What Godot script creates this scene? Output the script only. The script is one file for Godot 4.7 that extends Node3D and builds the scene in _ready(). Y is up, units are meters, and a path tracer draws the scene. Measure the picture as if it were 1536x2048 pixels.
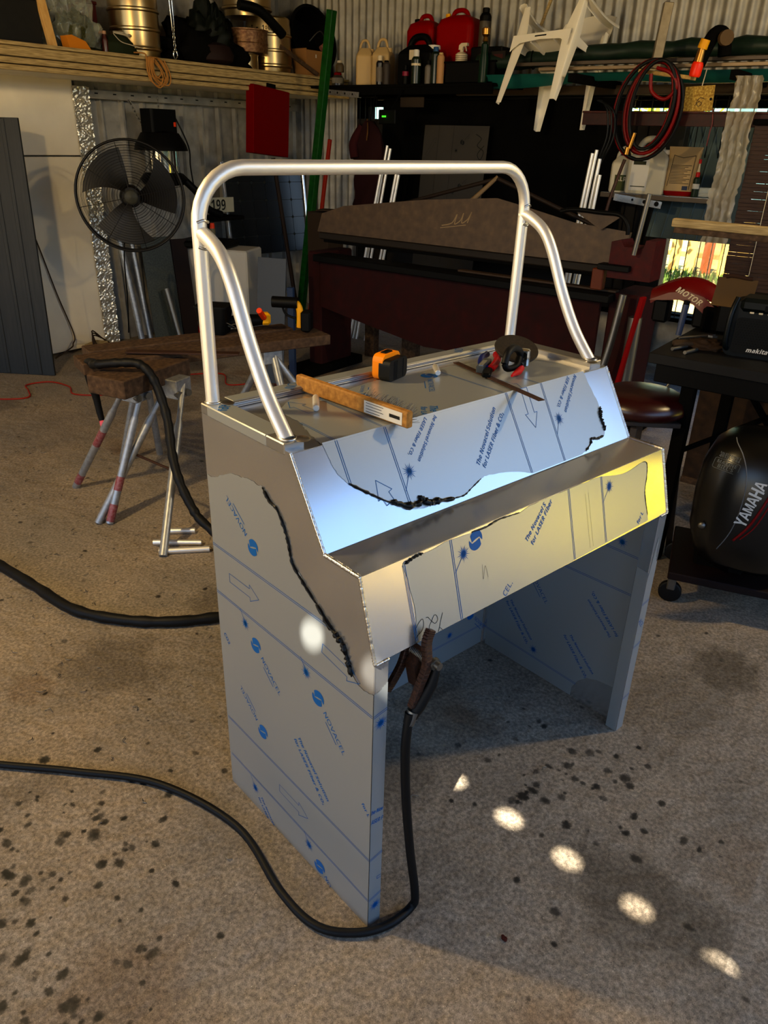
extends Node3D
# A metal-fabrication shed: an aluminium boat console on the concrete floor, benches, machines and shelves behind it.
# Axes: x along the back wall to the right, z towards the viewer, y up; the photographer stands at the origin.

var M := {}
var used := {}
var rng := RandomNumberGenerator.new()
const I := Transform3D.IDENTITY
const Q := 0.0006


class MB:
	var v := PackedVector3Array()
	var n := PackedVector3Array()
	var uv := PackedVector2Array()
	var ix := PackedInt32Array()

	func vert(p: Vector3, nn: Vector3, t := Vector2.ZERO) -> int:
		v.push_back(p)
		n.push_back(nn)
		uv.push_back(t)
		return v.size() - 1

	func poly(p: Array, out: Vector3) -> void:  # a flat convex face that looks towards out
		var a: Vector3 = p[0]
		var nn := Vector3.ZERO
		for i in range(1, p.size() - 1):
			nn += (p[i] - a).cross(p[i + 1] - a)
		if nn.length_squared() < 1e-18:
			return
		nn = nn.normalized()
		var q := p.duplicate()
		if nn.dot(out) < 0:
			q.reverse()
			nn = -nn
		var k := v.size()
		for x in q:
			vert(x, nn)
		for i in range(1, q.size() - 1):
			ix.append_array([k, k + i + 1, k + i])

	func box(c: Vector3, s: Vector3, b := 0.002, xf := Transform3D.IDENTITY) -> MB:
		var h := s * 0.5
		b = minf(b, minf(h.x, minf(h.y, h.z)) * 0.9)
		var bs := xf.basis
		var w := func(p: Vector3) -> Vector3: return xf * (c + p)
		for ax in 3:
			var u := (ax + 1) % 3
			var t := (ax + 2) % 3
			for sg in [-1.0, 1.0]:
				var f := []
				for k in [[-1, -1], [1, -1], [1, 1], [-1, 1]]:
					var p := Vector3.ZERO
					p[ax] = sg * h[ax]
					p[u] = k[0] * (h[u] - b)
					p[t] = k[1] * (h[t] - b)
					f.append(w.call(p))
				var o := Vector3.ZERO
				o[ax] = sg
				poly(f, bs * o)
			if b > 0.0:
				for su in [-1.0, 1.0]:
					for st in [-1.0, 1.0]:  # the edge along ax
						var f := []
						for k in [[-1, 0], [1, 0], [1, 1], [-1, 1]]:
							var p := Vector3.ZERO
							p[ax] = k[0] * (h[ax] - b)
							p[u] = su * (h[u] - (0.0 if k[1] == 0 else b))
							p[t] = st * (h[t] - (b if k[1] == 0 else 0.0))
							f.append(w.call(p))
						var o := Vector3.ZERO
						o[u] = su
						o[t] = st
						poly(f, bs * o)
		if b > 0.0:
			for sx in [-1.0, 1.0]:
				for sy in [-1.0, 1.0]:
					for sz in [-1.0, 1.0]:
						var s3 := Vector3(sx, sy, sz)
						var f := []
						for ax in 3:
							var p := s3 * (h - Vector3.ONE * b)
							p[ax] = s3[ax] * h[ax]
							f.append(w.call(p))
						poly(f, bs * s3)
		return self

	func bar(a: Vector3, b: Vector3, w: float, d: float, bev := 0.002, up := Vector3.UP) -> MB:  # a rectangular bar from a to b; d is its size along up
		var z := (b - a).normalized()
		if absf(z.dot(up)) > 0.98:
			up = Vector3.RIGHT
		var x := up.cross(z).normalized()
		return box(Vector3.ZERO, Vector3(w, d, a.distance_to(b)), bev, Transform3D(Basis(x, z.cross(x), z), (a + b) * 0.5))

	func grid(r: Array, wrap := false, flip := false) -> MB:  # rows of points, smooth; wrap joins each row's end to its start
		var R := r.size()
		var K: int = r[0].size()
		var nn := []
		for i in R:
			var row := PackedVector3Array()
			for j in K:
				var a: Vector3 = r[i][(j + 1) % K if wrap else mini(j + 1, K - 1)] - r[i][(j + K - 1) % K if wrap else maxi(j - 1, 0)]
				var b: Vector3 = r[mini(i + 1, R - 1)][j] - r[maxi(i - 1, 0)][j]
				if a.length_squared() < 1e-14 and K > 2:
					a = r[mini(i + 1, R - 1)][(j + 1) % K] - r[mini(i + 1, R - 1)][(j + K - 1) % K]
					if a.length_squared() < 1e-14:
						a = r[maxi(i - 1, 0)][(j + 1) % K] - r[maxi(i - 1, 0)][(j + K - 1) % K]
				var c := a.cross(b).normalized()
				row.push_back(-c if flip else c)
			nn.append(row)
		var k := v.size()
		var cols := K + 1 if wrap else K
		for i in R:
			for j in cols:
				vert(r[i][j % K], nn[i][j % K], Vector2(float(j) / (cols - 1), float(i) / (R - 1)))
		for i in R - 1:
			for j in cols - 1:
				var a := k + i * cols + j
				if flip:
					ix.append_array([a, a + 1, a + cols, a + 1, a + cols + 1, a + cols])
				else:
					ix.append_array([a, a + cols, a + 1, a + 1, a + cols, a + cols + 1])
		return self

	func tube(p: Array, r, seg := 10, caps := true) -> MB:  # r: a radius or one per point
		var rows := []
		var t0: Vector3 = (p[1] - p[0]).normalized()
		var x := t0.cross(Vector3.UP if absf(t0.y) < 0.9 else Vector3.RIGHT).normalized()
		for i in p.size():
			var t: Vector3 = (p[mini(i + 1, p.size() - 1)] - p[maxi(i - 1, 0)]).normalized()
			x = (x - t * x.dot(t)).normalized()
			var y := t.cross(x)
			var rr: float = r[i] if r is Array else r
			var row := PackedVector3Array()
			for j in seg:
				var a := TAU * j / seg
				row.push_back(p[i] + (x * cos(a) + y * sin(a)) * rr)
			rows.append(row)
		grid(rows, true)
		if caps:
			poly(Array(rows[0]), -t0)
			poly(Array(rows[-1]), p[-1] - p[-2])
		return self

	func cyl(a: Vector3, b: Vector3, r0: float, r1 := -1.0, seg := 16, caps := true) -> MB:
		return tube([a, b], [r0, r0 if r1 < 0 else r1], seg, caps)

	func lathe(prof: Array, xf := Transform3D.IDENTITY, seg := 24) -> MB:  # (radius, height) pairs going up the outside, sharp where it turns by more than 40 degrees
		var run := [prof[0]]
		for i in range(1, prof.size()):
			run.append(prof[i])
			var last := i == prof.size() - 1
			if last or absf((prof[i] - prof[i - 1]).angle_to(prof[i + 1] - prof[i])) > 0.7:
				var rows := []
				for q in run:
					var row := PackedVector3Array()
					for j in seg:
						var a := TAU * j / seg
						row.push_back(xf * Vector3(q.x * cos(a), q.y, q.x * sin(a)))
					rows.append(row)
				grid(rows, true, true)
				run = [prof[i]]
		return self

	func ball(c: Vector3, r: Vector3, xf := Transform3D.IDENTITY, seg := 16) -> MB:
		var rows := []
		for i in seg / 2 + 1:
			var t := PI * (float(i) / (seg / 2) - 0.5)
			var row := PackedVector3Array()
			for j in seg:
				var a := TAU * j / seg
				row.push_back(xf * (c + Vector3(cos(t) * cos(a), sin(t), cos(t) * sin(a)) * r))
			rows.append(row)
		return grid(rows, true, true)

	func prism(p: PackedVector2Array, z0: float, z1: float, xf := Transform3D.IDENTITY) -> MB:
		var t := Geometry2D.triangulate_polygon(p)
		var cw := Geometry2D.is_polygon_clockwise(p)
		for side in 2:
			var z := z1 if side else z0
			var o := xf.basis * Vector3(0, 0, 1 if side else -1)
			for i in range(0, t.size(), 3):
				var f := []
				for k in 3:
					f.append(xf * Vector3(p[t[i + k]].x, p[t[i + k]].y, z))
				poly(f, o)
		if absf(z1 - z0) > 1e-7:
			for i in p.size():
				var a := p[i]
				var b := p[(i + 1) % p.size()]
				var e := (b - a).orthogonal() * (-1.0 if cw else 1.0)
				poly([xf * Vector3(a.x, a.y, z0), xf * Vector3(b.x, b.y, z0), xf * Vector3(b.x, b.y, z1), xf * Vector3(a.x, a.y, z1)], xf.basis * Vector3(e.x, e.y, 0))
		return self

	func flat(p: PackedVector2Array, xf := Transform3D.IDENTITY) -> MB:  # a thin sheet that faces +z
		var t := Geometry2D.triangulate_polygon(p)
		var k := v.size()
		for q in p:
			vert(xf * Vector3(q.x, q.y, 0), xf.basis.z.normalized(), q)
		for i in range(0, t.size(), 3):
			var a := p[t[i]]
			var ccw := (p[t[i + 1]] - a).cross(p[t[i + 2]] - a) > 0
			ix.append_array([k + t[i], k + t[i + 2 if ccw else i + 1], k + t[i + 1 if ccw else i + 2]])
		return self

	func add(m: Mesh, xf := Transform3D.IDENTITY) -> MB:
		for s in m.get_surface_count():
			var a := m.surface_get_arrays(s)
			var k := v.size()
			var av: PackedVector3Array = a[Mesh.ARRAY_VERTEX]
			var an: PackedVector3Array = a[Mesh.ARRAY_NORMAL]
			for i in av.size():
				vert(xf * av[i], (xf.basis * an[i]).normalized())
			var ai = a[Mesh.ARRAY_INDEX]
			if ai == null or ai.is_empty():
				ai = PackedInt32Array(range(av.size()))
			for i in ai:
				ix.push_back(k + i)
		return self

	func mesh() -> ArrayMesh:
		var a := []
		a.resize(Mesh.ARRAY_MAX)
		a[Mesh.ARRAY_VERTEX] = v
		a[Mesh.ARRAY_NORMAL] = n
		a[Mesh.ARRAY_TEX_UV] = uv
		a[Mesh.ARRAY_TEX_UV2] = uv
		a[Mesh.ARRAY_INDEX] = ix
		var m := ArrayMesh.new()
		m.add_surface_from_arrays(Mesh.PRIMITIVE_TRIANGLES, a)
		return m


func numbered(called: String) -> String:
	used[called] = used.get(called, -1) + 1
	return called if used[called] == 0 else "%s_%03d" % [called, used[called]]


func obj(called: String, b: MB, m: Material, parent: Node3D = self) -> MeshInstance3D:
	var o := MeshInstance3D.new()
	o.name = numbered(called) if parent == self else called
	o.mesh = b.mesh()
	o.material_override = m
	parent.add_child(o, true)
	return o


func tag(o: Node3D, label: String, category: String, group := "") -> Node3D:
	o.set_meta("label", label)
	o.set_meta("category", category)
	if group:
		o.set_meta("group", group)
	return o


func thing(called: String, label: String, category: String, at := Vector3.ZERO, turn := 0.0, group := "") -> Node3D:
	var o := Node3D.new()
	o.name = numbered(called)
	add_child(o)
	o.position = at
	o.rotation.y = turn
	return tag(o, label, category, group)


func struct(called: String, b: MB, m: Material, parent: Node3D = self) -> MeshInstance3D:
	var o := obj(called, b, m, parent)
	if parent == self:
		o.set_meta("kind", "structure")
	return o


func mat(c: Color, rough := 0.7, metal := 0.0, spec := -1.0) -> StandardMaterial3D:
	var m := StandardMaterial3D.new()
	if spec < 0.0:  # rough dark things have little gloss
		spec = 0.5 if metal > 0.0 or rough < 0.34 else 0.3
	m.albedo_color = c
	m.roughness = rough
	m.metallic = metal
	m.metallic_specular = spec
	return m


func noise_tex(sd: int, freq: float, size := 256, cols := [], normal := false, bump := 4.0, stretch := Vector2.ONE) -> Texture2D:
	var f := FastNoiseLite.new()
	f.seed = sd
	f.noise_type = FastNoiseLite.TYPE_SIMPLEX_SMOOTH
	f.frequency = freq
	f.fractal_octaves = 5
	var t := NoiseTexture2D.new()
	t.width = int(size * stretch.x)
	t.height = int(size * stretch.y)
	t.seamless = true
	t.noise = f
	t.as_normal_map = normal
	t.bump_strength = bump
	if cols.size():
		var g := Gradient.new()
		var offs := PackedFloat32Array()
		var cc := PackedColorArray()
		for i in cols.size():
			offs.push_back(float(i) / (cols.size() - 1))
			cc.push_back(cols[i])
		g.offsets = offs
		g.colors = cc
		t.color_ramp = g
	return t


func tri(m: StandardMaterial3D, s: Vector3, world := true) -> StandardMaterial3D:
	m.uv1_triplanar = true
	m.uv1_world_triplanar = world
	m.uv1_scale = s
	m.albedo_color = Color.WHITE
	return m


func grainy(sd: int, a: Color, b: Color, s: Vector3, rough := 0.75, metal := 0.0, freq := 0.02, bump := 0.0) -> StandardMaterial3D:  # a colour that wanders between a and b
	var m := tri(mat(Color.WHITE, rough, metal), s)
	m.albedo_texture = noise_tex(sd, freq, 256, [a, a.lerp(b, 0.35), a.lerp(b, 0.6), b])
	if bump > 0.0:
		m.normal_enabled = true
		m.normal_texture = noise_tex(sd + 7, freq * 2.0, 256, [], true, bump)
	return m


func arr2(a: Array) -> PackedVector2Array:
	var p := PackedVector2Array()
	for i in range(0, a.size(), 2):
		p.push_back(Vector2(a[i], a[i + 1]))
	return p


func arr3(a: Array) -> Array:
	var p := []
	for i in range(0, a.size(), 3):
		p.append(Vector3(a[i], a[i + 1], a[i + 2]))
	return p


func smooth(p: Array, k := 6, closed := false) -> Array:  # a Catmull-Rom curve through p
	var r := []
	var c := p.size()
	for i in (c if closed else c - 1):
		var p0 = p[(i - 1 + c) % c] if closed else p[maxi(i - 1, 0)]
		var p3 = p[(i + 2) % c] if closed else p[mini(i + 2, c - 1)]
		for j in k:
			r.append(p[i].cubic_interpolate(p[(i + 1) % c], p0, p3, float(j) / k))
	r.append(p[0] if closed else p[-1])
	return r


func rrect(w: float, h: float, r: float, k := 4) -> PackedVector2Array:
	var p := PackedVector2Array()
	for c in [[1, 1, 0], [-1, 1, 1], [-1, -1, 2], [1, -1, 3]]:
		for i in k + 1:
			var a: float = (c[2] + float(i) / k) * PI / 2
			p.push_back(Vector2(c[0] * (w / 2 - r), c[1] * (h / 2 - r)) + Vector2(cos(a), sin(a)) * r)
	return p


func disc(r: float, k := 20, s := Vector2.ONE) -> PackedVector2Array:
	var p := PackedVector2Array()
	for i in k:
		p.push_back(Vector2(cos(TAU * i / k), sin(TAU * i / k)) * r * s)
	return p


func loft(b: MB, rings: Array, caps := true) -> MB:  # rings: [PackedVector2Array in xz, height]; all of one length
	var rows := []
	for q in rings:
		var row := PackedVector3Array()
		for p in q[0]:
			row.push_back(Vector3(p.x, q[1], p.y))
		rows.append(row)
	b.grid(rows, true, true)
	if caps:
		b.poly(Array(rows[0]), Vector3.DOWN)
		b.poly(Array(rows[-1]), Vector3.UP)
	return b


func font(kind := "Droid Sans", bold := false) -> SystemFont:
	var f := SystemFont.new()
	f.font_names = PackedStringArray([kind])
	f.font_weight = 700 if bold else 400
	return f


func word(b: MB, s: String, a: Vector2, e: Vector2, xf: Transform3D, bold := false, kind := "Droid Sans", slant := 0.0, tall := 1.0) -> MB:  # flat lettering from a to e in the plane of xf
	var t := TextMesh.new()
	t.text = s
	t.font = font(kind, bold)
	t.font_size = 24
	t.pixel_size = 0.01
	t.depth = 0.0
	t.curve_step = 3.0
	var box := t.get_aabb()
	var k := a.distance_to(e) / box.size.x
	var x := (e - a).normalized()
	var y := Vector2(-x.y, x.x)
	var base := Transform3D(Basis(Vector3(x.x, x.y, 0) * k, Vector3(y.x, y.y, 0) * k * tall + Vector3(x.x, x.y, 0) * slant * k, Vector3(0, 0, k)), Vector3(a.x, a.y, 0))
	return b.add(t, xf * base * Transform3D(Basis(), -Vector3(box.position.x, box.get_center().y, box.get_center().z)))


func stroke(b: MB, p: Array, w: float, xf: Transform3D) -> MB:  # a thin printed or drawn line
	for i in p.size() - 1:
		var d: Vector2 = (p[i + 1] - p[i]).normalized() * w * 0.5
		var o := Vector2(-d.y, d.x)
		b.flat(PackedVector2Array([p[i] - d * 0.6 - o, p[i + 1] + d * 0.6 - o, p[i + 1] + d * 0.6 + o, p[i] - d * 0.6 + o]), xf)
	return b


func frame(o: Vector3, x: Vector3, y: Vector3) -> Transform3D:
	x = x.normalized()
	var z := x.cross(y).normalized()
	return Transform3D(Basis(x, z.cross(x), z), o)


func at(x: float, y: float, z: float, ry := 0.0, rx := 0.0, rz := 0.0) -> Transform3D:
	return Transform3D(Basis.from_euler(Vector3(rx, ry, rz)), Vector3(x, y, z))


func _ready() -> void:
	rng.seed = 11
	var cam := Camera3D.new()
	cam.name = "camera"
	cam.keep_aspect = Camera3D.KEEP_HEIGHT
	cam.fov = rad_to_deg(2.0 * atan(1024.0 / 1524.67))
	cam.near = 0.05
	cam.far = 200.0
	cam.transform = Transform3D(Basis(Vector3(0.8009, 0.0269, -0.5982), Vector3(-0.2829, 0.8975, -0.3383), Vector3(0.5278, 0.4402, 0.7264)).orthonormalized(), Vector3(0, 1.55, 0))
	add_child(cam)
	var we := WorldEnvironment.new()
	we.name = "environment"
	var e := Environment.new()
	var sky := ProceduralSkyMaterial.new()
	sky.sky_top_color = Color(0.44, 0.64, 0.90)
	sky.sky_horizon_color = Color(0.86, 0.93, 0.95)
	sky.ground_bottom_color = Color(0.42, 0.36, 0.28)
	sky.ground_horizon_color = Color(0.6, 0.56, 0.5)
	sky.sky_curve = 0.15
	sky.sky_energy_multiplier = 1.65
	sky.ground_energy_multiplier = 1.0
	e.background_mode = Environment.BG_SKY
	e.sky = Sky.new()
	e.sky.sky_material = sky
	e.tonemap_mode = Environment.TONE_MAPPER_LINEAR
	e.tonemap_exposure = 1.27
	e.sdfgi_enabled = true
	e.ssao_enabled = true
	e.ssil_enabled = true
	we.environment = e
	add_child(we)
	var sun := DirectionalLight3D.new()
	sun.name = "sun"
	sun.light_color = Color(1.0, 0.97, 0.90)
	sun.light_energy = 8.0
	sun.light_angular_distance = 0.4
	sun.shadow_enabled = true
	sun.sky_mode = DirectionalLight3D.SKY_MODE_LIGHT_ONLY
	var s := Vector3(-0.115, -1, -0.695).normalized()
	sun.basis = Basis.looking_at(s, Vector3.UP)
	add_child(sun)
	materials()
	added_fill_light(Vector3(-2.3, 2.2, -0.3), 3.5)
	lamp(Vector3(0.9, 2.85, -3.4), 3.0, "added warm fill lamp over the workbench, out of view, bell shade")
	shell()
	console()
	floor_things()
	left_side()
	back_side()
	right_side()


func lamp(p: Vector3, energy: float, label: String) -> void:  # an added fill lamp, out of view: bulb, shallow bell, cord
	var t := thing("added_fill_lamp", label, "lamp", p)
	var w := Color(1.0, 0.88, 0.64)
	var gm := mat(w, 0.4)
	gm.emission_enabled = true
	gm.emission = w
	gm.emission_energy_multiplier = 6.0
	obj("bulb", MB.new().ball(Vector3.ZERO, Vector3(0.07, 0.09, 0.07), I, 18), gm, t)
	obj("shade", MB.new().lathe([Vector2(0.28, 0.02), Vector2(0.20, 0.11), Vector2(0.10, 0.17), Vector2(0.05, 0.2), Vector2(0.0, 0.2)], I, 28), mat(Color(0.5, 0.5, 0.48), 0.5), t)
	obj("cord", MB.new().cyl(Vector3(0, 0.19, 0), Vector3(0, 3.2 - p.y, 0), 0.008), mat(Color(0.03, 0.03, 0.03), 0.6), t)
	var l := OmniLight3D.new()
	l.name = "fill_source"
	l.light_color = w
	l.light_energy = energy
	l.light_size = 0.07
	l.omni_range = 30.0
	l.omni_attenuation = 2.0
	l.shadow_enabled = true
	t.add_child(l)


func added_fill_light(p: Vector3, energy: float) -> void:  # an unseen fill light on a stand, added to warm the left side
	var t := thing("added_fill_light", "added unseen fill light on a thin black stand at the left of the shed", "work light", Vector3(p.x, 0, p.z))
	var w := Color(1.0, 0.86, 0.60)
	var gm := mat(w, 0.4)
	gm.emission_enabled = true
	gm.emission = w
	gm.emission_energy_multiplier = 5.0
	obj("bulb", MB.new().ball(Vector3(0, p.y, 0), Vector3(0.06, 0.06, 0.06), I, 16), gm, t)
	obj("cage", MB.new().tube([Vector3(-0.1, p.y, 0.1), Vector3(-0.1, p.y - 0.1, 0.1), Vector3(0.1, p.y - 0.1, 0.1), Vector3(0.1, p.y, 0.1)], 0.004, 6), M.black, t)
	obj("pole", MB.new().cyl(Vector3(0, 0.25, 0), Vector3(0, p.y - 0.06, 0), 0.012), M.black, t)
	for i in 3:
		var a := TAU * i / 3
		obj("leg", MB.new().cyl(Vector3(0, 0.7, 0), Vector3(cos(a) * 0.25, 0.01, sin(a) * 0.25), 0.01), M.black, t)
	var l := OmniLight3D.new()
	l.name = "fill_source"
	l.light_color = w
	l.light_energy = energy
	l.light_size = 0.06
	l.omni_range = 30.0
	l.omni_attenuation = 2.0
	l.shadow_enabled = true
	l.position = Vector3(0, p.y, 0)
	t.add_child(l)


func floor_image() -> ImageTexture:  # concrete: mottling, oil spots, rust; computed once, 2048 pixels for 6 m
	var S := 1024
	var f := FastNoiseLite.new()
	f.seed = 3
	f.frequency = 0.006
	f.fractal_octaves = 5
	var big := f.get_seamless_image(S, S, false, false, 0.1, false)
	f.seed = 8
	f.frequency = 0.03
	f.fractal_octaves = 5
	var mid := f.get_seamless_image(S, S, false, false, 0.1, false)
	var da := big.get_data()
	var db := mid.get_data()
	var out := PackedByteArray()
	out.resize(S * S * 3)
	for i in S * S:
		var a := da[i] / 255.0
		var b := db[i] / 255.0
		var g := 0.71 + 0.16 * (a - 0.5) + 0.12 * (b - 0.5)
		var w := clampf(0.5 + (a - 0.5) * 1.4, 0.0, 1.0)
		out[i * 3] = int(clampf(g * (1.02 + 0.05 * w), 0, 1) * 255)
		out[i * 3 + 1] = int(clampf(g * 0.97, 0, 1) * 255)
		out[i * 3 + 2] = int(clampf(g * (0.91 - 0.07 * w), 0, 1) * 255)
	var im := Image.create_from_data(S, S, false, Image.FORMAT_RGB8, out)
	im.resize(2048, 2048, Image.INTERPOLATE_CUBIC)
	im.convert(Image.FORMAT_RGBA8)
	var stamps := []  # soft, ragged blots
	for k in 6:
		var n := 64
		f.seed = 40 + k
		f.frequency = 0.06
		var q := Image.create(n, n, false, Image.FORMAT_RGBA8)
		for y in n:
			for x in n:
				var d := Vector2(x - n / 2.0, y - n / 2.0).length() / (n / 2.0) + f.get_noise_2d(x, y) * 0.28
				q.set_pixel(x, y, Color(1, 1, 1, clampf((0.72 - d) * 3.0, 0, 1)))
		stamps.append(q)
	var r := RandomNumberGenerator.new()
	r.seed = 5
	var blot := func(px: int, py: int, size: float, c: Color) -> void:
		for sp in [[-0.551, -1.333], [-0.38, -1.314], [-0.199, -1.291], [-0.012, -1.27]]:  # keep the patches under the sun spots clean
			if size < 40 and Vector2(px, py).distance_to(Vector2((sp[0] + 6.0) / 6.0 * 2048, fposmod((sp[1] + 6.0) / 6.0 * 2048, 2048))) < 28:
				return
		var q: Image = stamps[r.randi() % stamps.size()].duplicate()
		q.resize(maxi(3, int(size * r.randf_range(0.7, 1.3))), maxi(3, int(size * r.randf_range(0.7, 1.3))))
		for y in q.get_height():
			for x in q.get_width():
				q.set_pixel(x, y, Color(c.r, c.g, c.b, c.a * q.get_pixel(x, y).a))
		im.blend_rect(q, Rect2i(Vector2i.ZERO, q.get_size()), Vector2i(px, py))
	for k in 60:
		blot.call(r.randi() % 2048, r.randi() % 2048, r.randf_range(60, 240), Color(0.20, 0.17, 0.13, r.randf_range(0.15, 0.4)))
	for k in 40:
		blot.call(r.randi() % 2048, r.randi() % 2048, r.randf_range(50, 160), Color(0.42, 0.25, 0.10, r.randf_range(0.12, 0.3)))
	for k in 900:
		blot.call(r.randi() % 2048, r.randi() % 2048, r.randf_range(3, 13), Color(0.10, 0.09, 0.08, r.randf_range(0.35, 0.85)))
	for c in [[-1.35, -0.55, 90], [-1.1, -0.35, 60], [-0.45, -1.5, 70], [-1.5, -0.3, 70]]:  # spatter beside the console
		for k in c[2]:
			blot.call(int((c[0] + r.randfn(0, 0.16) + 6.0) / 6.0 * 2048) % 2048, int((c[1] + r.randfn(0, 0.16) + 6.0) / 6.0 * 2048) % 2048, r.randf_range(4, 16), Color(0.09, 0.085, 0.08, r.randf_range(0.5, 0.9)))
	for k in 700:
		blot.call(r.randi() % 2048, r.randi() % 2048, r.randf_range(2, 5), Color(0.85, 0.78, 0.62, r.randf_range(0.4, 0.9)))
	return ImageTexture.create_from_image(im)


func wood_tex(sd: int, a: Color, b: Color) -> StandardMaterial3D:  # grain along the longest world axis is set by the scale passed in
	return grainy(sd, a, b, Vector3(2.2, 30, 2.2), 0.75, 0.0, 0.012)


func materials() -> void:
	var fm := mat(Color.WHITE, 0.62, 0.0, 0.4)
	fm.albedo_texture = floor_image()
	fm.detail_enabled = true
	var fine := Image.create(512, 512, false, Image.FORMAT_RGB8)
	var fn := FastNoiseLite.new()
	fn.seed = 23
	fn.frequency = 0.08
	var soft := fn.get_seamless_image(512, 512)
	rng.seed = 24
	for py in 512:
		for px in 512:
			var k := 0.66 + 0.36 * (soft.get_pixel(px, py).r - 0.5) + rng.randfn(0, 0.07)
			if rng.randf() < 0.006:
				k *= 0.4
			fine.set_pixel(px, py, Color(k * 1.02, k, k * 0.97))
	for i in 160:
		var c := Vector2i(rng.randi() % 510, rng.randi() % 510)
		fine.fill_rect(Rect2i(c, Vector2i(1 + rng.randi() % 2, 1 + rng.randi() % 2)), Color(1, 1, 0.95))
	fm.detail_albedo = ImageTexture.create_from_image(fine)
	fm.uv2_scale = Vector3(10, 10, 1)
	fm.detail_blend_mode = BaseMaterial3D.BLEND_MODE_MUL
	fm.detail_uv_layer = BaseMaterial3D.DETAIL_UV_2
	fm.normal_enabled = true
	fm.normal_texture = noise_tex(21, 0.09, 1024, [], true, 0.8)
	M.floor = fm
	M.alu = mat(Color(0.78, 0.78, 0.78), 0.24, 0.88)
	M.alu.roughness_texture = noise_tex(31, 0.006, 512, [Color(0.7, 0.7, 0.7), Color(1, 1, 1)])
	M.alu.uv1_triplanar = true
	M.alu.uv1_scale = Vector3(1.5, 1.5, 1.5)
	M.tube = mat(Color(0.90, 0.89, 0.87), 0.42, 0.75)
	M.weld = mat(Color(0.78, 0.77, 0.75), 0.3, 1.0)
	M.film = mat(Color(0.62, 0.635, 0.635), 0.30, 0.55, 0.5)
	M.print = mat(Color(0.02, 0.31, 0.56), 0.45)
	M.ink = mat(Color(0.02, 0.02, 0.03), 0.5)
	M.char = mat(Color(0.02, 0.02, 0.02), 0.35)
	M.black = mat(Color(0.02, 0.02, 0.02), 0.5, 0.0, 0.2)
	M.rubber = mat(Color(0.022, 0.022, 0.024), 0.55)
	M.dark = mat(Color(0.035, 0.033, 0.03), 0.9, 0.0, 0.1)
	M.steel = mat(Color(0.45, 0.44, 0.42), 0.45, 1.0)
	M.galv = grainy(61, Color(0.50, 0.51, 0.52), Color(0.72, 0.73, 0.74), Vector3(6, 6, 6), 0.45, 0.8)
	M.chrome = mat(Color(0.8, 0.8, 0.78), 0.12, 1.0)
	M.white = mat(Color(0.80, 0.78, 0.74), 0.45)
	M.cream = mat(Color(0.80, 0.73, 0.60), 0.4)
	M.red = mat(Color(0.45, 0.01, 0.01), 0.55, 0.0, 0.15)
	M.deepred = grainy(66, Color(0.17, 0.006, 0.005), Color(0.27, 0.012, 0.008), Vector3(3, 3, 3), 0.65)
	M.green = mat(Color(0.03, 0.26, 0.05), 0.45)
	M.orange = mat(Color(0.85, 0.2, 0.02), 0.45)
	M.yellow = mat(Color(0.85, 0.58, 0.02), 0.45)
	M.brass = mat(Color(0.7, 0.5, 0.22), 0.3, 1.0)
	M.card = mat(Color(0.55, 0.38, 0.2), 0.9)
	M.timber = wood_tex(71, Color(0.46, 0.38, 0.24), Color(0.74, 0.64, 0.44))
	M.oldwood = grainy(72, Color(0.16, 0.11, 0.07), Color(0.36, 0.27, 0.19), Vector3(6, 6, 6), 0.8)
	M.wall = grainy(73, Color(0.80, 0.76, 0.68), Color(0.88, 0.84, 0.75), Vector3(0.4, 0.4, 0.4), 0.6)
	M.zinc = grainy(74, Color(0.46, 0.45, 0.43), Color(0.66, 0.64, 0.60), Vector3(1.2, 1.2, 1.2), 0.5, 0.25)
	M.roof = mat(Color(0.32, 0.28, 0.24), 0.7)
	M.ground = grainy(75, Color(0.62, 0.50, 0.27), Color(0.80, 0.67, 0.40), Vector3(0.3, 0.3, 0.3), 0.9)


func corrugated(a: Vector3, b: Vector3, h: float, pitch: float, depth: float) -> MB:  # an upright sheet from a to b, ribs vertical
	var n := int(a.distance_to(b) / pitch * 8)
	var d := (b - a).normalized()
	var o := Vector3.UP.cross(d)
	var rows := [PackedVector3Array(), PackedVector3Array()]
	for i in n + 1:
		var p := a + d * (a.distance_to(b) * i / n) + o * sin(TAU * i / 8.0) * depth * 0.5
		rows[0].push_back(p)
		rows[1].push_back(p + Vector3.UP * h)
	return MB.new().grid(rows)


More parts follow.
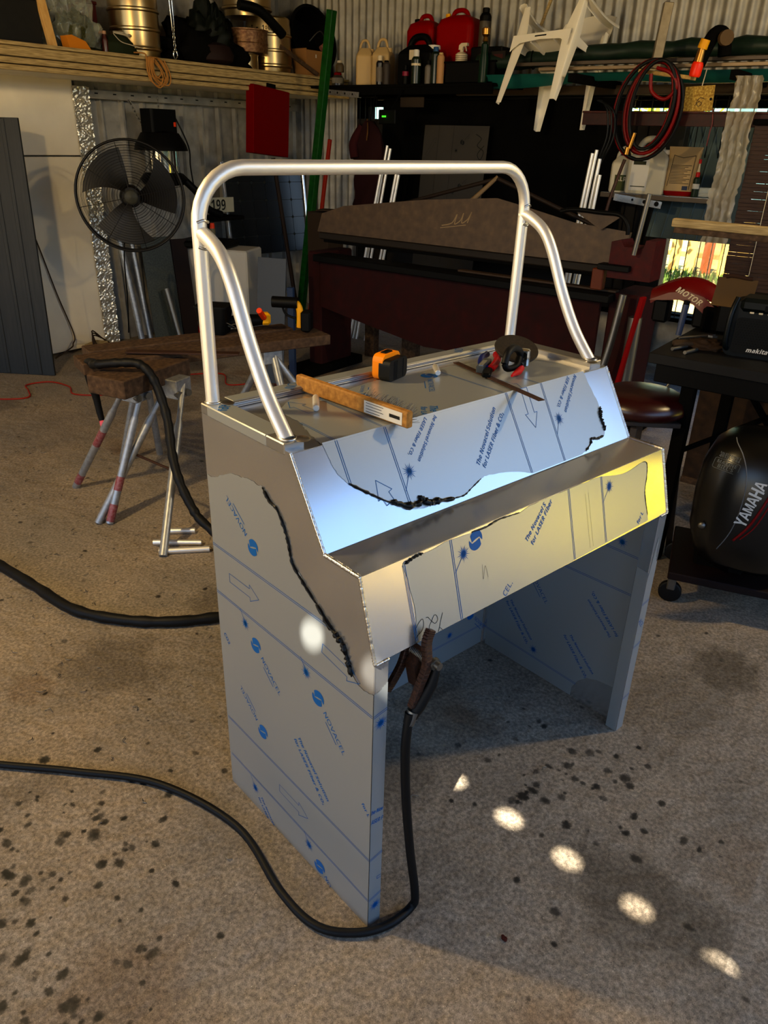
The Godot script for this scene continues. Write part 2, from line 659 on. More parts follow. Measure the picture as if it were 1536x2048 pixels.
func shell() -> void:
	# floor slab, its top at y = 0; the texture spans 6 m
	var b := MB.new()
	b.box(Vector3(-1.3, -0.06, -1.8), Vector3(8.4, 0.11, 8.6), 0.0)
	var k := b.v.size()
	for c in [[-5.5, -6.1], [2.9, -6.1], [2.9, 2.5], [-5.5, 2.5]]:
		b.vert(Vector3(c[0], 0, c[1]), Vector3.UP, Vector2(c[0] + 6.0, c[1] + 6.0) / 6.0)
	b.ix.append_array([k, k + 1, k + 2, k, k + 2, k + 3])
	struct("floor", b, M.floor)
	# roof: dark underside, with a strip of sheet over the console whose screw holes let the sun through
	b = MB.new()
	for c in [-1, 1]:
		b.box(Vector3(-1.2, 3.24, -2.77 if c < 0 else 1.85), Vector3(8.9, 0.06, 7.06 if c < 0 else 1.7), 0.0)
	var z0 := 0.70
	var z1 := 1.06
	var holes := [-1.814, -0.911, -0.731, -0.551, -0.38, -0.199, -0.012]
	var x := -5.65
	for hx in holes:
		var c := Vector2(hx + 0.115 * 3.2, lerpf(-1.504, -1.27, (hx + 1.814) / 1.802) + 0.695 * 3.2)
		for seg in [[x, c.x - 0.06]]:
			b.poly([Vector3(seg[0], 3.2, z0), Vector3(seg[1], 3.2, z0), Vector3(seg[1], 3.2, z1), Vector3(seg[0], 3.2, z1)], Vector3.DOWN)
		x = c.x + 0.06
		var n := 24
		for i in n:
			var f := []
			for j in [i, i + 1]:
				var t: float = TAU * j / n
				f.append([Vector2(cos(t) * 0.034, sin(t) * 0.024) + c, Vector2(clampf(cos(t) * 1.5, -1, 1) * 0.06 + c.x, lerpf(z0, z1, clampf(sin(t) * 1.5, -1, 1) * 0.5 + 0.5))])
			b.poly([Vector3(f[0][0].x, 3.2, f[0][0].y), Vector3(f[1][0].x, 3.2, f[1][0].y), Vector3(f[1][1].x, 3.2, f[1][1].y), Vector3(f[0][1].x, 3.2, f[0][1].y)], Vector3.DOWN)
	b.poly([Vector3(x, 3.2, z0), Vector3(3.25, 3.2, z0), Vector3(3.25, 3.2, z1), Vector3(x, 3.2, z1)], Vector3.DOWN)
	b.box(Vector3(-1.2, 3.24, 3.9), Vector3(8.9, 0.06, 2.4), 0.0)  # eave added to keep the sun off the floor inside
	struct("ceiling", b, M.roof)
	# left wall: the slab behind, then ribbed sheet and the white lining panel on it
	b = MB.new()
	b.box(Vector3(-5.52, 1.6, -1.8), Vector3(0.12, 3.2, 8.7), 0.0)
	var left := struct("wall_left", b, M.zinc)
	b = MB.new()
	b.box(Vector3(-5.42, 1.6, -1.3), Vector3(0.05, 3.2, 7.5), 0.0)
	b = MB.new()
	b.box(Vector3(-5.40, 0.695, -0.56), Vector3(0.045, 1.35, 6.0), 0.003)
	b.box(Vector3(-5.40, 1.62, -0.56), Vector3(0.045, 0.48, 6.0), 0.003)
	obj("lining_panel", b, M.wall, left)
	b = MB.new()
	var z := -3.6
	while z > -5.95:  # trapezoid ribs of the sheet, every 0.19 m
		b.prism(PackedVector2Array([Vector2(-5.46, z), Vector2(-5.43, z - 0.012), Vector2(-5.43, z - 0.028), Vector2(-5.46, z - 0.04)]), 0.0, 3.2, Transform3D(Basis(Vector3.RIGHT, Vector3(0, 0, 1), Vector3.UP), Vector3.ZERO))
		z -= 0.19
	obj("sheet_rib", b, M.zinc, left)
	# back wall, with a wide opening low down: columns, lintel, sill and the corrugated sheet above
	b = corrugated(Vector3(-5.46, 1.87, -6.05), Vector3(2.9, 1.87, -6.05), 1.35, 0.076, 0.028)
	var back := struct("wall_back", b, M.zinc)
	b = corrugated(Vector3(-5.46, 0.0, -6.0), Vector3(-4.78, 0.0, -6.0), 1.87, 0.076, 0.028)
	b.grid([PackedVector3Array([Vector3(-4.78, 0, -6), Vector3(-1.05, 0, -6)]), PackedVector3Array([Vector3(-4.78, 0.4, -6), Vector3(-1.05, 0.4, -6)])])
	var cb := corrugated(Vector3(-1.25, 0.0, -6.0), Vector3(2.9, 0.0, -6.0), 1.87, 0.076, 0.028)
	b.add(cb.mesh())
	obj("lower_sheet", b, M.zinc, back)
	b = MB.new()
	b.box(Vector3(-1.3, 2.5, -6.2), Vector3(8.5, 1.4, 0.1), 0.0)
	b.box(Vector3(-5.15, 0.95, -6.2), Vector3(0.75, 1.9, 0.1), 0.0)
	b.box(Vector3(0.85, 0.95, -6.2), Vector3(4.2, 1.9, 0.1), 0.0)
	b.box(Vector3(-3.0, 0.2, -6.2), Vector3(4.0, 0.38, 0.1), 0.0)
	obj("wall_core", b, M.dark, back)
	# the walls behind and beside the photographer: the right side is open between posts, the front has an opening added to let in more light
	b = MB.new()
	b.box(Vector3(1.8, 1.6, 2.58), Vector3(2.4, 3.2, 0.12), 0.0)
	b.box(Vector3(-2.3, 3.1, 2.58), Vector3(5.8, 0.2, 0.12), 0.0)
	b.box(Vector3(-5.3, 1.6, 2.58), Vector3(0.4, 3.2, 0.12), 0.0)
	struct("wall_front", b, M.zinc)
	b = MB.new()
	b.box(Vector3(2.96, 3.12, -1.8), Vector3(0.12, 0.2, 8.6), 0.0)
	b.box(Vector3(2.96, 1.6, -6.05), Vector3(0.12, 3.2, 0.2), 0.0)
	b.box(Vector3(2.96, 1.6, 2.45), Vector3(0.12, 3.2, 0.2), 0.0)
	struct("wall_right", b, M.zinc)
	# unseen yellow mound, added and shaped for the yellow reflection in the fascia
	var yb := thing("added_yellow_mound", "added yellow mound with a rope outside the open side, shaped for the reflection in the console fascia", "tarpaulin", Vector3(3.7, -0.15, -4.9))
	obj("sheet", crumple(Vector3(0.1, 0, -0.7), Vector3(0.7, 0.70, 0.95), 31, 0.10, 40), mat(Color(0.95, 0.84, 0.03), 0.5), yb)
	obj("rope", MB.new().tube(smooth(arr3([-0.68, 0.02, -0.7, -0.5, 0.5, -0.7, 0.1, 0.78, -0.7, 0.7, 0.5, -0.7, 0.88, 0.02, -0.7]), 6), 0.012, 8), M.rubber, yb)
	var hd := thing("added_sky_screen", "added long dark green screen across the yard, cutting off the low bright sky", "added_sky_screen", Vector3(15.5, -0.15, -3.0))  # unseen greenery, added to hide the low sky from the console metal
	var hr := []
	rng.seed = 19
	for i in 14:
		var row := PackedVector3Array()
		for j in 90:
			var a := PI * i / 13.0
			row.push_back(Vector3(-cos(a) * 0.9 + rng.randf_range(-0.12, 0.12), maxf(0.0, sin(a)) * 2.9 + rng.randf_range(-0.15, 0.15), -22.0 + j * 0.5))
		hr.append(row)
	obj("foliage", MB.new().grid(hr, false, true), mat(Color(0.16, 0.20, 0.08), 0.9), hd)
	obj("stem", MB.new().box(Vector3(0, 0.4, 0), Vector3(0.3, 0.8, 43.0), 0.02), M.oldwood, hd)
	b = MB.new()
	b.box(Vector3(0, -0.4, 0), Vector3(90, 0.5, 90), 0.0)
	struct("ground", b, M.ground)
	b = MB.new()
	b.box(Vector3(8.6, -0.15, 0.9), Vector3(11.0, 0.04, 10.8), 0.0)
	struct("added_dark_ground", b, grainy(76, Color(0.21, 0.20, 0.19), Color(0.28, 0.27, 0.25), Vector3(1, 1, 1), 0.9))  # unseen dark slab, added to dim what the fascia reflects


# ---------------------------------------------------------------- the boat console
const CW := 0.992
const P0 := Vector2(0, 0)  # its side profile: (height, distance back from the front edge), front foot first
var prof := [Vector2(0, 0), Vector2(0, 0.7082), Vector2(0.0455, 0.869), Vector2(0.1428, 0.870), Vector2(0.242, 1.036), Vector2(0.5614, 1.036), Vector2(0.5551, 0)]


func face(i: int, lift := 0.0) -> Transform3D:  # the panel between profile points i and i + 1: x along the width, y up the panel
	var a: Vector2 = prof[i]
	var b: Vector2 = prof[i + 1]
	var f := frame(Vector3(0, a.y, -a.x), Vector3.RIGHT, Vector3(0, b.y - a.y, a.x - b.x))
	f.origin += f.basis.z * lift
	return f


func len_of(i: int) -> float:
	return prof[i].distance_to(prof[i + 1])


func logo(b: MB, a: Vector2, e: Vector2, xf: Transform3D) -> void:  # an oval with a white wave through it, then the maker's word
	var x := (e - a).normalized()
	var y := Vector2(-x.y, x.x)
	var w := a.distance_to(e)
	var r := 0.021
	for sg in [-1, 1]:
		var p := PackedVector2Array()
		for i in 15:
			var t := PI * (0.14 + 0.86 * i / 14.0)
			p.push_back(a + (x * cos(t) * r * 0.86 + y * sin(t) * r) * sg)
		p.push_back(a + (x * -0.35 * r + y * -0.42 * r) * sg)
		p.push_back(a + (x * -0.1 * r + y * 0.05 * r) * sg)
		p.push_back(a + (x * 0.25 * r + y * 0.5 * r) * sg)
		b.flat(p, xf)
	if w > 0.06:
		word(b, "NOVACEL", a + x * 0.031, e, xf, false, "Droid Sans", 0.0, 0.8)
		stroke(b, [a + x * 0.05 - y * 0.014, a + x * (w * 0.8) - y * 0.014], 0.002, xf)


func burst(b: MB, c: Vector2, r: float, xf: Transform3D) -> void:  # a laser star
	for i in 18:
		var t := TAU * i / 18.0 + 0.1
		var d := Vector2(cos(t), sin(t))
		var o := Vector2(-d.y, d.x) * r * 0.085
		b.flat(PackedVector2Array([c + o, c - o, c + d * r * (1.0 if i % 2 else 0.78)]), xf)
	b.flat(disc(r * 0.3, 12), xf * Transform3D(Basis(), Vector3(c.x, c.y, 0)))


func lines(b: MB, a: Vector2, e: Vector2, xf: Transform3D) -> void:
	var o := Vector2(-(e - a).y, (e - a).x).normalized() * 0.0022
	stroke(b, [a + o, e + o], 0.0013, xf)
	stroke(b, [a - o, e - o], 0.0013, xf)


func arrow(b: MB, a: Vector2, e: Vector2, xf: Transform3D) -> void:
	var x := (e - a).normalized()
	var y := Vector2(-x.y, x.x)
	var m := e - x * 0.035
	stroke(b, [a + y * 0.011, m + y * 0.011, m + y * 0.021, e, m - y * 0.021, m - y * 0.011, a - y * 0.011, a + y * 0.011], 0.0013, xf)


func solution(b: MB, a1: Vector2, e1: Vector2, a2: Vector2, e2: Vector2, xf: Transform3D, s1 := "The Novacel Solution", s2 := "for LASER Fiber & CO₂") -> void:
	if s1:
		word(b, s1, a1, e1, xf, true, "Droid Sans", 0.18)
	if s2.ends_with("₂"):
		var d := e2 - a2
		word(b, s2.trim_suffix("₂"), a2, a2 + d * 0.965, xf, true, "Droid Sans", 0.18)
		var o := Vector2(-d.y, d.x).normalized() * -0.004
		word(b, "2", a2 + d * 0.972 + o, a2 + d + o, xf, true)
	elif s2:
		word(b, s2, a2, e2, xf, true, "Droid Sans", 0.18)


func bead(a: Vector3, e: Vector3, r: float) -> MB:  # a weld: overlapping ripples along an edge
	var p := []
	var rr := []
	var n := int(a.distance_to(e) / 0.0028)
	for i in n + 1:
		p.append(a.lerp(e, float(i) / n))
		rr.append(r * (1.0 + 0.22 * sin(i * PI * 0.9) + rng.randf_range(-0.1, 0.1)))
	return MB.new().tube(p, rr, 7)


func curl(pts: Array, r: float, xf: Transform3D, sd: int) -> MB:  # a rolled, scorched edge of film
	var g := RandomNumberGenerator.new()
	g.seed = sd
	var p := []
	var rr := []
	var s := smooth(pts, 7)
	for i in s.size():
		p.append(xf * Vector3(s[i].x, s[i].y, r * 0.5 * g.randf_range(0.2, 1.3)))
		rr.append(r * g.randf_range(0.35, 1.25) * minf(1.0, minf(i, s.size() - 1 - i) * 0.3 + 0.2))
	return MB.new().tube(p, rr, 6)


func jag(p: PackedVector2Array, sd: int, amp := 0.0022) -> PackedVector2Array:  # a torn line: the points, with small teeth between
	var g := RandomNumberGenerator.new()
	g.seed = sd
	var s := smooth(Array(p), 5)
	var r := PackedVector2Array()
	for i in s.size():
		r.push_back(s[i] + (Vector2(g.randf_range(-1, 1), g.randf_range(-1, 1)) * amp if i > 0 and i < s.size() - 1 else Vector2.ZERO))
	return r


func stuff_print(b: MB, parent: Node3D) -> void:
	stuff(obj("print", b, M.print, parent))


func sheet(b: MB, i: int, u0: float, u1: float, t := 0.003) -> MB:
	return b.box(Vector3((u0 + u1) / 2, len_of(i) / 2, -t / 2), Vector3(u1 - u0, len_of(i), t), 0.0008, face(i))


func console() -> void:
	var t := thing("boat_console", "folded aluminium boat console with patchy blue-printed film and a tube hoop, on the concrete floor", "boat console", Vector3(-0.6512, 0, -0.8825), 1.3664)
	var sidexf := func(u: float, lift: float) -> Transform3D: return Transform3D(Basis(Vector3(0, 0, 1), Vector3.UP, Vector3(-1, 0, 0)), Vector3(u - lift, 0, 0))
	var outline := PackedVector2Array()
	for q in prof:
		outline.push_back(Vector2(-q.x, q.y))
	var sides := []
	for u in [0.0, CW - 0.003]:
		sides.append(obj("side_panel", MB.new().prism(outline, -0.003, 0.0, sidexf.call(u, 0.0)), M.alu, t))
	var back := obj("back_panel", MB.new().box(Vector3(CW / 2, 0.515, -0.5565), Vector3(CW - 0.007, 1.028, 0.003), 0.0), M.alu, t)
	var fascia := obj("fascia", sheet(MB.new(), 1, 0.0, CW), M.alu, t)
	obj("shelf", sheet(MB.new(), 2, 0.0, CW), M.alu, t)
	var dash := obj("instrument_panel", sheet(MB.new(), 3, 0.0, CW), M.alu, t)
	var top := obj("top_panel", MB.new().box(Vector3(CW / 2, 1.0345, -0.4), Vector3(CW - 0.006, 0.003, 0.318), 0.0), M.alu, t)
	# front flanges of the two legs, with a return lip on the inside
	for k in 2:
		var b := MB.new()
		b.box(Vector3(0.0165 if k == 0 else CW - 0.0165, 0.354, -0.0015), Vector3(0.033, 0.708, 0.003), 0.001)
		b.box(Vector3(0.0325 if k == 0 else CW - 0.0325, 0.354, -0.018), Vector3(0.003, 0.708, 0.036), 0.001)
		var fl := obj("leg_flange", b, M.alu, t)
		b = MB.new()
		var xf := Transform3D(Basis(), Vector3(0 if k == 0 else CW - 0.033, 0, 0.0007))
		var cut := jag(arr2([0.033, 0.655, 0.024, 0.652, 0.012, 0.643, 0.0, 0.642]) if k == 0 else arr2([0.033, 0.56, 0.025, 0.575, 0.019, 0.60, 0.016, 0.64, 0.0, 0.52]), 5 + k, 0.001)
		cut.append_array(arr2([0, 0.001, 0.033, 0.001]))
		b.flat(cut, xf)
		b.flat(arr2([-0.034, 0.001, 0, 0.001, 0, 0.54, -0.034, 0.545]), Transform3D(Basis(Vector3(0, 0, 1), Vector3.UP, Vector3(-1, 0, 0)), Vector3((0.031 if k == 0 else CW - 0.0345), 0, 0)))
		var lf := obj("film", b, M.film, fl)
		b = MB.new()
		xf.origin.z += 0.0005
		for y in ([0.588, 0.209, 0.086] if k == 0 else [0.44, 0.30, 0.12]):
			lines(b, Vector2(0, y), Vector2(0.033, y + 0.006), xf)
		if k == 0:
			burst(b, Vector2(0.018, 0.567), 0.018, xf)
			burst(b, Vector2(0.018, 0.06), 0.018, xf)
			word(b, "he Nov", Vector2(0.001, 0.345), Vector2(0.032, 0.34), xf, true, "Droid Sans", 0.18, 1.5)
			word(b, "ASER F", Vector2(0.001, 0.318), Vector2(0.032, 0.313), xf, true, "Droid Sans", 0.18, 1.5)
			stroke(b, [Vector2(0.032, 0.145), Vector2(0.021, 0.147), Vector2(0.021, 0.139), Vector2(0.032, 0.138)], 0.0012, xf)
		else:
			word(b, "ACE", Vector2(0.004, 0.39), Vector2(0.024, 0.365), xf, false)
		stuff_print(b, fl)
	# film on the left outside
	var edge := arr2([-0.557, 0.889, -0.533, 0.890, -0.496, 0.907, -0.455, 0.925, -0.417, 0.930, -0.385, 0.936, -0.359, 0.934, -0.340, 0.936, -0.328, 0.927, -0.316, 0.913, -0.290, 0.905, -0.278, 0.891, -0.267, 0.872, -0.256, 0.845])
	var edge2 := arr2([-0.256, 0.845, -0.249, 0.821, -0.242, 0.805, -0.218, 0.792, -0.209, 0.780, -0.188, 0.765, -0.169, 0.753, -0.150, 0.741, -0.128, 0.725, -0.105, 0.715, -0.087, 0.703, -0.074, 0.677, -0.065, 0.660, -0.058, 0.647, -0.033, 0.634, -0.001, 0.640])
	var j := jag(edge, 3, 0.0012)
	j.append_array(jag(edge2, 4, 0.0012))
	j.append_array(arr2([-0.001, 0.001, -0.5548, 0.001]))
	var xf: Transform3D = sidexf.call(0.0, 0.0008)
	obj("film", MB.new().flat(j, xf), M.film, sides[0])
	obj("scorched_edge", curl(Array(arr2([-0.34, 0.936, -0.316, 0.915, -0.29, 0.905, -0.267, 0.872, -0.256, 0.845, -0.245, 0.808, -0.21, 0.78, -0.169, 0.753])), 0.0035, xf, 1), M.char, sides[0])
	obj("scorched_edge", curl(Array(arr2([-0.169, 0.753, -0.128, 0.725, -0.105, 0.715, -0.087, 0.703, -0.074, 0.677, -0.06, 0.648])), 0.006, xf, 2), M.char, sides[0])
	var b := MB.new()
	xf = sidexf.call(0.0, 0.0013)
	for q in [[-0.556, 0.721, -0.131, 0.72], [-0.555, 0.596, -0.002, 0.588], [-0.55, 0.225, -0.001, 0.209], [-0.547, 0.104, -0.001, 0.086]]:
		lines(b, Vector2(q[0], q[1]), Vector2(q[2], q[3]), xf)
	for q in [[-0.398, 0.528, -0.307, 0.446], [-0.169, 0.526, -0.083, 0.437], [-0.388, 0.285, -0.479, 0.364], [-0.387, 0.781, -0.484, 0.862]]:
		logo(b, Vector2(q[0], q[1]), Vector2(q[2], q[3]), xf)
	logo(b, Vector2(-0.172, 0.03), Vector2(-0.15, 0.01), xf)
	word(b, "NO", Vector2(-0.15, 0.018), Vector2(-0.132, 0.001), xf)
	solution(b, Vector2(-0.241, 0.372), Vector2(-0.137, 0.266), Vector2(-0.256, 0.358), Vector2(-0.152, 0.243), xf)
	solution(b, Vector2(-0.412, 0.056), Vector2(-0.36, 0.003), Vector2(-0.425, 0.045), Vector2(-0.385, 0.004), xf, "The Novacel", "for LASER")
	word(b, "for L", Vector2(-0.025, 0.353), Vector2(-0.004, 0.332), xf, true)
	word(b, "CO2", Vector2(-0.535, 0.487), Vector2(-0.515, 0.466), xf, true)
	for q in [[-0.437, 0.566], [-0.208, 0.568], [-0.439, 0.066], [-0.212, 0.066]]:
		burst(b, Vector2(q[0], q[1]), 0.019, xf)
		stroke(b, [Vector2(q[0], q[1]), Vector2(q[0] - 0.018, q[1] + 0.03)], 0.0012, xf)
	for q in [[-0.153, 0.66, -0.04, 0.642], [-0.327, 0.155, -0.214, 0.149], [-0.493, 0.659, -0.375, 0.659]]:
		arrow(b, Vector2(q[0], q[1]), Vector2(q[2], q[3]), xf)
	stuff_print(b, sides[0])
	# film inside the right side, with a bare rounded corner at its foot
	xf = sidexf.call(CW - 0.003, 0.0008)
	obj("film", MB.new().flat(arr2([-0.54, 0.001, -0.185, 0.001, -0.183, 0.035, -0.167, 0.068, -0.14, 0.095, -0.104, 0.109, -0.05, 0.116, -0.034, 0.116, -0.034, 0.70, -0.54, 0.70]), xf), M.film, sides[1])
	b = MB.new()
	xf.origin.x -= 0.0005
	for q in [[-0.5, 0.424, -0.036, 0.435], [-0.5, 0.551, -0.036, 0.551], [-0.553, 0.068, -0.173, 0.053]]:
		lines(b, Vector2(q[0], q[1]), Vector2(q[2], q[3]), xf)
	burst(b, Vector2(-0.105, 0.579), 0.019, xf)
	burst(b, Vector2(-0.341, 0.087), 0.019, xf)
	solution(b, Vector2(-0.217, 0.212), Vector2(-0.12, 0.122), Vector2(-0.237, 0.201), Vector2(-0.14, 0.096), xf)
	solution(b, Vector2(-0.087, 0.273), Vector2(-0.178, 0.357), Vector2(-0.067, 0.287), Vector2(-0.17, 0.388), xf)
	solution(b, Vector2(-0.452, 0.221), Vector2(-0.353, 0.118), Vector2(-0.467, 0.209), Vector2(-0.366, 0.096), xf)
	logo(b, Vector2(-0.40, 0.37), Vector2(-0.315, 0.275), xf)
	stuff_print(b, sides[1])
	# film on the inside of the back panel
	obj("film", MB.new().flat(arr2([0.01, 0.001, 0.982, 0.001, 0.982, 0.8, 0.01, 0.8]), Transform3D(Basis(), Vector3(0, 0, -0.5543))), M.film, back)
	b = MB.new()
	xf = Transform3D(Basis(), Vector3(0, 0, -0.5538))
	lines(b, Vector2(0.02, 0.08), Vector2(0.98, 0.074), xf)
	for u in [0.08, 0.42, 0.72]:
		logo(b, Vector2(u + 0.2, 0.14), Vector2(u + 0.28, 0.05), xf)
		burst(b, Vector2(u + 0.1, 0.1), 0.019, xf)
		lines(b, Vector2(0.02, 0.3), Vector2(0.98, 0.3), xf)
	stuff_print(b, back)
	# fascia
	xf = face(1, 0.0008)
	j = jag(arr2([0.116, 0.160, 0.099, 0.158, 0.105, 0.129, 0.108, 0.097, 0.112, 0.069, 0.109, 0.039, 0.103, 0.009, 0.102, 0.003]), 8, 0.0006)
	j.append_array(arr2([0.161, 0.001, 0.21, 0.001, 0.5, 0.001, 0.9, 0.006]))
	j.append_array(jag(arr2([0.9, 0.011, 0.896, 0.054, 0.896, 0.084, 0.909, 0.116, 0.913, 0.149, 0.896, 0.156, 0.849, 0.150, 0.797, 0.149, 0.720, 0.164]), 9, 0.0008))
	j.append_array(jag(arr2([0.70, 0.165, 0.595, 0.166, 0.479, 0.1665, 0.42, 0.160, 0.384, 0.166, 0.325, 0.160, 0.224, 0.165, 0.166, 0.161, 0.136, 0.163, 0.118, 0.161]), 10, 0.0008))
	obj("film", MB.new().flat(j, xf), M.film, fascia)
	obj("scorched_edge", curl(Array(arr2([0.102, 0.157, 0.116, 0.160, 0.136, 0.163, 0.150, 0.163])), 0.003, xf, 3), M.char, fascia)
	obj("scorched_edge", curl(Array(arr2([0.28, 0.163, 0.325, 0.161, 0.36, 0.165, 0.40, 0.163, 0.43, 0.161])), 0.0015, xf, 4), M.char, fascia)
	obj("scorched_edge", curl(Array(arr2([0.9, 0.02, 0.896, 0.054, 0.896, 0.084, 0.91, 0.12, 0.913, 0.149, 0.896, 0.156])), 0.0012, xf, 5), M.char, fascia)
	b = MB.new()
	xf = face(1, 0.0013)
	for q in [[0.224, 0.165, 0.225, 0.002], [0.597, 0.166, 0.595, 0.004], [0.721, 0.163, 0.718, 0.006], [0.101, 0.155, 0.104, 0.006]]:
		lines(b, Vector2(q[0], q[1]), Vector2(q[2], q[3]), xf)
	for q in [[0.253, 0.128], [0.749, 0.133]]:
		burst(b, Vector2(q[0], q[1]), 0.019, xf)
		stroke(b, [Vector2(q[0], q[1]), Vector2(q[0] - 0.028, q[1] - 0.03)], 0.0012, xf)
	logo(b, Vector2(0.291, 0.144), Vector2(0.30, 0.136), xf)
	solution(b, Vector2(0.438, 0.097), Vector2(0.512, 0.158), Vector2(0.455, 0.084), Vector2(0.534, 0.159), xf, "The Novacel S", "for LASER Fiber")
	word(b, "CEL.", Vector2(0.352, 0.006), Vector2(0.378, 0.027), xf)
	word(b, "for L", Vector2(0.853, 0.012), Vector2(0.878, 0.034), xf, true)
	stuff_print(b, fascia)
	b = MB.new()  # handwriting in black marker
	for q in [[0.106, 0.030, 0.116, 0.038, 0.125, 0.041, 0.126, 0.030, 0.120, 0.020, 0.111, 0.016, 0.105, 0.014], [0.103, 0.011, 0.111, 0.017, 0.112, 0.021], [0.134, 0.040, 0.139, 0.039, 0.146, 0.029, 0.154, 0.021, 0.162, 0.025, 0.161, 0.034, 0.155, 0.037, 0.147, 0.029, 0.140, 0.022, 0.138, 0.017], [0.177, 0.034, 0.168, 0.018, 0.164, 0.009, 0.159, 0.002], [0.164, 0.009, 0.171, 0.001]]:
		stroke(b, smooth(Array(arr2(q)), 5), 0.0011, xf)
	stroke(b, smooth(Array(arr2([0.30, 0.09, 0.298, 0.06, 0.308, 0.085, 0.312, 0.06])), 5), 0.0006, xf)
	for u in [0.655, 0.667]:
		stroke(b, [Vector2(u, 0.14), Vector2(u, 0.012)], 0.0005, xf)
	stuff(obj("handwriting", b, M.ink, fascia))
	# instrument panel, its film running on over the bend onto the top
	xf = face(3, 0.0008)
	j = arr2([0.071, 0.197, 0.892, 0.197])
	j.append_array(jag(arr2([0.892, 0.192, 0.903, 0.139, 0.911, 0.105, 0.901, 0.072, 0.902, 0.040, 0.891, 0.028, 0.862, 0.026, 0.840, 0.032, 0.824, 0.017, 0.787, 0.003]), 11, 0.001))
	j.append_array(jag(arr2([0.598, 0.003, 0.55, 0.02, 0.463, 0.034, 0.436, 0.032, 0.400, 0.020, 0.372, 0.011, 0.342, 0.012, 0.294, 0.019, 0.265, 0.016, 0.218, 0.026, 0.172, 0.053, 0.134, 0.081, 0.105, 0.105, 0.089, 0.123, 0.079, 0.144, 0.075, 0.168]), 12, 0.001))
	obj("film", MB.new().flat(j, xf), M.film, dash)
	obj("scorched_edge", curl(Array(arr2([0.10, 0.11, 0.134, 0.083, 0.172, 0.055, 0.218, 0.029])), 0.003, xf, 6), M.char, dash)
	obj("scorched_edge", curl(Array(arr2([0.18, 0.053, 0.218, 0.032, 0.25, 0.03, 0.255, 0.04, 0.27, 0.024, 0.294, 0.021, 0.34, 0.013])), 0.0075, xf, 7), M.char, dash)
	obj("scorched_edge", curl(Array(arr2([0.342, 0.014, 0.372, 0.012, 0.40, 0.021, 0.436, 0.033])), 0.0018, xf, 8), M.char, dash)
	obj("scorched_edge", curl(Array(arr2([0.911, 0.10, 0.905, 0.085, 0.901, 0.072, 0.903, 0.05, 0.900, 0.038])), 0.005, xf, 9), M.char, dash)
	obj("scorched_edge", curl(Array(arr2([0.891, 0.028, 0.862, 0.026, 0.840, 0.032, 0.830, 0.02, 0.80, 0.006])), 0.0035, xf, 10), M.char, dash)
	b = MB.new()
	xf = face(3, 0.0013)
	for q in [[0.103, 0.194, 0.103, 0.108], [0.225, 0.194, 0.226, 0.03], [0.594, 0.196, 0.595, 0.006], [0.721, 0.196, 0.718, 0.004]]:
		lines(b, Vector2(q[0], q[1]), Vector2(q[2], q[3]), xf)
	arrow(b, Vector2(0.657, 0.196), Vector2(0.655, 0.10), xf)
	arrow(b, Vector2(0.18, 0.05), Vector2(0.162, 0.1), xf)
	for q in [[0.25, 0.096], [0.745, 0.103]]:
		burst(b, Vector2(q[0], q[1]), 0.019, xf)
		stroke(b, [Vector2(q[0], q[1]), Vector2(q[0] - 0.024, q[1] - 0.035)], 0.0012, xf)
	solution(b, Vector2(0.365, 0.188), Vector2(0.283, 0.109), Vector2(0.337, 0.189), Vector2(0.264, 0.126), xf, "he Novacel Solution", "LASER Fiber & CO₂")
	solution(b, Vector2(0.438, 0.063), Vector2(0.542, 0.172), Vector2(0.453, 0.054), Vector2(0.562, 0.156), xf)
	solution(b, Vector2(0.856, 0.192), Vector2(0.776, 0.113), Vector2(0.828, 0.192), Vector2(0.755, 0.129), xf, "Novacel Solution", "SER Fiber & CO₂")
	stuff_print(b, dash)
	# top: the film, prints, and the raised film-covered lip round three sides
	var flatxf := func(y: float) -> Transform3D: return Transform3D(Basis(Vector3.RIGHT, Vector3(0, 0, -1), Vector3.UP), Vector3(0, y, 0))
	j = jag(arr2([0.071, 0.243, 0.081, 0.283, 0.097, 0.330, 0.109, 0.364, 0.113, 0.404, 0.120, 0.449, 0.179, 0.497]), 13, 0.0015)
	j.append_array(jag(arr2([0.182, 0.497, 0.230, 0.481, 0.279, 0.485, 0.315, 0.479, 0.398, 0.494, 0.467, 0.494, 0.529, 0.485, 0.625, 0.482, 0.708, 0.474, 0.805, 0.441, 0.882, 0.397, 0.912, 0.345, 0.908, 0.294, 0.892, 0.243]), 14, 0.0015))
	obj("film", MB.new().flat(j, flatxf.call(1.0368)), M.film, top)
	b = MB.new()
	xf = flatxf.call(1.0373)
	for q in [[0.103, 0.243, 0.109, 0.362], [0.225, 0.243, 0.234, 0.477], [0.595, 0.243, 0.60, 0.48], [0.721, 0.243, 0.724, 0.30]]:
		lines(b, Vector2(q[0], q[1]), Vector2(q[2], q[3]), xf)
	logo(b, Vector2(0.555, 0.45), Vector2(0.468, 0.352), xf)
	logo(b, Vector2(0.317, 0.425), Vector2(0.375, 0.485), xf)
	word(b, "The", Vector2(0.40, 0.279), Vector2(0.372, 0.249), xf, true, "Droid Sans", 0.18)
	word(b, "for LA", Vector2(0.378, 0.287), Vector2(0.342, 0.248), xf, true, "Droid Sans", 0.18)
	arrow(b, Vector2(0.167, 0.40), Vector2(0.165, 0.485), xf)
	arrow(b, Vector2(0.656, 0.33), Vector2(0.656, 0.245), xf)
	stuff_print(b, top)
	b = MB.new()
	b.box(Vector3(0.021, 1.038, -0.41), Vector3(0.046, 0.022, 0.30), 0.002)
	b.box(Vector3(CW - 0.021, 1.038, -0.41), Vector3(0.046, 0.022, 0.30), 0.002)
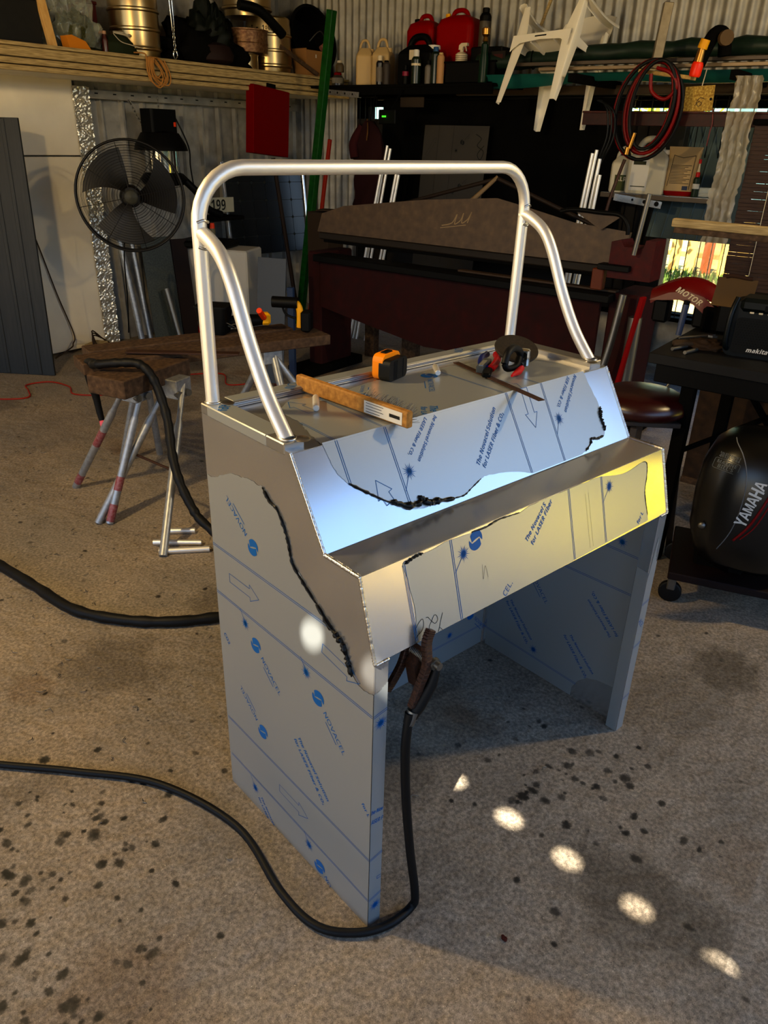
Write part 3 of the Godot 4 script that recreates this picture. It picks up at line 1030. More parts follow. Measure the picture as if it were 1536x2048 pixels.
	b.box(Vector3(CW / 2, 1.038, -0.543), Vector3(CW - 0.08, 0.022, 0.038), 0.002)
	b.tube(arr3([0.045, 1.046, -0.524, 0.95, 1.046, -0.524]), 0.0022, 6)
	b.tube(arr3([0.045, 1.038, -0.523, 0.95, 1.038, -0.523]), 0.0018, 6)
	var lip := obj("top_lip", b, mat(Color(0.58, 0.57, 0.56), 0.42, 0.95), t)
	b = MB.new()
	b.box(Vector3(0.0208, 1.0385, -0.425), Vector3(0.0484, 0.0226, 0.215), 0.002)
	b.box(Vector3(CW / 2, 1.0387, -0.5445), Vector3(CW - 0.11, 0.0224, 0.0384), 0.002)
	obj("film", b, M.film, lip)
	b = MB.new()
	xf = flatxf.call(1.0502)
	word(b, "The", Vector2(0.012, 0.50), Vector2(0.034, 0.525), xf, true)
	word(b, "for", Vector2(0.004, 0.485), Vector2(0.03, 0.51), xf, true)
	for u in [0.2, 0.46, 0.74]:
		word(b, "NO", Vector2(u, 0.53), Vector2(u + 0.03, 0.556), xf)
	stuff_print(b, lip)
	# welds along the outside corners
	for u in [0.0, CW]:
		for i in [1, 2, 3]:
			var r: float = [0, 0.0032, 0.004, 0.0032][i]
			obj("weld_bead", bead(Vector3(u, prof[i].y, -prof[i].x), Vector3(u, prof[i + 1].y, -prof[i + 1].x), r), M.weld, t)
		obj("weld_bead", bead(Vector3(clampf(u, 0.002, CW - 0.002), 0.7075, 0.001), Vector3(0.033 if u < 0.5 else CW - 0.033, 0.7075, 0.001), 0.003), M.weld, t)
	# hoop and braces of round tube
	var HR := 0.0143
	var h := []
	h.append_array(arr3([0.019, 1.047, -0.545, 0.017, 1.38, -0.545]))
	for i in 9:
		var a := PI - PI / 2 * i / 8
		h.append(Vector3(0.017 + 0.1 + cos(a) * 0.1, 1.393 + sin(a) * 0.1, -0.545))
	for i in 9:
		var a := PI / 2 - PI / 2 * i / 8
		h.append(Vector3(0.972 - 0.1 + cos(a) * 0.1, 1.393 + sin(a) * 0.1, -0.545))
	h.append_array(arr3([0.972, 1.38, -0.545, 0.965, 1.047, -0.545]))
	obj("hoop", MB.new().tube(h, HR, 20), M.tube, t)
	for u in [0.0195, 0.972]:
		var p := smooth(arr3([u, 1.377, -0.55, u, 1.377, -0.529, u, 1.349, -0.477, u, 1.300, -0.440, u, 1.20, -0.391, u, 1.115, -0.339, u, 1.047, -0.281]), 6)
		obj("brace", MB.new().tube(p, HR, 20), M.tube, t)
		for y in [1.4, 1.357]:  # ring welds where the brace meets the hoop, and at the feet
			obj("weld_bead", MB.new().tube(smooth(arr3([u - 0.012, y, -0.535, u, y + (0.004 if y > 1.38 else -0.004), -0.531, u + 0.012, y, -0.535]), 5), 0.003, 6), M.weld, t)
		for w in [0.545, 0.281]:
			var ring := []
			for i in 25:
				var a := TAU * i / 24
				ring.append(Vector3(u + cos(a) * HR * 1.05, 1.051, -w + sin(a) * HR * (1.05 if w > 0.5 else 1.25)))
			obj("weld_bead", MB.new().tube(ring, 0.003, 6), M.weld, t)
			obj("mounting_stud", MB.new().lathe([Vector2(0.0, 0.0035), Vector2(0.012, 0.003), Vector2(0.016, 0.0)], at(u + (0.02 if u < 0.5 else -0.02), 1.049, -w + 0.02), 12), M.weld, t)


# ---------------------------------------------------------------- what lies on the floor and on the console
func cx(u: float, y: float, w: float, turn := 0.0) -> Transform3D:  # a place on the console: along its width, up, and back from its front
	return Transform3D(Basis(Vector3.UP, 1.3664), Vector3(-0.6512, 0, -0.8825)) * Transform3D(Basis(Vector3.UP, turn), Vector3(u, y, -w))


func put(t: Node3D, xf: Transform3D) -> Node3D:
	t.transform = xf
	return t


func stuff(o: Node3D) -> Node3D:
	o.set_meta("kind", "stuff")
	return o


func floor_things() -> void:
	var b := MB.new()
	# earth cable: in from the left, round the console's foot, up to the clamp
	var p := smooth(arr3([-2.3, 0.011, -0.4, -1.9, 0.011, -0.54, -1.72, 0.011, -0.64, -1.54, 0.011, -0.75, -1.33, 0.011, -0.86, -1.07, 0.011, -0.89, -0.86, 0.011, -0.825, -0.74, 0.011, -0.81, -0.66, 0.011, -0.85, -0.615, 0.011, -0.91, -0.60, 0.013, -0.975]) + [cx(0.105, 0.06, -0.035).origin, cx(0.087, 0.20, -0.03).origin, cx(0.067, 0.36, -0.03).origin, cx(0.0595, 0.50, -0.028).origin, cx(0.070, 0.578, -0.024).origin], 8)
	tag(obj("earth_cable", MB.new().tube(p, 0.0095, 12), M.rubber), "thin black welding cable looping round the console foot up to the rusty clamp", "cable")
	var t := put(thing("earth_clamp", "rusty brown spring clamp biting the lower edge of the console fascia", "clamp"), cx(0.0, 0.0, 0.0))
	M.rust = grainy(81, Color(0.10, 0.06, 0.04), Color(0.36, 0.20, 0.11), Vector3(30, 30, 30), 0.55, 0.5)
	var arm := func(q: Array, w: Array, d: float) -> MB:
		var m := MB.new()
		var sp := smooth(q, 5)
		for i in sp.size() - 1:
			var k := float(i) / (sp.size() - 1)
			m.bar(sp[i] + (sp[i] - sp[i + 1]) * 0.3, sp[i + 1], lerpf(w[0], w[1], k), d, 0.002, Vector3(0, 0, 1))
		return m
	obj("jaw_arm", arm.call(arr3([0.124, 0.737, 0.014, 0.113, 0.715, 0.016, 0.106, 0.672, 0.026, 0.092, 0.63, 0.024, 0.076, 0.586, 0.022]), [0.02, 0.016], 0.014), M.rust, t)
	obj("jaw_arm", arm.call(arr3([0.118, 0.722, -0.03, 0.104, 0.695, -0.024, 0.09, 0.66, -0.022, 0.076, 0.63, -0.026, 0.062, 0.597, -0.034]), [0.02, 0.018], 0.012), M.rust, t)
	b = MB.new()
	b.prism(arr2([0.088, 0.665, 0.112, 0.70, 0.128, 0.66, 0.112, 0.62, 0.10, 0.612]), -0.014, 0.012)
	obj("pivot_plate", b, M.rust, t)
	b = MB.new()
	var coil := []
	for i in 90:
		coil.append(Vector3(0.112 + cos(i * 0.7) * 0.011, 0.682 + sin(i * 0.7) * 0.011, -0.018 + i * 0.0004))
	obj("spring", b.tube(coil, 0.0018, 6), M.steel, t)
	b = MB.new().cyl(Vector3(0.121, 0.672, 0.014), Vector3(0.121, 0.672, 0.046), 0.008, -1, 12)
	b.cyl(Vector3(0.121, 0.672, 0.028), Vector3(0.121, 0.672, 0.036), 0.0125, -1, 6)
	obj("cable_bolt", b, M.steel, t)
	obj("cable_lug", MB.new().tube(arr3([0.125, 0.66, 0.034, 0.115, 0.63, 0.034, 0.09, 0.585, 0.028, 0.076, 0.567, 0.024]), [0.008, 0.011, 0.012, 0.012], 12), M.rubber, t)
	obj("cable_sleeve", MB.new().cyl(Vector3(0.079, 0.578, 0.0245), Vector3(0.067, 0.553, 0.024), 0.0125, 0.0115, 12), M.steel, t)
	# thick torch cable on the floor and over the trestle
	p = smooth(arr3([-3.3, 0.02, -1.15, -2.95, 0.02, -1.18, -2.70, 0.02, -1.19, -2.46, 0.02, -1.19, -2.21, 0.02, -1.19, -2.02, 0.02, -1.26, -1.88, 0.02, -1.36, -1.77, 0.02, -1.49, -1.68, 0.02, -1.62, -1.75, 0.02, -1.78, -1.95, 0.022, -1.86, -2.12, 0.05, -1.84, -2.24, 0.11, -1.82, -2.30, 0.155, -1.82, -2.38, 0.25, -1.83, -2.45, 0.345, -1.86, -2.52, 0.466, -1.907, -2.58, 0.57, -1.925, -2.625, 0.645, -1.92, -2.67, 0.68, -1.90, -2.73, 0.682, -1.855, -2.81, 0.67, -1.81, -2.875, 0.655, -1.82]), 7)
	var rr := []
	for i in p.size():
		rr.append(0.019 + 0.0025 * sin(i * 1.7) * sin(i * 0.37))
	tag(obj("torch_cable", MB.new().tube(p, rr, 12), M.rubber), "thick black sleeved welding cable draped over the trestle and snaking across the floor", "cable")
	t = thing("welding_torch", "black welding torch with a pink ceramic cup hanging from the trestle end", "welding torch")
	obj("handle", MB.new().tube(smooth(arr3([-2.86, 0.665, -1.82, -2.93, 0.645, -1.835, -2.955, 0.58, -1.85, -2.955, 0.50, -1.865, -2.95, 0.42, -1.87, -2.943, 0.375, -1.872]), 6), [0.017, 0.017, 0.018, 0.019, 0.02, 0.02, 0.02, 0.02, 0.02, 0.02, 0.02, 0.02, 0.02, 0.02, 0.02, 0.02, 0.02, 0.019, 0.018, 0.017, 0.016, 0.016, 0.015, 0.015, 0.015, 0.015, 0.014, 0.014, 0.013, 0.013, 0.012], 12), M.rubber, t)
	b = MB.new().lathe([Vector2(0.006, 0.002), Vector2(0.007, 0.0), Vector2(0.0095, 0.0), Vector2(0.0125, 0.03), Vector2(0.0145, 0.036), Vector2(0.0145, 0.052), Vector2(0.006, 0.056)], Transform3D(Basis.from_euler(Vector3(0.03, 0, -0.12)), Vector3(-2.942, 0.325, -1.873)), 18)
	obj("ceramic_cup", b, mat(Color(0.85, 0.36, 0.42), 0.5), t)
	obj("tungsten", MB.new().cyl(Vector3(-2.942, 0.33, -1.873), Vector3(-2.9425, 0.313, -1.873), 0.0012), M.steel, t)
	# trestle: a short board on two folding tube A-frames
	t = thing("trestle", "short timber board on splayed galvanised tube legs with red paint marks, nearest the console", "trestle")
	var bx := Transform3D(Basis(Vector3.UP, 0.19), Vector3(-2.755, 0.60, -1.97))
	obj("board", MB.new().box(Vector3.ZERO, Vector3(0.2, 0.078, 0.42), 0.004, bx), M.oldwood, t)
	M.legpaint = grainy(83, Color(0.42, 0.02, 0.05), Color(0.60, 0.50, 0.48), Vector3(9, 9, 9), 0.5, 0.2, 0.03)
	var legs := [[-2.77, 0.57, -1.90, -3.16, 0.0, -1.82], [-2.72, 0.57, -1.95, -2.71, 0.0, -1.69], [-2.68, 0.56, -2.05, -2.75, 0.0, -1.66], [-2.625, 0.56, -2.09, -2.30, 0.0, -1.65]]
	for i in 4:
		var q: Array = arr3(legs[i])
		q[1].y = 0.004
		var lg := obj("leg", MB.new().tube([q[0], q[0].lerp(q[1], 0.22), q[0].lerp(q[1], 0.26), q[1]], [0.012, 0.012, 0.0175, 0.0175], 14), M.galv, t)
		for k in [[0.42, 0.56], [0.86, 0.95]] if i == 0 else ([[0.66, 0.76], [0.86, 0.985]] if i == 1 else []):
			obj("paint_band", MB.new().cyl(q[0].lerp(q[1], k[0]), q[0].lerp(q[1], k[1]), 0.0180, -1, 14, false), M.legpaint, lg)
	for q in [[-2.745, 0.545, -1.93], [-2.655, 0.545, -2.075]]:
		b = MB.new().box(Vector3.ZERO, Vector3(0.085, 0.085, 0.10), 0.004, Transform3D(Basis(Vector3.UP, 0.19), Vector3(q[0], q[1], q[2])))
		var br := obj("bracket", b, M.galv, t)
		b = MB.new()
		for dz in [-0.02, 0.03]:
			b = MB.new().cyl(Vector3(q[0] + 0.035, q[1] - 0.02, q[2] + dz), Vector3(q[0] + 0.058, q[1] - 0.02, q[2] + dz), 0.016, -1, 8)
			obj("pivot_bolt", b, M.steel, br)
	obj("stretcher", MB.new().cyl(Vector3(-2.715, 0.27, -1.87), Vector3(-2.47, 0.27, -1.86), 0.006), M.rust, t)
	# the long bench plank behind it
	var pa := Vector3(-2.98, 0.632, -1.82)
	var pe := Vector3(-2.565, 0.632, -2.95)
	t = thing("plank_bench", "long weathered brown plank laid as a bench on folding trestles by the left wall", "bench")
	obj("plank", MB.new().bar(pa, pe, 0.17, 0.05, 0.004), M.oldwood, t)
	obj("plank", MB.new().bar(Vector3(-3.12, 0.632, -1.95), Vector3(-2.78, 0.632, -2.92), 0.13, 0.05, 0.004), M.oldwood, t)
	for q in [[-2.66, 0.575, -2.66]]:
		obj("bracket", MB.new().box(Vector3.ZERO, Vector3(0.09, 0.075, 0.10), 0.004, Transform3D(Basis(Vector3.UP, -0.35), Vector3(q[0], q[1], q[2]))), M.galv, t)
		for f in [[-2.30, -2.50], [-2.36, -2.95], [-3.02, -2.56], [-2.98, -2.85]]:
			var a := Vector3(q[0] + (0.03 if f[0] > -2.6 else -0.03), 0.57, q[2])
			var e := Vector3(f[0], 0.004, f[1])
			obj("leg", MB.new().tube([a, a.lerp(e, 0.22), a.lerp(e, 0.27), e], [0.02, 0.02, 0.0175, 0.0175], 12), M.galv, t)
	for f in [[-3.25, -2.15], [-3.2, -2.35]]:
		obj("leg", MB.new().cyl(Vector3(-3.05, 0.60, -2.2), Vector3(f[0], 0.004, f[1]), 0.0175), M.galv, t)
	b = MB.new().bar(Vector3(-2.91, 0.667, -2.02), Vector3(-2.52, 0.667, -2.33), 0.045, 0.008, 0.001)
	tag(obj("flat_bar", b, M.rust), "rusty flat steel bar lying slantwise across the plank", "steel bar")
	# short aluminium tube offcuts on the floor
	var offs := [[-2.41, -1.69, -2.255, -1.815, "longest"], [-2.33, -1.655, -2.19, -1.80, ""], [-2.46, -1.78, -2.36, -1.87, ""]]
	var lab := ["round aluminium tube offcut on the floor, middle of the three by the trestle foot", "round aluminium tube offcut on the floor, nearest of the three by the console", "short aluminium tube offcut on the floor, farthest of the three behind the trestle foot"]
	for i in 3:
		var q: Array = offs[i]
		b = MB.new().lathe([Vector2(0.0095, 0), Vector2(0.0125, 0), Vector2(0.0125, 1), Vector2(0.0095, 1), Vector2(0.0095, 0)], Transform3D(Basis(Vector3.UP.cross(Vector3(q[2] - q[0], 0, q[3] - q[1]).normalized()), Vector3(q[2] - q[0], 0, q[3] - q[1]), Vector3.UP), Vector3(q[0], 0.0128, q[1])), 16)
		tag(obj("tube_offcut", b, M.tube), lab[i], "tube offcut", "tube offcuts on the floor")
	# orange extension cord
	p = smooth(arr3([-5.0, 0.006, -2.1, -4.68, 0.006, -2.29, -4.59, 0.006, -2.42, -4.72, 0.006, -2.5, -4.84, 0.006, -2.56, -4.79, 0.006, -2.70, -4.6, 0.006, -2.72, -4.43, 0.006, -2.65, -4.26, 0.006, -2.80, -4.25, 0.006, -3.05, -4.33, 0.006, -3.25, -4.1, 0.006, -3.6, -3.85, 0.006, -3.45, -3.7, 0.006, -3.7, -3.55, 0.006, -3.6]), 8)
	tag(obj("extension_cord", MB.new().tube(p, 0.005, 8), mat(Color(0.55, 0.1, 0.02), 0.5)), "thin orange extension cord trailing across the brown floor", "cord")
	# rust flake
	b = MB.new()
	for i in 5:
		b.ball(Vector3(-0.40 + rng.randf_range(-0.006, 0.006), 0.003, -1.04 + rng.randf_range(-0.006, 0.006)), Vector3(0.005, 0.003, 0.004), I, 8)
	tag(stuff(obj("rust_crumbs", b, mat(Color(0.25, 0.08, 0.03), 0.9))), "crumb of brown rust lying alone on the concrete", "debris")
	# curled metal shavings and chips all over the back of the floor
	b = MB.new()
	for i in 420:
		var c := Vector3(-2.6 + rng.randfn(0, 0.8), 0.002, -1.7 + rng.randfn(0, 0.75))
		var a := rng.randf() * TAU
		var l := rng.randf_range(0.003, 0.016)
		b.tube([c, c + Vector3(cos(a), 0.25, sin(a)) * l, c + Vector3(cos(a + 0.7), 0.1, sin(a + 0.7)) * l * 1.8], 0.0012, 4, false)
	tag(stuff(obj("metal_shavings", b, M.steel)), "bright metal shavings scattered over the floor round the trestles", "shavings")
	console_top()


func console_top() -> void:
	var y := 1.0375
	# wire brush
	var t := put(thing("wire_brush", "wooden wire brush with a white label, lying on the console top", "wire brush"), cx(0.248, y, 0.375, 0.06))
	var ow := grainy(91, Color(0.50, 0.33, 0.13), Color(0.74, 0.52, 0.24), Vector3(12, 12, 12), 0.6)
	obj("handle", MB.new().box(Vector3(0, 0.018, 0), Vector3(0.017, 0.034, 0.345), 0.003), ow, t)
	var b := MB.new()
	for i in 26:
		for k in 3:
			for h in 3:
				var a := Vector3(0.007, 0.009 + 0.008 * k, 0.165 - i * 0.0062 + rng.randf_range(-0.002, 0.002))
				var d := Vector3(rng.randf_range(0.018, 0.026), rng.randf_range(-0.006, 0.012) + 0.004 * k, rng.randf_range(-0.007, 0.009))
				b.tube([a, a + d * 0.5, a + d + Vector3(0, rng.randf_range(-0.003, 0.003), 0)], 0.0005, 3, false)
	stuff(obj("bristles", b, M.steel, t))
	var lx := Transform3D(Basis(Vector3(0, 0, 1), Vector3.UP, Vector3(-1, 0, 0)), Vector3(-0.0092, 0.018, 0.0))
	b = MB.new().flat(arr2([0.05, -0.013, 0.158, -0.013, 0.158, 0.013, 0.05, 0.013]), lx)
	var lb := obj("label", b, M.white, t)
	lx.origin.x -= 0.0004
	b = MB.new()
	for r in 4:
		stroke(b, [Vector2(0.056, 0.009 - r * 0.006), Vector2(0.056 + [0.05, 0.045, 0.05, 0.04][r], 0.009 - r * 0.006)], 0.0012, lx)
	stroke(b, [Vector2(0.125, 0.0), Vector2(0.15, 0.0)], 0.007, lx)
	stuff(obj("print", b, M.ink, lb))
	# tape measure
	t = put(thing("tape_measure", "yellow and black tape measure standing on the console top", "tape measure"), cx(0.465, y, 0.497, 0.28))
	b = MB.new().prism(rrect(0.078, 0.06, 0.016, 6), -0.022, 0.006, at(0, 0.03, 0))
	obj("rubber_case", MB.new().prism(rrect(0.08, 0.05, 0.013, 6), -0.004, 0.026, at(0, 0.0255, 0)), M.rubber, t)
	obj("yellow_shell", b, mat(Color(0.95, 0.52, 0.02), 0.4), t)
	b = MB.new()
	for x in [-0.018, -0.012, -0.006, 0.022]:
		b = MB.new().box(Vector3(x, 0.0245, 0.0262), Vector3(0.002, 0.044, 0.002), 0.0006)
		obj("grip_rib", b, M.rubber, t)
	obj("lock_button", MB.new().box(Vector3(0.0, 0.0605, -0.008), Vector3(0.032, 0.005, 0.016), 0.002), M.black, t)
	# two short aluminium rods
	for q in [[0.196, 0.427, 0.075, 0.94, "short round aluminium offcut beside the wooden brush on the console"], [0.587, 0.458, 0.06, 0.9, "short round aluminium offcut on the printed logo behind the film lettering"]]:
		var r := MB.new().lathe([Vector2(0, 0), Vector2(0.006, 0.0), Vector2(0.0072, 0.0015), Vector2(0.0072, q[2] - 0.002), Vector2(0.006, q[2]), Vector2(0, q[2])], Transform3D(Basis(Vector3(0, 1, 0), Vector3(1, 0, 0), Vector3(0, 0, -1)), Vector3(-q[2] / 2, 0.0076, 0)), 16)
		put(tag(obj("aluminium_offcut", r, M.tube), q[4], "offcut", "offcuts on the console"), cx(q[0], y, q[1], q[3]))
	# steel rule hanging over the bend
	var a := cx(0.69, y + 0.002, 0.49).origin
	var e := cx(0.612, y + 0.0025, 0.155).origin
	b = MB.new().bar(a, e, 0.017, 0.0025, 0.0005)
	tag(obj("flat_rod", b, M.rust), "thin rusty flat bar lying across the console top and jutting over its front bend", "steel bar")
	# pliers and clamp
	t = put(thing("pliers", "pliers with blue and red grips lying on the console top under the black clamp", "pliers"), cx(0.745, y, 0.42, 0.62))
	obj("jaw", MB.new().box(Vector3(-0.095, 0.008, 0.0), Vector3(0.06, 0.012, 0.022), 0.004), M.black, t)
	obj("grip", MB.new().tube(smooth(arr3([-0.065, 0.01, -0.006, -0.03, 0.011, -0.022, 0.03, 0.011, -0.026, 0.07, 0.011, -0.018]), 5), 0.0085, 10), mat(Color(0.03, 0.09, 0.36), 0.4), t)
	obj("grip", MB.new().tube(smooth(arr3([-0.065, 0.01, 0.006, -0.03, 0.012, 0.012, 0.03, 0.013, 0.014, 0.07, 0.012, 0.006]), 5), 0.0095, 10), mat(Color(0.55, 0.015, 0.03), 0.4), t)
	t = put(thing("grey_block", "small grey metal block in front of the pliers on the console", "metal block"), cx(0.70, y, 0.405, 0.5))
	obj("body", MB.new().box(Vector3(0, 0.01, 0), Vector3(0.085, 0.02, 0.02), 0.002), mat(Color(0.24, 0.25, 0.25), 0.4), t)
	obj("edge_strip", MB.new().box(Vector3(-0.01, 0.0205, 0), Vector3(0.05, 0.002, 0.012), 0.0005), M.alu, t)
	t = put(thing("grinding_disc", "worn brown grinding disc leaning on the tools on the console", "grinding disc"), cx(0.828, y, 0.41, 0.0) * at(0, 0.03, 0, 0.2, 0.30, 0.24))
	obj("disc", MB.new().lathe([Vector2(0.011, 0.0), Vector2(0.056, 0.0), Vector2(0.0575, 0.004), Vector2(0.056, 0.008), Vector2(0.02, 0.006), Vector2(0.011, 0.008), Vector2(0.011, 0.0)], I, 32), grainy(93, Color(0.10, 0.08, 0.06), Color(0.22, 0.18, 0.13), Vector3(20, 20, 20), 0.7), t)
	t = put(thing("spring_clamp", "black looped clamp with a red lever standing among the tools on the console", "clamp"), cx(0.745, y, 0.345, 0.35))
	obj("loop", MB.new().tube(smooth(arr3([-0.045, 0.03, -0.01, -0.03, 0.052, -0.01, 0.0, 0.058, -0.01, 0.035, 0.05, -0.008, 0.05, 0.035, -0.004, 0.052, 0.012, 0.0, 0.03, 0.0095, 0.004]), 6), 0.0095, 10), M.rubber, t)
	obj("arm", MB.new().tube(smooth(arr3([-0.045, 0.03, -0.01, -0.04, 0.018, -0.004, 0.0, 0.016, 0.004, 0.03, 0.03, 0.0]), 5), 0.008, 10), M.black, t)
	obj("lever", MB.new().tube(arr3([-0.06, 0.008, 0.016, -0.02, 0.009, 0.018, 0.012, 0.011, 0.016]), [0.003, 0.009, 0.007], 10), mat(Color(0.7, 0.02, 0.05), 0.35), t)
	obj("spring_steel", MB.new().box(Vector3(0.056, 0.026, 0.006), Vector3(0.016, 0.045, 0.026), 0.004), M.chrome, t)


# ---------------------------------------------------------------- the left wall and its timber shelf
func keg(at_: Vector3, r: float, h: float, label: String, m: Material, text := "") -> void:
	var t := thing("keg", label, "keg", at_, 0.0)
	var p := [Vector2(0.0, 0.01), Vector2(r * 0.86, 0.0), Vector2(r * 0.9, 0.0)]
	for k in [[0.0, 0.9], [0.10, 0.92], [0.125, 1.0], [0.15, 1.0], [0.175, 0.955], [0.38, 0.955], [0.40, 1.0], [0.425, 1.0], [0.445, 0.955], [0.66, 0.955], [0.68, 1.0], [0.705, 1.0], [0.725, 0.955], [0.86, 0.955], [0.9, 0.93], [0.985, 0.93], [1.0, 0.91]]:
		p.append(Vector2(r * k[1], h * k[0]))
	obj("body", MB.new().lathe(p, I, 40), m, t)
	obj("rolled_rim", MB.new().lathe([Vector2(r * 0.90, h), Vector2(r * 0.87, h + 0.008), Vector2(r * 0.84, h), Vector2(r * 0.8, h - 0.06), Vector2(0, h - 0.065)], I, 40), m, t)
	if text:
		var b := MB.new()
		var f := MB.new()
		for i in text.length():
			var a := 0.55 - (text.length() / 2.0 - i) * 0.135
			var xf := Transform3D(Basis(Vector3.UP, a), Vector3(sin(a), 0, cos(a)) * (r * 0.956 + 0.0008) + Vector3(0, h * 0.80, 0))
			if text[i] != " ":
				word(f, text[i], Vector2(-0.009, 0), Vector2(0.009, 0), xf, true, "Droid Sans", 0.0, 1.0)
		b.add(f.mesh())
		stuff(obj("lettering", b, M.ink, t))


func crumple(c: Vector3, s: Vector3, sd: int, amp := 0.25, seg := 22) -> MB:  # a soft heap: a dome with folds, flat below
	var f := FastNoiseLite.new()
	f.seed = sd
	f.frequency = 0.9
	var rows := []
	for i in seg / 2 + 1:
		var t := PI * 0.5 * i / (seg / 2)
		var row := PackedVector3Array()
		for j in seg:
			var a := TAU * j / seg
			var d := Vector3(cos(t) * cos(a), sin(t), cos(t) * sin(a))
			var k := 1.0 + amp * f.get_noise_3dv(d * 2.2) * 1.6
			row.push_back(c + Vector3(d.x * s.x, d.y * s.y, d.z * s.z) * k)
		rows.append(row)
	var b := MB.new().grid(rows, true, true)
	b.poly(Array(rows[0]), Vector3.DOWN)
	return b


func chain(a: Vector3, e: Vector3, n: int, m: Material, parent: Node3D) -> void:
	var b := MB.new()
	var d := (e - a) / n
	for i in n:
		var c := a + d * (i + 0.5)
		var xf := frame(c, d, Vector3(0.3, 0.1, 1).normalized() if i % 2 else Vector3(1, 0.2, -0.3).normalized())
		var q := []
		for k in 11:
			var t := TAU * k / 10
			q.append(xf * Vector3(cos(t) * d.length() * 0.68, sin(t) * d.length() * 0.36, 0))
		b.tube(q, d.length() * 0.11, 6, false)
	stuff(obj("chain", b, m, parent))


func left_side() -> void:
	# the shelf: a deck on a double timber fascia
	var t := thing("timber_shelf", "long timber shelf with a laminated two-board front edge high on the left wall", "shelf", Vector3(0, 0, -1.8))
	var tm: StandardMaterial3D = M.timber
	obj("deck", MB.new().box(Vector3(-5.14, 1.99, 0), Vector3(0.6, 0.02, 8.3), 0.002), tm, t)
	obj("fascia_board", MB.new().box(Vector3(-4.866, 1.951, 0), Vector3(0.035, 0.052, 8.3), 0.004), tm, t)
	obj("fascia_board", MB.new().box(Vector3(-4.850, 1.902, 0), Vector3(0.045, 0.032, 8.3), 0.004), tm, t)
	obj("fascia_board", MB.new().box(Vector3(-4.856, 1.866, 0), Vector3(0.04, 0.029, 8.3), 0.004), tm, t)
	obj("soffit", MB.new().box(Vector3(-5.14, 1.862, 0), Vector3(0.55, 0.018, 8.3), 0.002), M.wall, t)
	# crinkled foil insulation and the slotted rail
	var rows := []
	rng.seed = 77
	for i in 240:
		var row := PackedVector3Array()
		for j in 17:
			row.push_back(Vector3(-5.362 + rng.randf_range(-0.006, 0.006) + 0.004 * sin(i * 0.5), 1.82 - i * 1.81 / 239.0 + rng.randf_range(-0.003, 0.003), -3.545 - j * 0.0082 + rng.randf_range(-0.003, 0.003)))
		rows.append(row)
	var fo := obj("foil_strip", MB.new().grid(rows), mat(Color(0.92, 0.90, 0.84), 0.34, 0.9))
	tag(fo, "strip of crinkled silver foil insulation running down the left wall beside the white lining", "insulation")
	t = thing("slotted_rail", "perforated steel rail under the timber shelf along the ribbed left wall", "rail")
	obj("channel", MB.new().box(Vector3(-5.40, 1.78, -4.75), Vector3(0.03, 0.05, 2.3), 0.002), M.zinc, t)
	obj("flange", MB.new().box(Vector3(-5.395, 1.752, -4.75), Vector3(0.05, 0.006, 2.3), 0.001), M.zinc, t)
	for i in 14:
		obj("slot", MB.new().box(Vector3(-5.3852, 1.783, -3.75 - i * 0.155), Vector3(0.002, 0.008, 0.028), 0.0), M.black, t)
	# things along the shelf, left to right
	t = thing("speaker_box", "dark grey flat-sided box at the left end of the timber shelf", "box", Vector3(-5.10, 2.0, -2.70))
	obj("cabinet", MB.new().box(Vector3(0, 0.12, 0), Vector3(0.26, 0.24, 0.86), 0.006), grainy(101, Color(0.045, 0.042, 0.04), Color(0.08, 0.075, 0.07), Vector3(3, 3, 3), 0.6), t)
	obj("lid", MB.new().box(Vector3(0, 0.245, 0), Vector3(0.28, 0.012, 0.87), 0.003), M.black, t)
	var b := MB.new().bar(Vector3(-4.93, 2.003, -3.165), Vector3(-5.0, 2.42, -3.14), 0.052, 0.03, 0.002, Vector3.RIGHT)
	tag(obj("batten", b, grainy(102, Color(0.70, 0.52, 0.28), Color(0.82, 0.66, 0.40), Vector3(5, 2, 5), 0.6)), "pale yellow timber batten standing against the dark box on the shelf", "batten")
	t = thing("clear_bag", "clear plastic bag of green and brown bits slumped on the shelf beside the batten", "bag", Vector3(-5.09, 2.0, -3.42))
	obj("contents", crumple(Vector3.ZERO, Vector3(0.14, 0.22, 0.16), 5, 0.3), grainy(103, Color(0.04, 0.10, 0.02), Color(0.34, 0.28, 0.12), Vector3(9, 9, 9), 0.7, 0.0, 0.03), t)
	var film := mat(Color(0.9, 0.95, 0.9, 0.10), 0.08)
	film.transparency = BaseMaterial3D.TRANSPARENCY_ALPHA
	obj("film", crumple(Vector3(0, 0.02, 0.0), Vector3(0.16, 0.29, 0.19), 6, 0.42, 34), film, t)
	b = MB.new().prism(arr2([0.075, 0.0, -0.08, 0.0, -0.045, 0.045, 0.05, 0.072, 0.085, 0.066]), -0.035, 0.035, Transform3D(Basis(Vector3(0, 0, 1), Vector3.UP, Vector3(-1, 0, 0)), Vector3(-4.91, 2.001, -3.32)))
	tag(obj("folded_cloth", b, mat(Color(0.72, 0.42, 0.06), 0.85)), "small folded yellow-orange cloth at the foot of the clear bag", "cloth")
	t = thing("red_box", "dark red box half hidden behind the clear bag and the steel keg", "box", Vector3(-5.25, 2.0, -3.58))
	obj("body", MB.new().box(Vector3(0, 0.15, 0), Vector3(0.14, 0.30, 0.22), 0.006), M.deepred, t)
	obj("lid", MB.new().box(Vector3(0, 0.305, 0), Vector3(0.15, 0.02, 0.23), 0.004), M.deepred, t)
	t = thing("brown_bottle", "small dark red-brown bottle between the clear bag and the green canvas bag", "bottle", Vector3(-4.97, 2.0, -3.575))
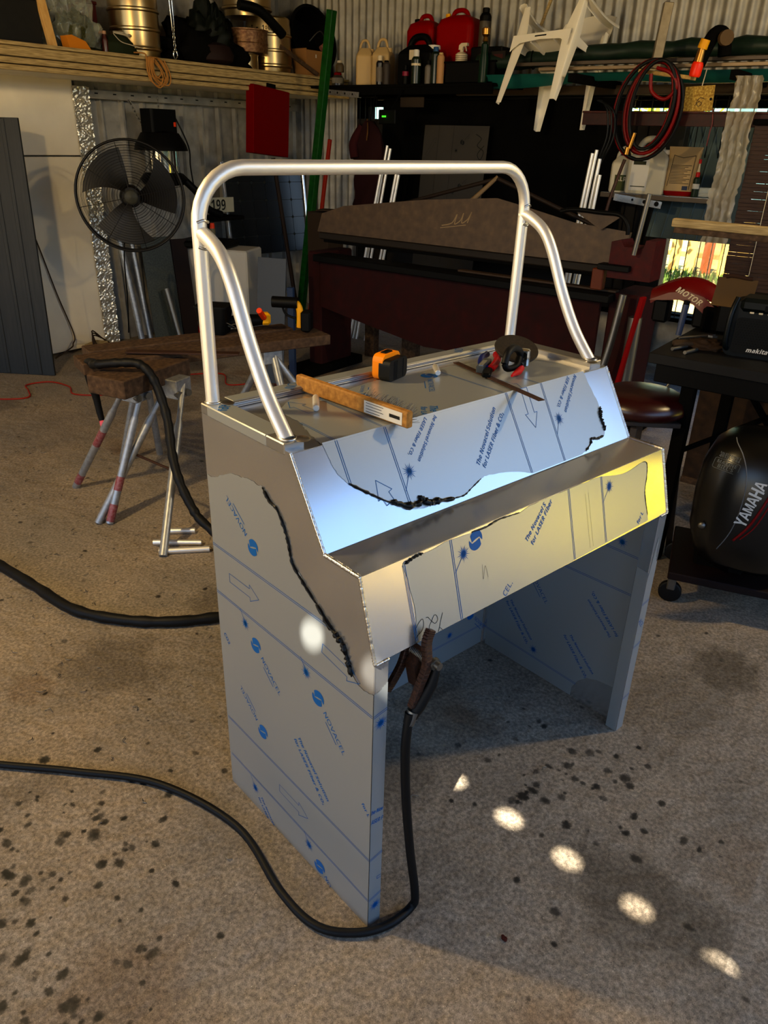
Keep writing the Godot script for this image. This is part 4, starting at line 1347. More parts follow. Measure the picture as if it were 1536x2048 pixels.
	obj("body", MB.new().lathe([Vector2(0, 0), Vector2(0.018, 0), Vector2(0.02, 0.005), Vector2(0.02, 0.075), Vector2(0.012, 0.095), Vector2(0.011, 0.11)], I, 16), mat(Color(0.22, 0.04, 0.02), 0.3), t)
	obj("cap", MB.new().cyl(Vector3(0, 0.11, 0), Vector3(0, 0.128, 0), 0.014), mat(Color(0.6, 0.45, 0.35), 0.5), t)
	t = thing("canvas_bag", "green canvas bag with grey straps on the shelf in front of the keg", "bag", Vector3(-4.99, 2.0, -3.70))
	obj("body", crumple(Vector3.ZERO, Vector3(0.09, 0.125, 0.14), 12, 0.12), mat(Color(0.08, 0.11, 0.035), 0.85), t)
	obj("strap", MB.new().tube(smooth(arr3([0.02, 0.128, 0.05, 0.06, 0.118, 0.0, 0.05, 0.118, -0.06, 0.0, 0.135, -0.05, -0.02, 0.135, 0.02, 0.03, 0.13, 0.03, 0.065, 0.11, -0.03]), 5), 0.006, 6), mat(Color(0.62, 0.58, 0.5), 0.8), t)
	obj("drawcord", MB.new().tube(smooth(arr3([0.03, 0.12, 0.06, 0.075, 0.075, 0.04, 0.09, 0.06, -0.03, 0.12, 0.045, -0.1]), 5), 0.003, 6), mat(Color(0.62, 0.58, 0.5), 0.8), t)
	M.kegm = mat(Color(0.70, 0.60, 0.42), 0.3, 1.0)
	keg(Vector3(-5.06, 2.0, -3.89), 0.172, 0.40, "tall gleaming steel keg standing behind the green canvas bag", M.kegm)
	t = thing("coiled_rope", "tan rope coil hung over the front edge of the timber shelf", "rope", Vector3(-4.84, 1.9, -3.8))
	rng.seed = 9
	var rope := [Vector3(-0.07, 0.12, 0.05), Vector3(0.0, 0.115, 0.02)]
	for i in 7:
		var w := rng.randf_range(0.03, 0.085)
		var l := rng.randf_range(0.10, 0.17)
		var dz := -0.02 - i * 0.016 + rng.randf_range(-0.008, 0.008)
		rope.append_array([Vector3(0.018 + 0.002 * i, 0.085, 0.02 - i * 0.008), Vector3(0.022 + rng.randf_range(0, 0.014), 0.08 - l * 0.7, dz * 0.6 + 0.035), Vector3(0.022 + rng.randf_range(0, 0.014), 0.08 - l, dz - w * 0.3), Vector3(0.022 + rng.randf_range(0, 0.014), 0.08 - l * 0.6, dz - w), Vector3(0.012, 0.085, dz - 0.012)])
	obj("coil", MB.new().tube(smooth(rope, 6), 0.0046, 8), mat(Color(0.60, 0.40, 0.18), 0.8), t)
	t = thing("lashing_hook", "steel chain shackle hanging beside the tall keg on the shelf", "shackle", Vector3(-4.93, 2.0, -4.10))
	obj("ring", MB.new().tube([Vector3(0, 0.36, 0.0), Vector3(0, 0.37, -0.012), Vector3(0, 0.36, -0.024), Vector3(0, 0.2, -0.026), Vector3(0, 0.2, -0.008), Vector3(0, 0.36, 0.0)], 0.004, 8), M.chrome, t)
	chain(Vector3(0, 0.2, -0.016), Vector3(0, 0.06, -0.02), 6, M.chrome, t)
	obj("shackle", MB.new().tube([Vector3(0, 0.06, -0.005), Vector3(0, 0.03, 0.0), Vector3(0, 0.008, -0.012), Vector3(0, 0.03, -0.036), Vector3(0, 0.06, -0.032)], 0.006, 8), M.chrome, t)
	t = thing("black_heap", "heap of black sheeting and hose under a dark green fold on the shelf", "tarpaulin", Vector3(-5.10, 2.0, -4.52))
	obj("sheeting", crumple(Vector3.ZERO, Vector3(0.22, 0.31, 0.40), 15, 0.32, 30), M.dark, t)
	obj("green_fold", crumple(Vector3(0.05, 0.12, -0.02), Vector3(0.16, 0.26, 0.15), 16, 0.4, 26), mat(Color(0.012, 0.035, 0.015), 0.6), t)
	b = MB.new().lathe([Vector2(0, 0), Vector2(0.11, 0), Vector2(0.155, 0.03), Vector2(0.165, 0.07), Vector2(0.14, 0.125), Vector2(0.09, 0.145), Vector2(0, 0.15)], Transform3D(Basis(), Vector3(-4.98, 2.0, -4.50)), 28)
	tag(obj("red_cushion", b, mat(Color(0.085, 0.018, 0.012), 0.7)), "round dark maroon bundle in front of the black heap on the shelf", "bundle")
	t = thing("rusty_drum", "rusty cut-down steel drum resting on a shiny can on the shelf", "drum", Vector3(-5.04, 2.115, -4.92))
	obj("body", MB.new().lathe([Vector2(0, 0), Vector2(0.15, 0), Vector2(0.165, 0.004), Vector2(0.168, 0.06), Vector2(0.172, 0.065), Vector2(0.168, 0.07), Vector2(0.168, 0.145), Vector2(0.174, 0.15), Vector2(0.174, 0.158), Vector2(0.164, 0.158), Vector2(0.16, 0.02), Vector2(0, 0.015)], I, 32), grainy(104, Color(0.24, 0.10, 0.035), Color(0.62, 0.50, 0.34), Vector3(5, 5, 5), 0.45, 0.6, 0.025), t)
	t = thing("shiny_can", "short bright steel can under the rusty drum", "can", Vector3(-5.02, 2.0, -4.865))
	obj("body", MB.new().lathe([Vector2(0, 0), Vector2(0.11, 0), Vector2(0.114, 0.004), Vector2(0.112, 0.012), Vector2(0.112, 0.096), Vector2(0.116, 0.102), Vector2(0.114, 0.112), Vector2(0, 0.114)], I, 32), M.kegm, t)
	keg(Vector3(-5.12, 2.0, -5.25), 0.19, 0.385, "squat steel keg stamped with black numerals near the shelf corner", M.kegm, "4I - 10091")
	keg(Vector3(-5.20, 2.38, -5.10), 0.2, 0.40, "upper steel keg stacked above the numbered one, cut off by the frame", M.kegm)
	t = thing("black_pipe", "black sheathed pipe end poking out over the rusty drum", "pipe", Vector3(-5.0, 2.3, -5.1))
	obj("barrel", MB.new().tube(smooth(arr3([-0.02, 0.13, 0.26, 0.03, 0.11, 0.10, 0.06, 0.01, -0.06, 0.065, -0.035, -0.125]), 6), 0.036, 14), M.black, t)
	obj("bore", MB.new().cyl(Vector3(0.0653, -0.036, -0.126), Vector3(0.0655, -0.0375, -0.1285), 0.026, -1, 14), mat(Color(0.09, 0.06, 0.045), 0.8), t)
	t = thing("picture_tin", "square silver tin with a dark rim leaning at the keg's foot", "tin", Vector3(-5.02, 2.0, -5.33))
	obj("face", MB.new().box(Vector3(0, 0.10, 0), Vector3(0.02, 0.19, 0.20), 0.003, Transform3D(Basis.from_euler(Vector3(0, 0, 0.15)), Vector3.ZERO)), mat(Color(0.35, 0.36, 0.34), 0.3, 0.7), t)
	obj("rim", MB.new().box(Vector3(-0.004, 0.10, -0.105), Vector3(0.03, 0.2, 0.014), 0.002, Transform3D(Basis.from_euler(Vector3(0, 0, 0.15)), Vector3.ZERO)), M.black, t)
	b = MB.new().bar(Vector3(-4.95, 2.19, -5.20), Vector3(-4.88, 2.012, -5.58), 0.02, 0.03, 0.002)
	tag(obj("timber_stick", b, M.oldwood), "thin timber stick leaning down across the tin and the carton", "stick")
	t = thing("carton", "small open brown cardboard carton at the end of the timber shelf", "carton", Vector3(-5.0, 2.0, -5.62))
	for q in [[0.09, 0, 0.008, 0.30], [-0.09, 0, 0.008, 0.30]]:
		obj("panel", MB.new().box(Vector3(q[0], 0.095, 0), Vector3(0.006, 0.19, 0.29), 0.0), M.card, t)
	for z in [0.145, -0.145]:
		obj("panel", MB.new().box(Vector3(0, 0.1, z), Vector3(0.18, 0.2, 0.006), 0.0), M.card, t)
	var mk := obj("marking", MB.new().box(Vector3(0.0935, 0.15, 0.03), Vector3(0.0008, 0.025, 0.012), 0.0), M.white, t)
	mk.set_meta("label", "small white mark on the carton")
	t = thing("black_drum", "large black round tub tipped on its side in the shelf corner", "tub", Vector3(-5.2, 2.27, -5.78))
	obj("body", MB.new().lathe([Vector2(0, -0.1), Vector2(0.20, -0.1), Vector2(0.235, -0.08), Vector2(0.25, 0.1), Vector2(0.262, 0.105), Vector2(0.262, 0.125), Vector2(0.24, 0.125), Vector2(0.2, -0.06), Vector2(0, -0.07)], Transform3D(Basis.from_euler(Vector3(0.25, 0, -1.3)), Vector3.ZERO), 36), M.black, t)
	obj("handle", MB.new().tube(smooth(arr3([0.16, 0.0, 0.12, 0.19, 0.08, 0.02, 0.16, 0.02, -0.1]), 5), 0.004, 6), M.steel, t)
	b = MB.new().cyl(Vector3(-4.98, 2.22, -5.74), Vector3(-4.96, 2.30, -5.86), 0.022, 0.018, 14)
	tag(obj("pink_tube", b, mat(Color(0.55, 0.34, 0.28), 0.6)), "stubby pinkish tube lying above the carton by the green post", "tube")
	left_wall()


func left_wall() -> void:
	# hanging work light on chains
	var t := thing("hanging_lamp_unit", "black machine hung on chains from the rail, with a polished steel barrel", "hoist", Vector3(-5.22, 1.0, -4.15))
	obj("housing", MB.new().prism(rrect(0.24, 0.14, 0.02), 0.0, 0.16, Transform3D(Basis(Vector3(0, 0, -1), Vector3(1, 0, 0), Vector3(0, -1, 0)).orthonormalized(), Vector3(0, 0.70, 0)) * Transform3D(Basis(), Vector3(0, 0, 0))), M.black, t)
	obj("orange_tag", MB.new().box(Vector3(0.072, 0.6, -0.09), Vector3(0.004, 0.03, 0.02), 0.001), M.orange, t)
	obj("hood", MB.new().lathe([Vector2(0.05, 0.56), Vector2(0.14, 0.54), Vector2(0.19, 0.46), Vector2(0.2, 0.42), Vector2(0.16, 0.42), Vector2(0, 0.43)], I, 28), M.black, t)
	obj("barrel", MB.new().lathe([Vector2(0.0, 0.26), Vector2(0.125, 0.26), Vector2(0.13, 0.27), Vector2(0.13, 0.42), Vector2(0.1, 0.44)], I, 28), M.chrome, t)
	obj("skirt", MB.new().lathe([Vector2(0.0, 0.16), Vector2(0.15, 0.18), Vector2(0.18, 0.22), Vector2(0.135, 0.265), Vector2(0, 0.265)], I, 28), M.black, t)
	obj("swing_arm", MB.new().tube(smooth(arr3([0.05, 0.24, -0.12, 0.12, 0.12, -0.22, 0.14, 0.0, -0.3, 0.16, -0.05, -0.42]), 5), 0.03, 10), M.black, t)
	chain(Vector3(-0.12, 0.75, 0.16), Vector3(-0.06, 0.56, 0.09), 8, M.steel, t)
	chain(Vector3(0, 0.78, -0.01), Vector3(0, 0.70, -0.01), 4, M.steel, t)
	obj("cable", MB.new().tube(smooth(arr3([0.05, 0.66, -0.11, 0.08, 0.45, -0.2, 0.05, 0.3, -0.23, 0.06, 0.1, -0.26, 0.1, -0.02, -0.33]), 6), 0.006, 6), M.rubber, t)
	# caged pedestal fan
	t = thing("cage_fan", "large dark round cage fan in front of the foil strip and ribbed wall", "fan", Vector3(-4.5, 1.165, -3.3))
	t.basis = Basis.looking_at(Vector3(-0.80, -0.03, -0.58), Vector3.UP)  # faces the camera along its +z
	var fm := mat(Color(0.045, 0.035, 0.03), 0.45, 0.6)
	var wire := MB.new()
	var R := 0.335
	for i in 20:
		var r := R * (i + 1.5) / 21.5
		var q := []
		for k in 49:
			q.append(Vector3(cos(TAU * k / 48) * r, sin(TAU * k / 48) * r, 0.07 * (1.0 - pow(r / R, 3.0)) + 0.005))
		wire.tube(q, 0.0012, 4, false)
		if i % 2 == 0:
			var q2 := []
			for v in q:
				q2.append(Vector3(v.x, v.y, -0.10 - (v.z - 0.005) * 0.8))
			wire.tube(q2, 0.0012, 4, false)
	for i in 8:
		var a := TAU * i / 8 + 0.2
		var q := []
		for k in 7:
			var r := R * k / 6.0
			q.append(Vector3(cos(a) * r, sin(a) * r, 0.07 * (1.0 - pow(r / R, 3.0)) + 0.003))
		wire.tube(q, 0.0022, 5, false)
	stuff(obj("guard", wire, fm, t))
	var q := []
	for k in 65:
		q.append(Vector3(cos(TAU * k / 64) * R, sin(TAU * k / 64) * R, 0))
	obj("guard_ring", MB.new().tube(q, 0.008, 8, false), fm, t)
	q = []
	for k in 65:
		q.append(Vector3(cos(TAU * k / 64) * R, sin(TAU * k / 64) * R, -0.09))
	obj("guard_ring", MB.new().tube(q, 0.006, 8, false), fm, t)
	for i in 3:
		var rows := []
		for k in 9:
			var r := lerpf(0.05, 0.295, k / 8.0)
			var row := PackedVector3Array()
			for m in 7:
				var u := m / 6.0
				var a := TAU * i / 3 + (u - 0.5) * (0.95 + 0.4 * k / 8.0) + 0.3 * k / 8.0
				row.push_back(Vector3(cos(a) * r, sin(a) * r, -0.05 + (u - 0.5) * 0.07))
			rows.append(row)
		obj("blade", MB.new().grid(rows), mat(Color(0.07, 0.06, 0.05), 0.5, 0.5), t)
	obj("hub", MB.new().lathe([Vector2(0, 0.085), Vector2(0.035, 0.08), Vector2(0.045, 0.07), Vector2(0.045, 0.055)], Transform3D(Basis(Vector3.RIGHT, Vector3(0, 0, 1), Vector3(0, -1, 0)), Vector3.ZERO), 20), mat(Color(0.16, 0.155, 0.12), 0.5), t)
	obj("motor", MB.new().lathe([Vector2(0, 0.02), Vector2(0.055, 0.02), Vector2(0.07, 0.0), Vector2(0.07, -0.15), Vector2(0.05, -0.19), Vector2(0, -0.195)], Transform3D(Basis(Vector3.RIGHT, Vector3(0, 0, 1), Vector3(0, -1, 0)), Vector3(0, 0, -0.06)), 20), fm, t)
	obj("wall_bracket", MB.new().tube(smooth(arr3([0, 0, -0.2, 0.0, -0.05, -0.35, 0.08, -0.04, -0.6, 0.1, 0.0, -0.86]), 5), 0.022, 10), fm, t)
	obj("flex", MB.new().tube(smooth(arr3([0.0, -0.06, -0.2, -0.08, -0.33, -0.3, -0.1, -0.7, -0.36, -0.12, -0.95, -0.42]), 5), 0.005, 6), M.black, t)
	# stickers, dark board, cord, offcuts
	t = thing("wall_sticker", "small sticker with an orange emblem on the ribbed wall under the shelf", "sticker", Vector3(-5.425, 1.66, -4.41))
	obj("paper", MB.new().box(Vector3.ZERO, Vector3(0.001, 0.06, 0.045), 0.0), mat(Color(0.16, 0.16, 0.17), 0.5), t)
	obj("emblem", MB.new().flat(arr2([-0.018, -0.015, 0.0, -0.022, 0.016, 0.006, 0.004, 0.022, -0.006, 0.004]), frame(Vector3(0.001, 0, 0), Vector3(0, 0, -1), Vector3.UP)), M.orange, t)
	t = thing("leaning_board", "tall dark grey streaky sheet standing on edge against the left wall", "panel")
	var bx := frame(Vector3(-4.91, 0.003, -2.815), Vector3(-0.44, 0, 0.27), Vector3(-0.04, 1, -0.02))
	var dm := grainy(105, Color(0.045, 0.047, 0.043), Color(0.15, 0.15, 0.14), Vector3(14, 0.5, 14), 0.5, 0.3)
	obj("sheet", MB.new().box(Vector3(0.265, 0.8, 0), Vector3(0.53, 1.6, 0.018), 0.002, bx), dm, t)
	for x in [0.1, 0.2, 0.33, 0.43]:
		obj("rib", MB.new().box(Vector3(x, 0.8, -0.011), Vector3(0.025, 1.59, 0.008), 0.003, bx), dm, t)
	var cord := MB.new().tube(smooth(arr3([-5.36, 1.0, -3.05, -5.36, 0.77, -3.112, -5.36, 0.45, -3.19, -5.355, 0.146, -3.273, -5.33, 0.08, -3.24, -5.30, 0.06, -3.2, -5.28, 0.012, -3.05]), 6), 0.005, 6)
	tag(obj("cord", cord, mat(Color(0.2, 0.14, 0.09), 0.8)), "thin brown cord slanting down the white wall lining to the floor", "cord")
	t = thing("timber_block", "small yellow timber block tangled in brown cord at the foot of the white lining", "timber block", Vector3(-5.18, 0.0, -3.34), 0.4)
	obj("block", MB.new().box(Vector3(0, 0.05, 0), Vector3(0.1, 0.09, 0.16), 0.003), M.timber, t)
	for i in 3:
		obj("cord_loop", MB.new().tube(smooth(arr3([0.07, 0.02, 0.12 - i * 0.03, 0.03, 0.16 + 0.02 * i, 0.08, 0.02, 0.115, -0.06, 0.08, 0.02, -0.16 + i * 0.02]), 5), 0.005, 6), mat(Color(0.16, 0.11, 0.07), 0.8), t)
	# lengths leaning on the ribbed wall
	var la := ["pale aluminium angle leaning on the ribbed wall beside the foil strip", "thin steel tube leaning beside the speckled grey sheet", "short round tube leaning in front of the speckled grey sheet"]
	var pts := [[-5.30, 0.86, -3.73, -5.18, 0.004, -3.76, 0.024], [-5.28, 0.86, -3.82, -5.16, 0.004, -3.83, 0.02], [-5.0, 0.45, -3.9, -4.9, 0.004, -3.93, 0.021]]
	for i in 3:
		var d: Array = pts[i]
		tag(obj("leaning_tube", MB.new().cyl(Vector3(d[0], d[1], d[2]), Vector3(d[3], d[4], d[5]), d[6], -1, 12), M.galv if i < 2 else M.steel), la[i], "tube")
	var gx := frame(Vector3(-5.06, 0.003, -3.80), Vector3(0.1, 0, -0.36), Vector3(-0.16, 1, 0.02))
	tag(obj("speckled_sheet", MB.new().box(Vector3(0.12, 0.41, 0), Vector3(0.24, 0.82, 0.012), 0.001, gx), grainy(106, Color(0.10, 0.12, 0.10), Color(0.26, 0.28, 0.25), Vector3(4, 4, 4), 0.6, 0.3, 0.06)), "speckled grey-green sheet leaning on the left wall below the fan", "sheet")
	gx.origin += Vector3(0.07, 0, -0.2)
	tag(obj("dark_red_board", MB.new().box(Vector3(0.09, 0.40, 0), Vector3(0.13, 0.80, 0.02), 0.002, gx), mat(Color(0.07, 0.018, 0.012), 0.7)), "dark red-brown board leaning between the grey sheet and the white cabinet", "board")
	# white cabinet with a black tray on it, and the hand truck before it
	t = thing("white_cabinet", "white box-shaped cabinet behind the console hoop, a black tray on top", "cabinet", Vector3(-4.94, 0, -4.27), 0.0)
	t.basis = Basis(Vector3(0.92, 0, -0.385), Vector3.UP, Vector3(0.385, 0, 0.92)) 
	obj("body", MB.new().box(Vector3(0.05, 0.37, -0.16), Vector3(0.60, 0.70, 0.32), 0.012), mat(Color(0.66, 0.64, 0.60), 0.4), t)
	obj("plinth", MB.new().box(Vector3(0.05, 0.01, -0.16), Vector3(0.55, 0.02, 0.28), 0.0), M.black, t)
	obj("door_seam", MB.new().box(Vector3(-0.16, 0.37, 0.001), Vector3(0.004, 0.68, 0.002), 0.0), mat(Color(0.22, 0.2, 0.17), 0.6), t)
	obj("sticker", MB.new().box(Vector3(0.09, 0.63, 0.001), Vector3(0.02, 0.02, 0.001), 0.0), mat(Color(0.7, 0.72, 0.02), 0.5), t)
	t = thing("black_tray", "shallow black tray lying on the white cabinet", "tray", Vector3(-5.0, 0.722, -4.35), 0.4)
	obj("tray", MB.new().box(Vector3(0, 0.03, 0), Vector3(0.42, 0.055, 0.32), 0.015), M.black, t)
	t = thing("grease_gun", "small orange-capped can standing on the black tray", "can", Vector3(-4.93, 0.78, -4.35))
	obj("body", MB.new().cyl(Vector3.ZERO, Vector3(0, 0.09, 0), 0.022), mat(Color(0.4, 0.36, 0.26), 0.4), t)
	obj("cap", MB.new().cyl(Vector3(0, 0.09, 0), Vector3(0, 0.13, 0), 0.02, 0.016), M.orange, t)
	t = thing("hand_truck", "dark red hand truck frame standing in front of the white cabinet", "hand truck", Vector3(-4.62, 0, -3.93), 0.4)
	obj("frame", MB.new().tube(smooth(arr3([-0.045, 0.02, 0.0, -0.045, 0.35, -0.02, -0.045, 0.62, -0.04, -0.02, 0.69, -0.045, 0.02, 0.69, -0.045, 0.045, 0.62, -0.04, 0.045, 0.35, -0.02, 0.045, 0.02, 0.0]), 6), 0.012, 10), M.red, t)
	for y in [0.16, 0.4]:
		obj("crossbar", MB.new().cyl(Vector3(-0.045, y, -0.015), Vector3(0.045, y, -0.015), 0.008), M.red, t)
	obj("toe_plate", MB.new().box(Vector3(0, 0.008, 0.06), Vector3(0.16, 0.008, 0.12), 0.002), M.red, t)
	# solar panel, number plate, poles
	t = thing("solar_panel", "dark solar panel with a silver frame leaning behind the hoop tube", "solar panel", Vector3(-5.20, 0.60, -4.80))
	t.basis = Basis(Vector3(0.18, 0, -0.98).normalized(), Vector3(-0.13, 0.99, 0.0).normalized(), Vector3(0.98, 0.13, 0.18).normalized()).orthonormalized()
	obj("frame", MB.new().box(Vector3(-0.008, 0.36, 0.004), Vector3(0.02, 0.76, 0.035), 0.002), M.alu, t)
	obj("frame", MB.new().box(Vector3(0.83, 0.36, 0.004), Vector3(0.02, 0.76, 0.035), 0.002), M.alu, t)
	obj("frame", MB.new().box(Vector3(0.41, 0.735, 0.004), Vector3(0.82, 0.018, 0.035), 0.002), M.alu, t)
	obj("backing", MB.new().box(Vector3(0.41, 0.36, -0.004), Vector3(0.82, 0.74, 0.01), 0.0), mat(Color(0.10, 0.11, 0.10), 0.6), t)
	var cm := mat(Color(0.008, 0.012, 0.016), 0.25)
	for i in 6:
		for k in 5:
			var oc := PackedVector2Array()
			for s in rrect(0.132, 0.142, 0.012, 1):
				oc.push_back(s + Vector2(0.07 + i * 0.136, 0.65 - k * 0.146))
			obj("cell", MB.new().prism(oc, 0.001, 0.004), cm, t)
	t = thing("number_plate", "white number plate reading 199 propped behind the hoop tube", "number plate", Vector3(-5.16, 1.015, -4.655))
	var nx := frame(Vector3.ZERO, Vector3(0.2, 0, -0.98), Vector3.UP)
	obj("plate", MB.new().box(Vector3.ZERO, Vector3(0.26, 0.115, 0.004), 0.001, nx), mat(Color(0.62, 0.60, 0.52), 0.4), t)
	nx.origin = nx.basis.z * 0.0027
	stuff(obj("characters", word(MB.new(), "199", Vector2(-0.085, 0.0), Vector2(0.05, 0.0), nx, true, "Droid Sans", 0.0, 1.35), M.ink, t))
	obj("bracket", MB.new().box(Vector3(-0.02, -0.1, 0), Vector3(0.25, 0.03, 0.34), 0.004), M.dark, t)
	obj("post", MB.new().box(Vector3(-0.1, -0.22, 0.05), Vector3(0.02, 0.22, 0.02), 0.002), M.dark, t)
	var pole := MB.new().cyl(Vector3(-4.82, 1.38, -4.95), Vector3(-4.66, 0.02, -5.05), 0.018, -1, 12)
	tag(obj("brown_pole", pole, mat(Color(0.09, 0.045, 0.025), 0.7)), "slim dark brown pole standing right of the solar panel", "pole")
	b_sheet()


func b_sheet() -> void:
	var gx := frame(Vector3(-3.62, 0.05, -3.55), Vector3(0.9, 0, -0.3), Vector3(-0.16, 1, -0.08))
	tag(obj("grey_sheet", MB.new().box(Vector3(0.05, 0.40, 0), Vector3(0.20, 0.80, 0.006), 0.001, gx), mat(Color(0.10, 0.10, 0.10), 0.4, 0.3)), "grey metal sheet standing behind the yellow tools on the plank", "sheet")
	# on the plank: black bin, tools
	var t := thing("black_crate", "black open tub on the plank bench behind the hoop leg", "tub", Vector3(-2.93, 0.66, -2.56), 0.5)
	var b := MB.new()
	loft(b, [[rrect(0.13, 0.11, 0.02), 0.0], [rrect(0.16, 0.13, 0.02), 0.13]])
	obj("body", b, M.black, t)
	obj("rim", MB.new().prism(rrect(0.168, 0.138, 0.02), 0.0, 0.008, Transform3D(Basis(Vector3.RIGHT, Vector3(0, 0, -1), Vector3.UP), Vector3(0, 0.128, 0))), M.black, t)
	t = thing("angle_grinder", "yellow and black power tool nearest the hoop brace on the plank", "power tool", Vector3(-2.84, 0.66, -2.68), 0.9)
	obj("body", MB.new().tube(smooth(arr3([-0.11, 0.045, 0, -0.02, 0.05, 0, 0.09, 0.055, 0]), 4), [0.022, 0.026, 0.03, 0.032, 0.034, 0.032, 0.03, 0.028, 0.026], 12), M.black, t)
	obj("gear_head", MB.new().box(Vector3(0.1, 0.06, 0), Vector3(0.05, 0.06, 0.055), 0.012), M.yellow, t)
	var nm := obj("nameplate", MB.new().box(Vector3(-0.01, 0.055, 0.033), Vector3(0.07, 0.03, 0.006), 0.002), M.yellow, t)
	nm.set_meta("label", "yellow nameplate with black lettering")
	stuff(obj("print", word(MB.new(), "DEWALT", Vector2(-0.038, 0.055), Vector2(0.018, 0.055), Transform3D(Basis(), Vector3(0, 0, 0.0365)), true), M.ink, nm))
	obj("side_handle", MB.new().cyl(Vector3(0.09, 0.07, 0.03), Vector3(0.06, 0.12, 0.1), 0.014), M.orange, t)
	t = thing("cordless_drill", "yellow cordless tool with a black battery at the right end of the plank", "power tool", Vector3(-2.70, 0.66, -2.83), 0.5)
	obj("body", MB.new().cyl(Vector3(-0.07, 0.14, 0), Vector3(0.06, 0.14, 0), 0.028), M.black, t)
	obj("grip", MB.new().tube(smooth(arr3([0.03, 0.14, 0, 0.055, 0.135, 0, 0.07, 0.10, 0, 0.068, 0.02, 0]), 5), 0.017, 10), M.yellow, t)
	obj("battery", MB.new().box(Vector3(0.105, 0.055, 0.0), Vector3(0.05, 0.10, 0.075), 0.008), M.black, t)
	obj("trigger_guard", MB.new().tube(smooth(arr3([-0.02, 0.12, 0, 0.0, 0.08, 0, 0.06, 0.06, 0]), 5), 0.006, 8), M.black, t)
	t = thing("cable_tangle", "tangle of thin grey wire on the plank beside the yellow tool", "wire", Vector3(-2.9, 0.66, -2.62))
	rng.seed = 31
	var p := []
	for i in 26:
		p.append(Vector3(rng.randfn(0, 0.035), 0.012 + absf(rng.randfn(0, 0.018)), rng.randfn(0, 0.035)))
	obj("strand", MB.new().tube(smooth(p, 4), 0.003, 5), mat(Color(0.3, 0.28, 0.24), 0.5), t)
	t = thing("blue_box", "small pale blue box on the floor right of the plank end", "box", Vector3(-3.25, 0.0, -3.45), 0.3)
	obj("body", MB.new().box(Vector3(0, 0.37, 0), Vector3(0.04, 0.72, 0.03), 0.003), mat(Color(0.09, 0.15, 0.25), 0.5), t)
	obj("foot", MB.new().box(Vector3(0, 0.01, 0), Vector3(0.1, 0.02, 0.08), 0.003), M.black, t)


# ---------------------------------------------------------------- the back wall: shelf, rack, press brake, things leaning
func jerry(called: String, label: String, category: String, at_: Vector3, s: Vector3, m: Material, cap: Material, turn := 0.0, group := "") -> Node3D:  # a squarish can with a moulded grip
	var t := thing(called, label, category, at_, turn, group)
	var b := MB.new()
	loft(b, [[rrect(s.x * 0.94, s.z * 0.94, 0.015), 0.0], [rrect(s.x, s.z, 0.02), 0.012], [rrect(s.x, s.z, 0.02), s.y * 0.62], [rrect(s.x * 0.96, s.z * 0.9, 0.02), s.y * 0.68], [rrect(s.x * 0.62, s.z * 0.5, 0.012), s.y * 0.80], [rrect(s.x * 0.5, s.z * 0.4, 0.01), s.y * 0.82]])
	obj("body", b, m, t)
	var g := smooth(arr3([-s.x * 0.36, s.y * 0.70, 0, -s.x * 0.30, s.y * 0.88, 0, -s.x * 0.16, s.y * 0.98, 0, s.x * 0.08, s.y * 0.98, 0, s.x * 0.2, s.y * 0.88, 0, s.x * 0.24, s.y * 0.76, 0]), 5)
	obj("grip", MB.new().tube(g, s.x * 0.075, 10), m, t)
	obj("cap", MB.new().lathe([Vector2(s.x * 0.16, 0), Vector2(s.x * 0.17, 0.004), Vector2(s.x * 0.16, 0.028), Vector2(0, 0.03)], at(s.x * 0.34, s.y * 0.72, 0), 14), cap, t)
	return t


func can(called: String, label: String, category: String, at_: Vector3, r: float, h: float, m: Material, topm: Material, top_h := 0.035, group := "") -> Node3D:  # aerosol or bottle: body, shoulder, cap
	var t := thing(called, label, category, at_, 0.0, group)
	obj("body", MB.new().lathe([Vector2(0, 0), Vector2(r * 0.95, 0), Vector2(r, 0.003), Vector2(r, h - top_h - r * 0.6), Vector2(r * 0.8, h - top_h - r * 0.2), Vector2(r * 0.6, h - top_h)], I, 20), m, t)
	obj("cap", MB.new().lathe([Vector2(r * 0.62, h - top_h), Vector2(r * 0.62, h - 0.006), Vector2(r * 0.5, h), Vector2(0, h)], I, 16), topm, t)
	return t


func band(t: Node3D, r: float, y0: float, y1: float, m: Material, called := "label") -> void:
	obj(called, MB.new().lathe([Vector2(r + 0.0006, y0), Vector2(r + 0.0006, y1)], I, 20), m, t)


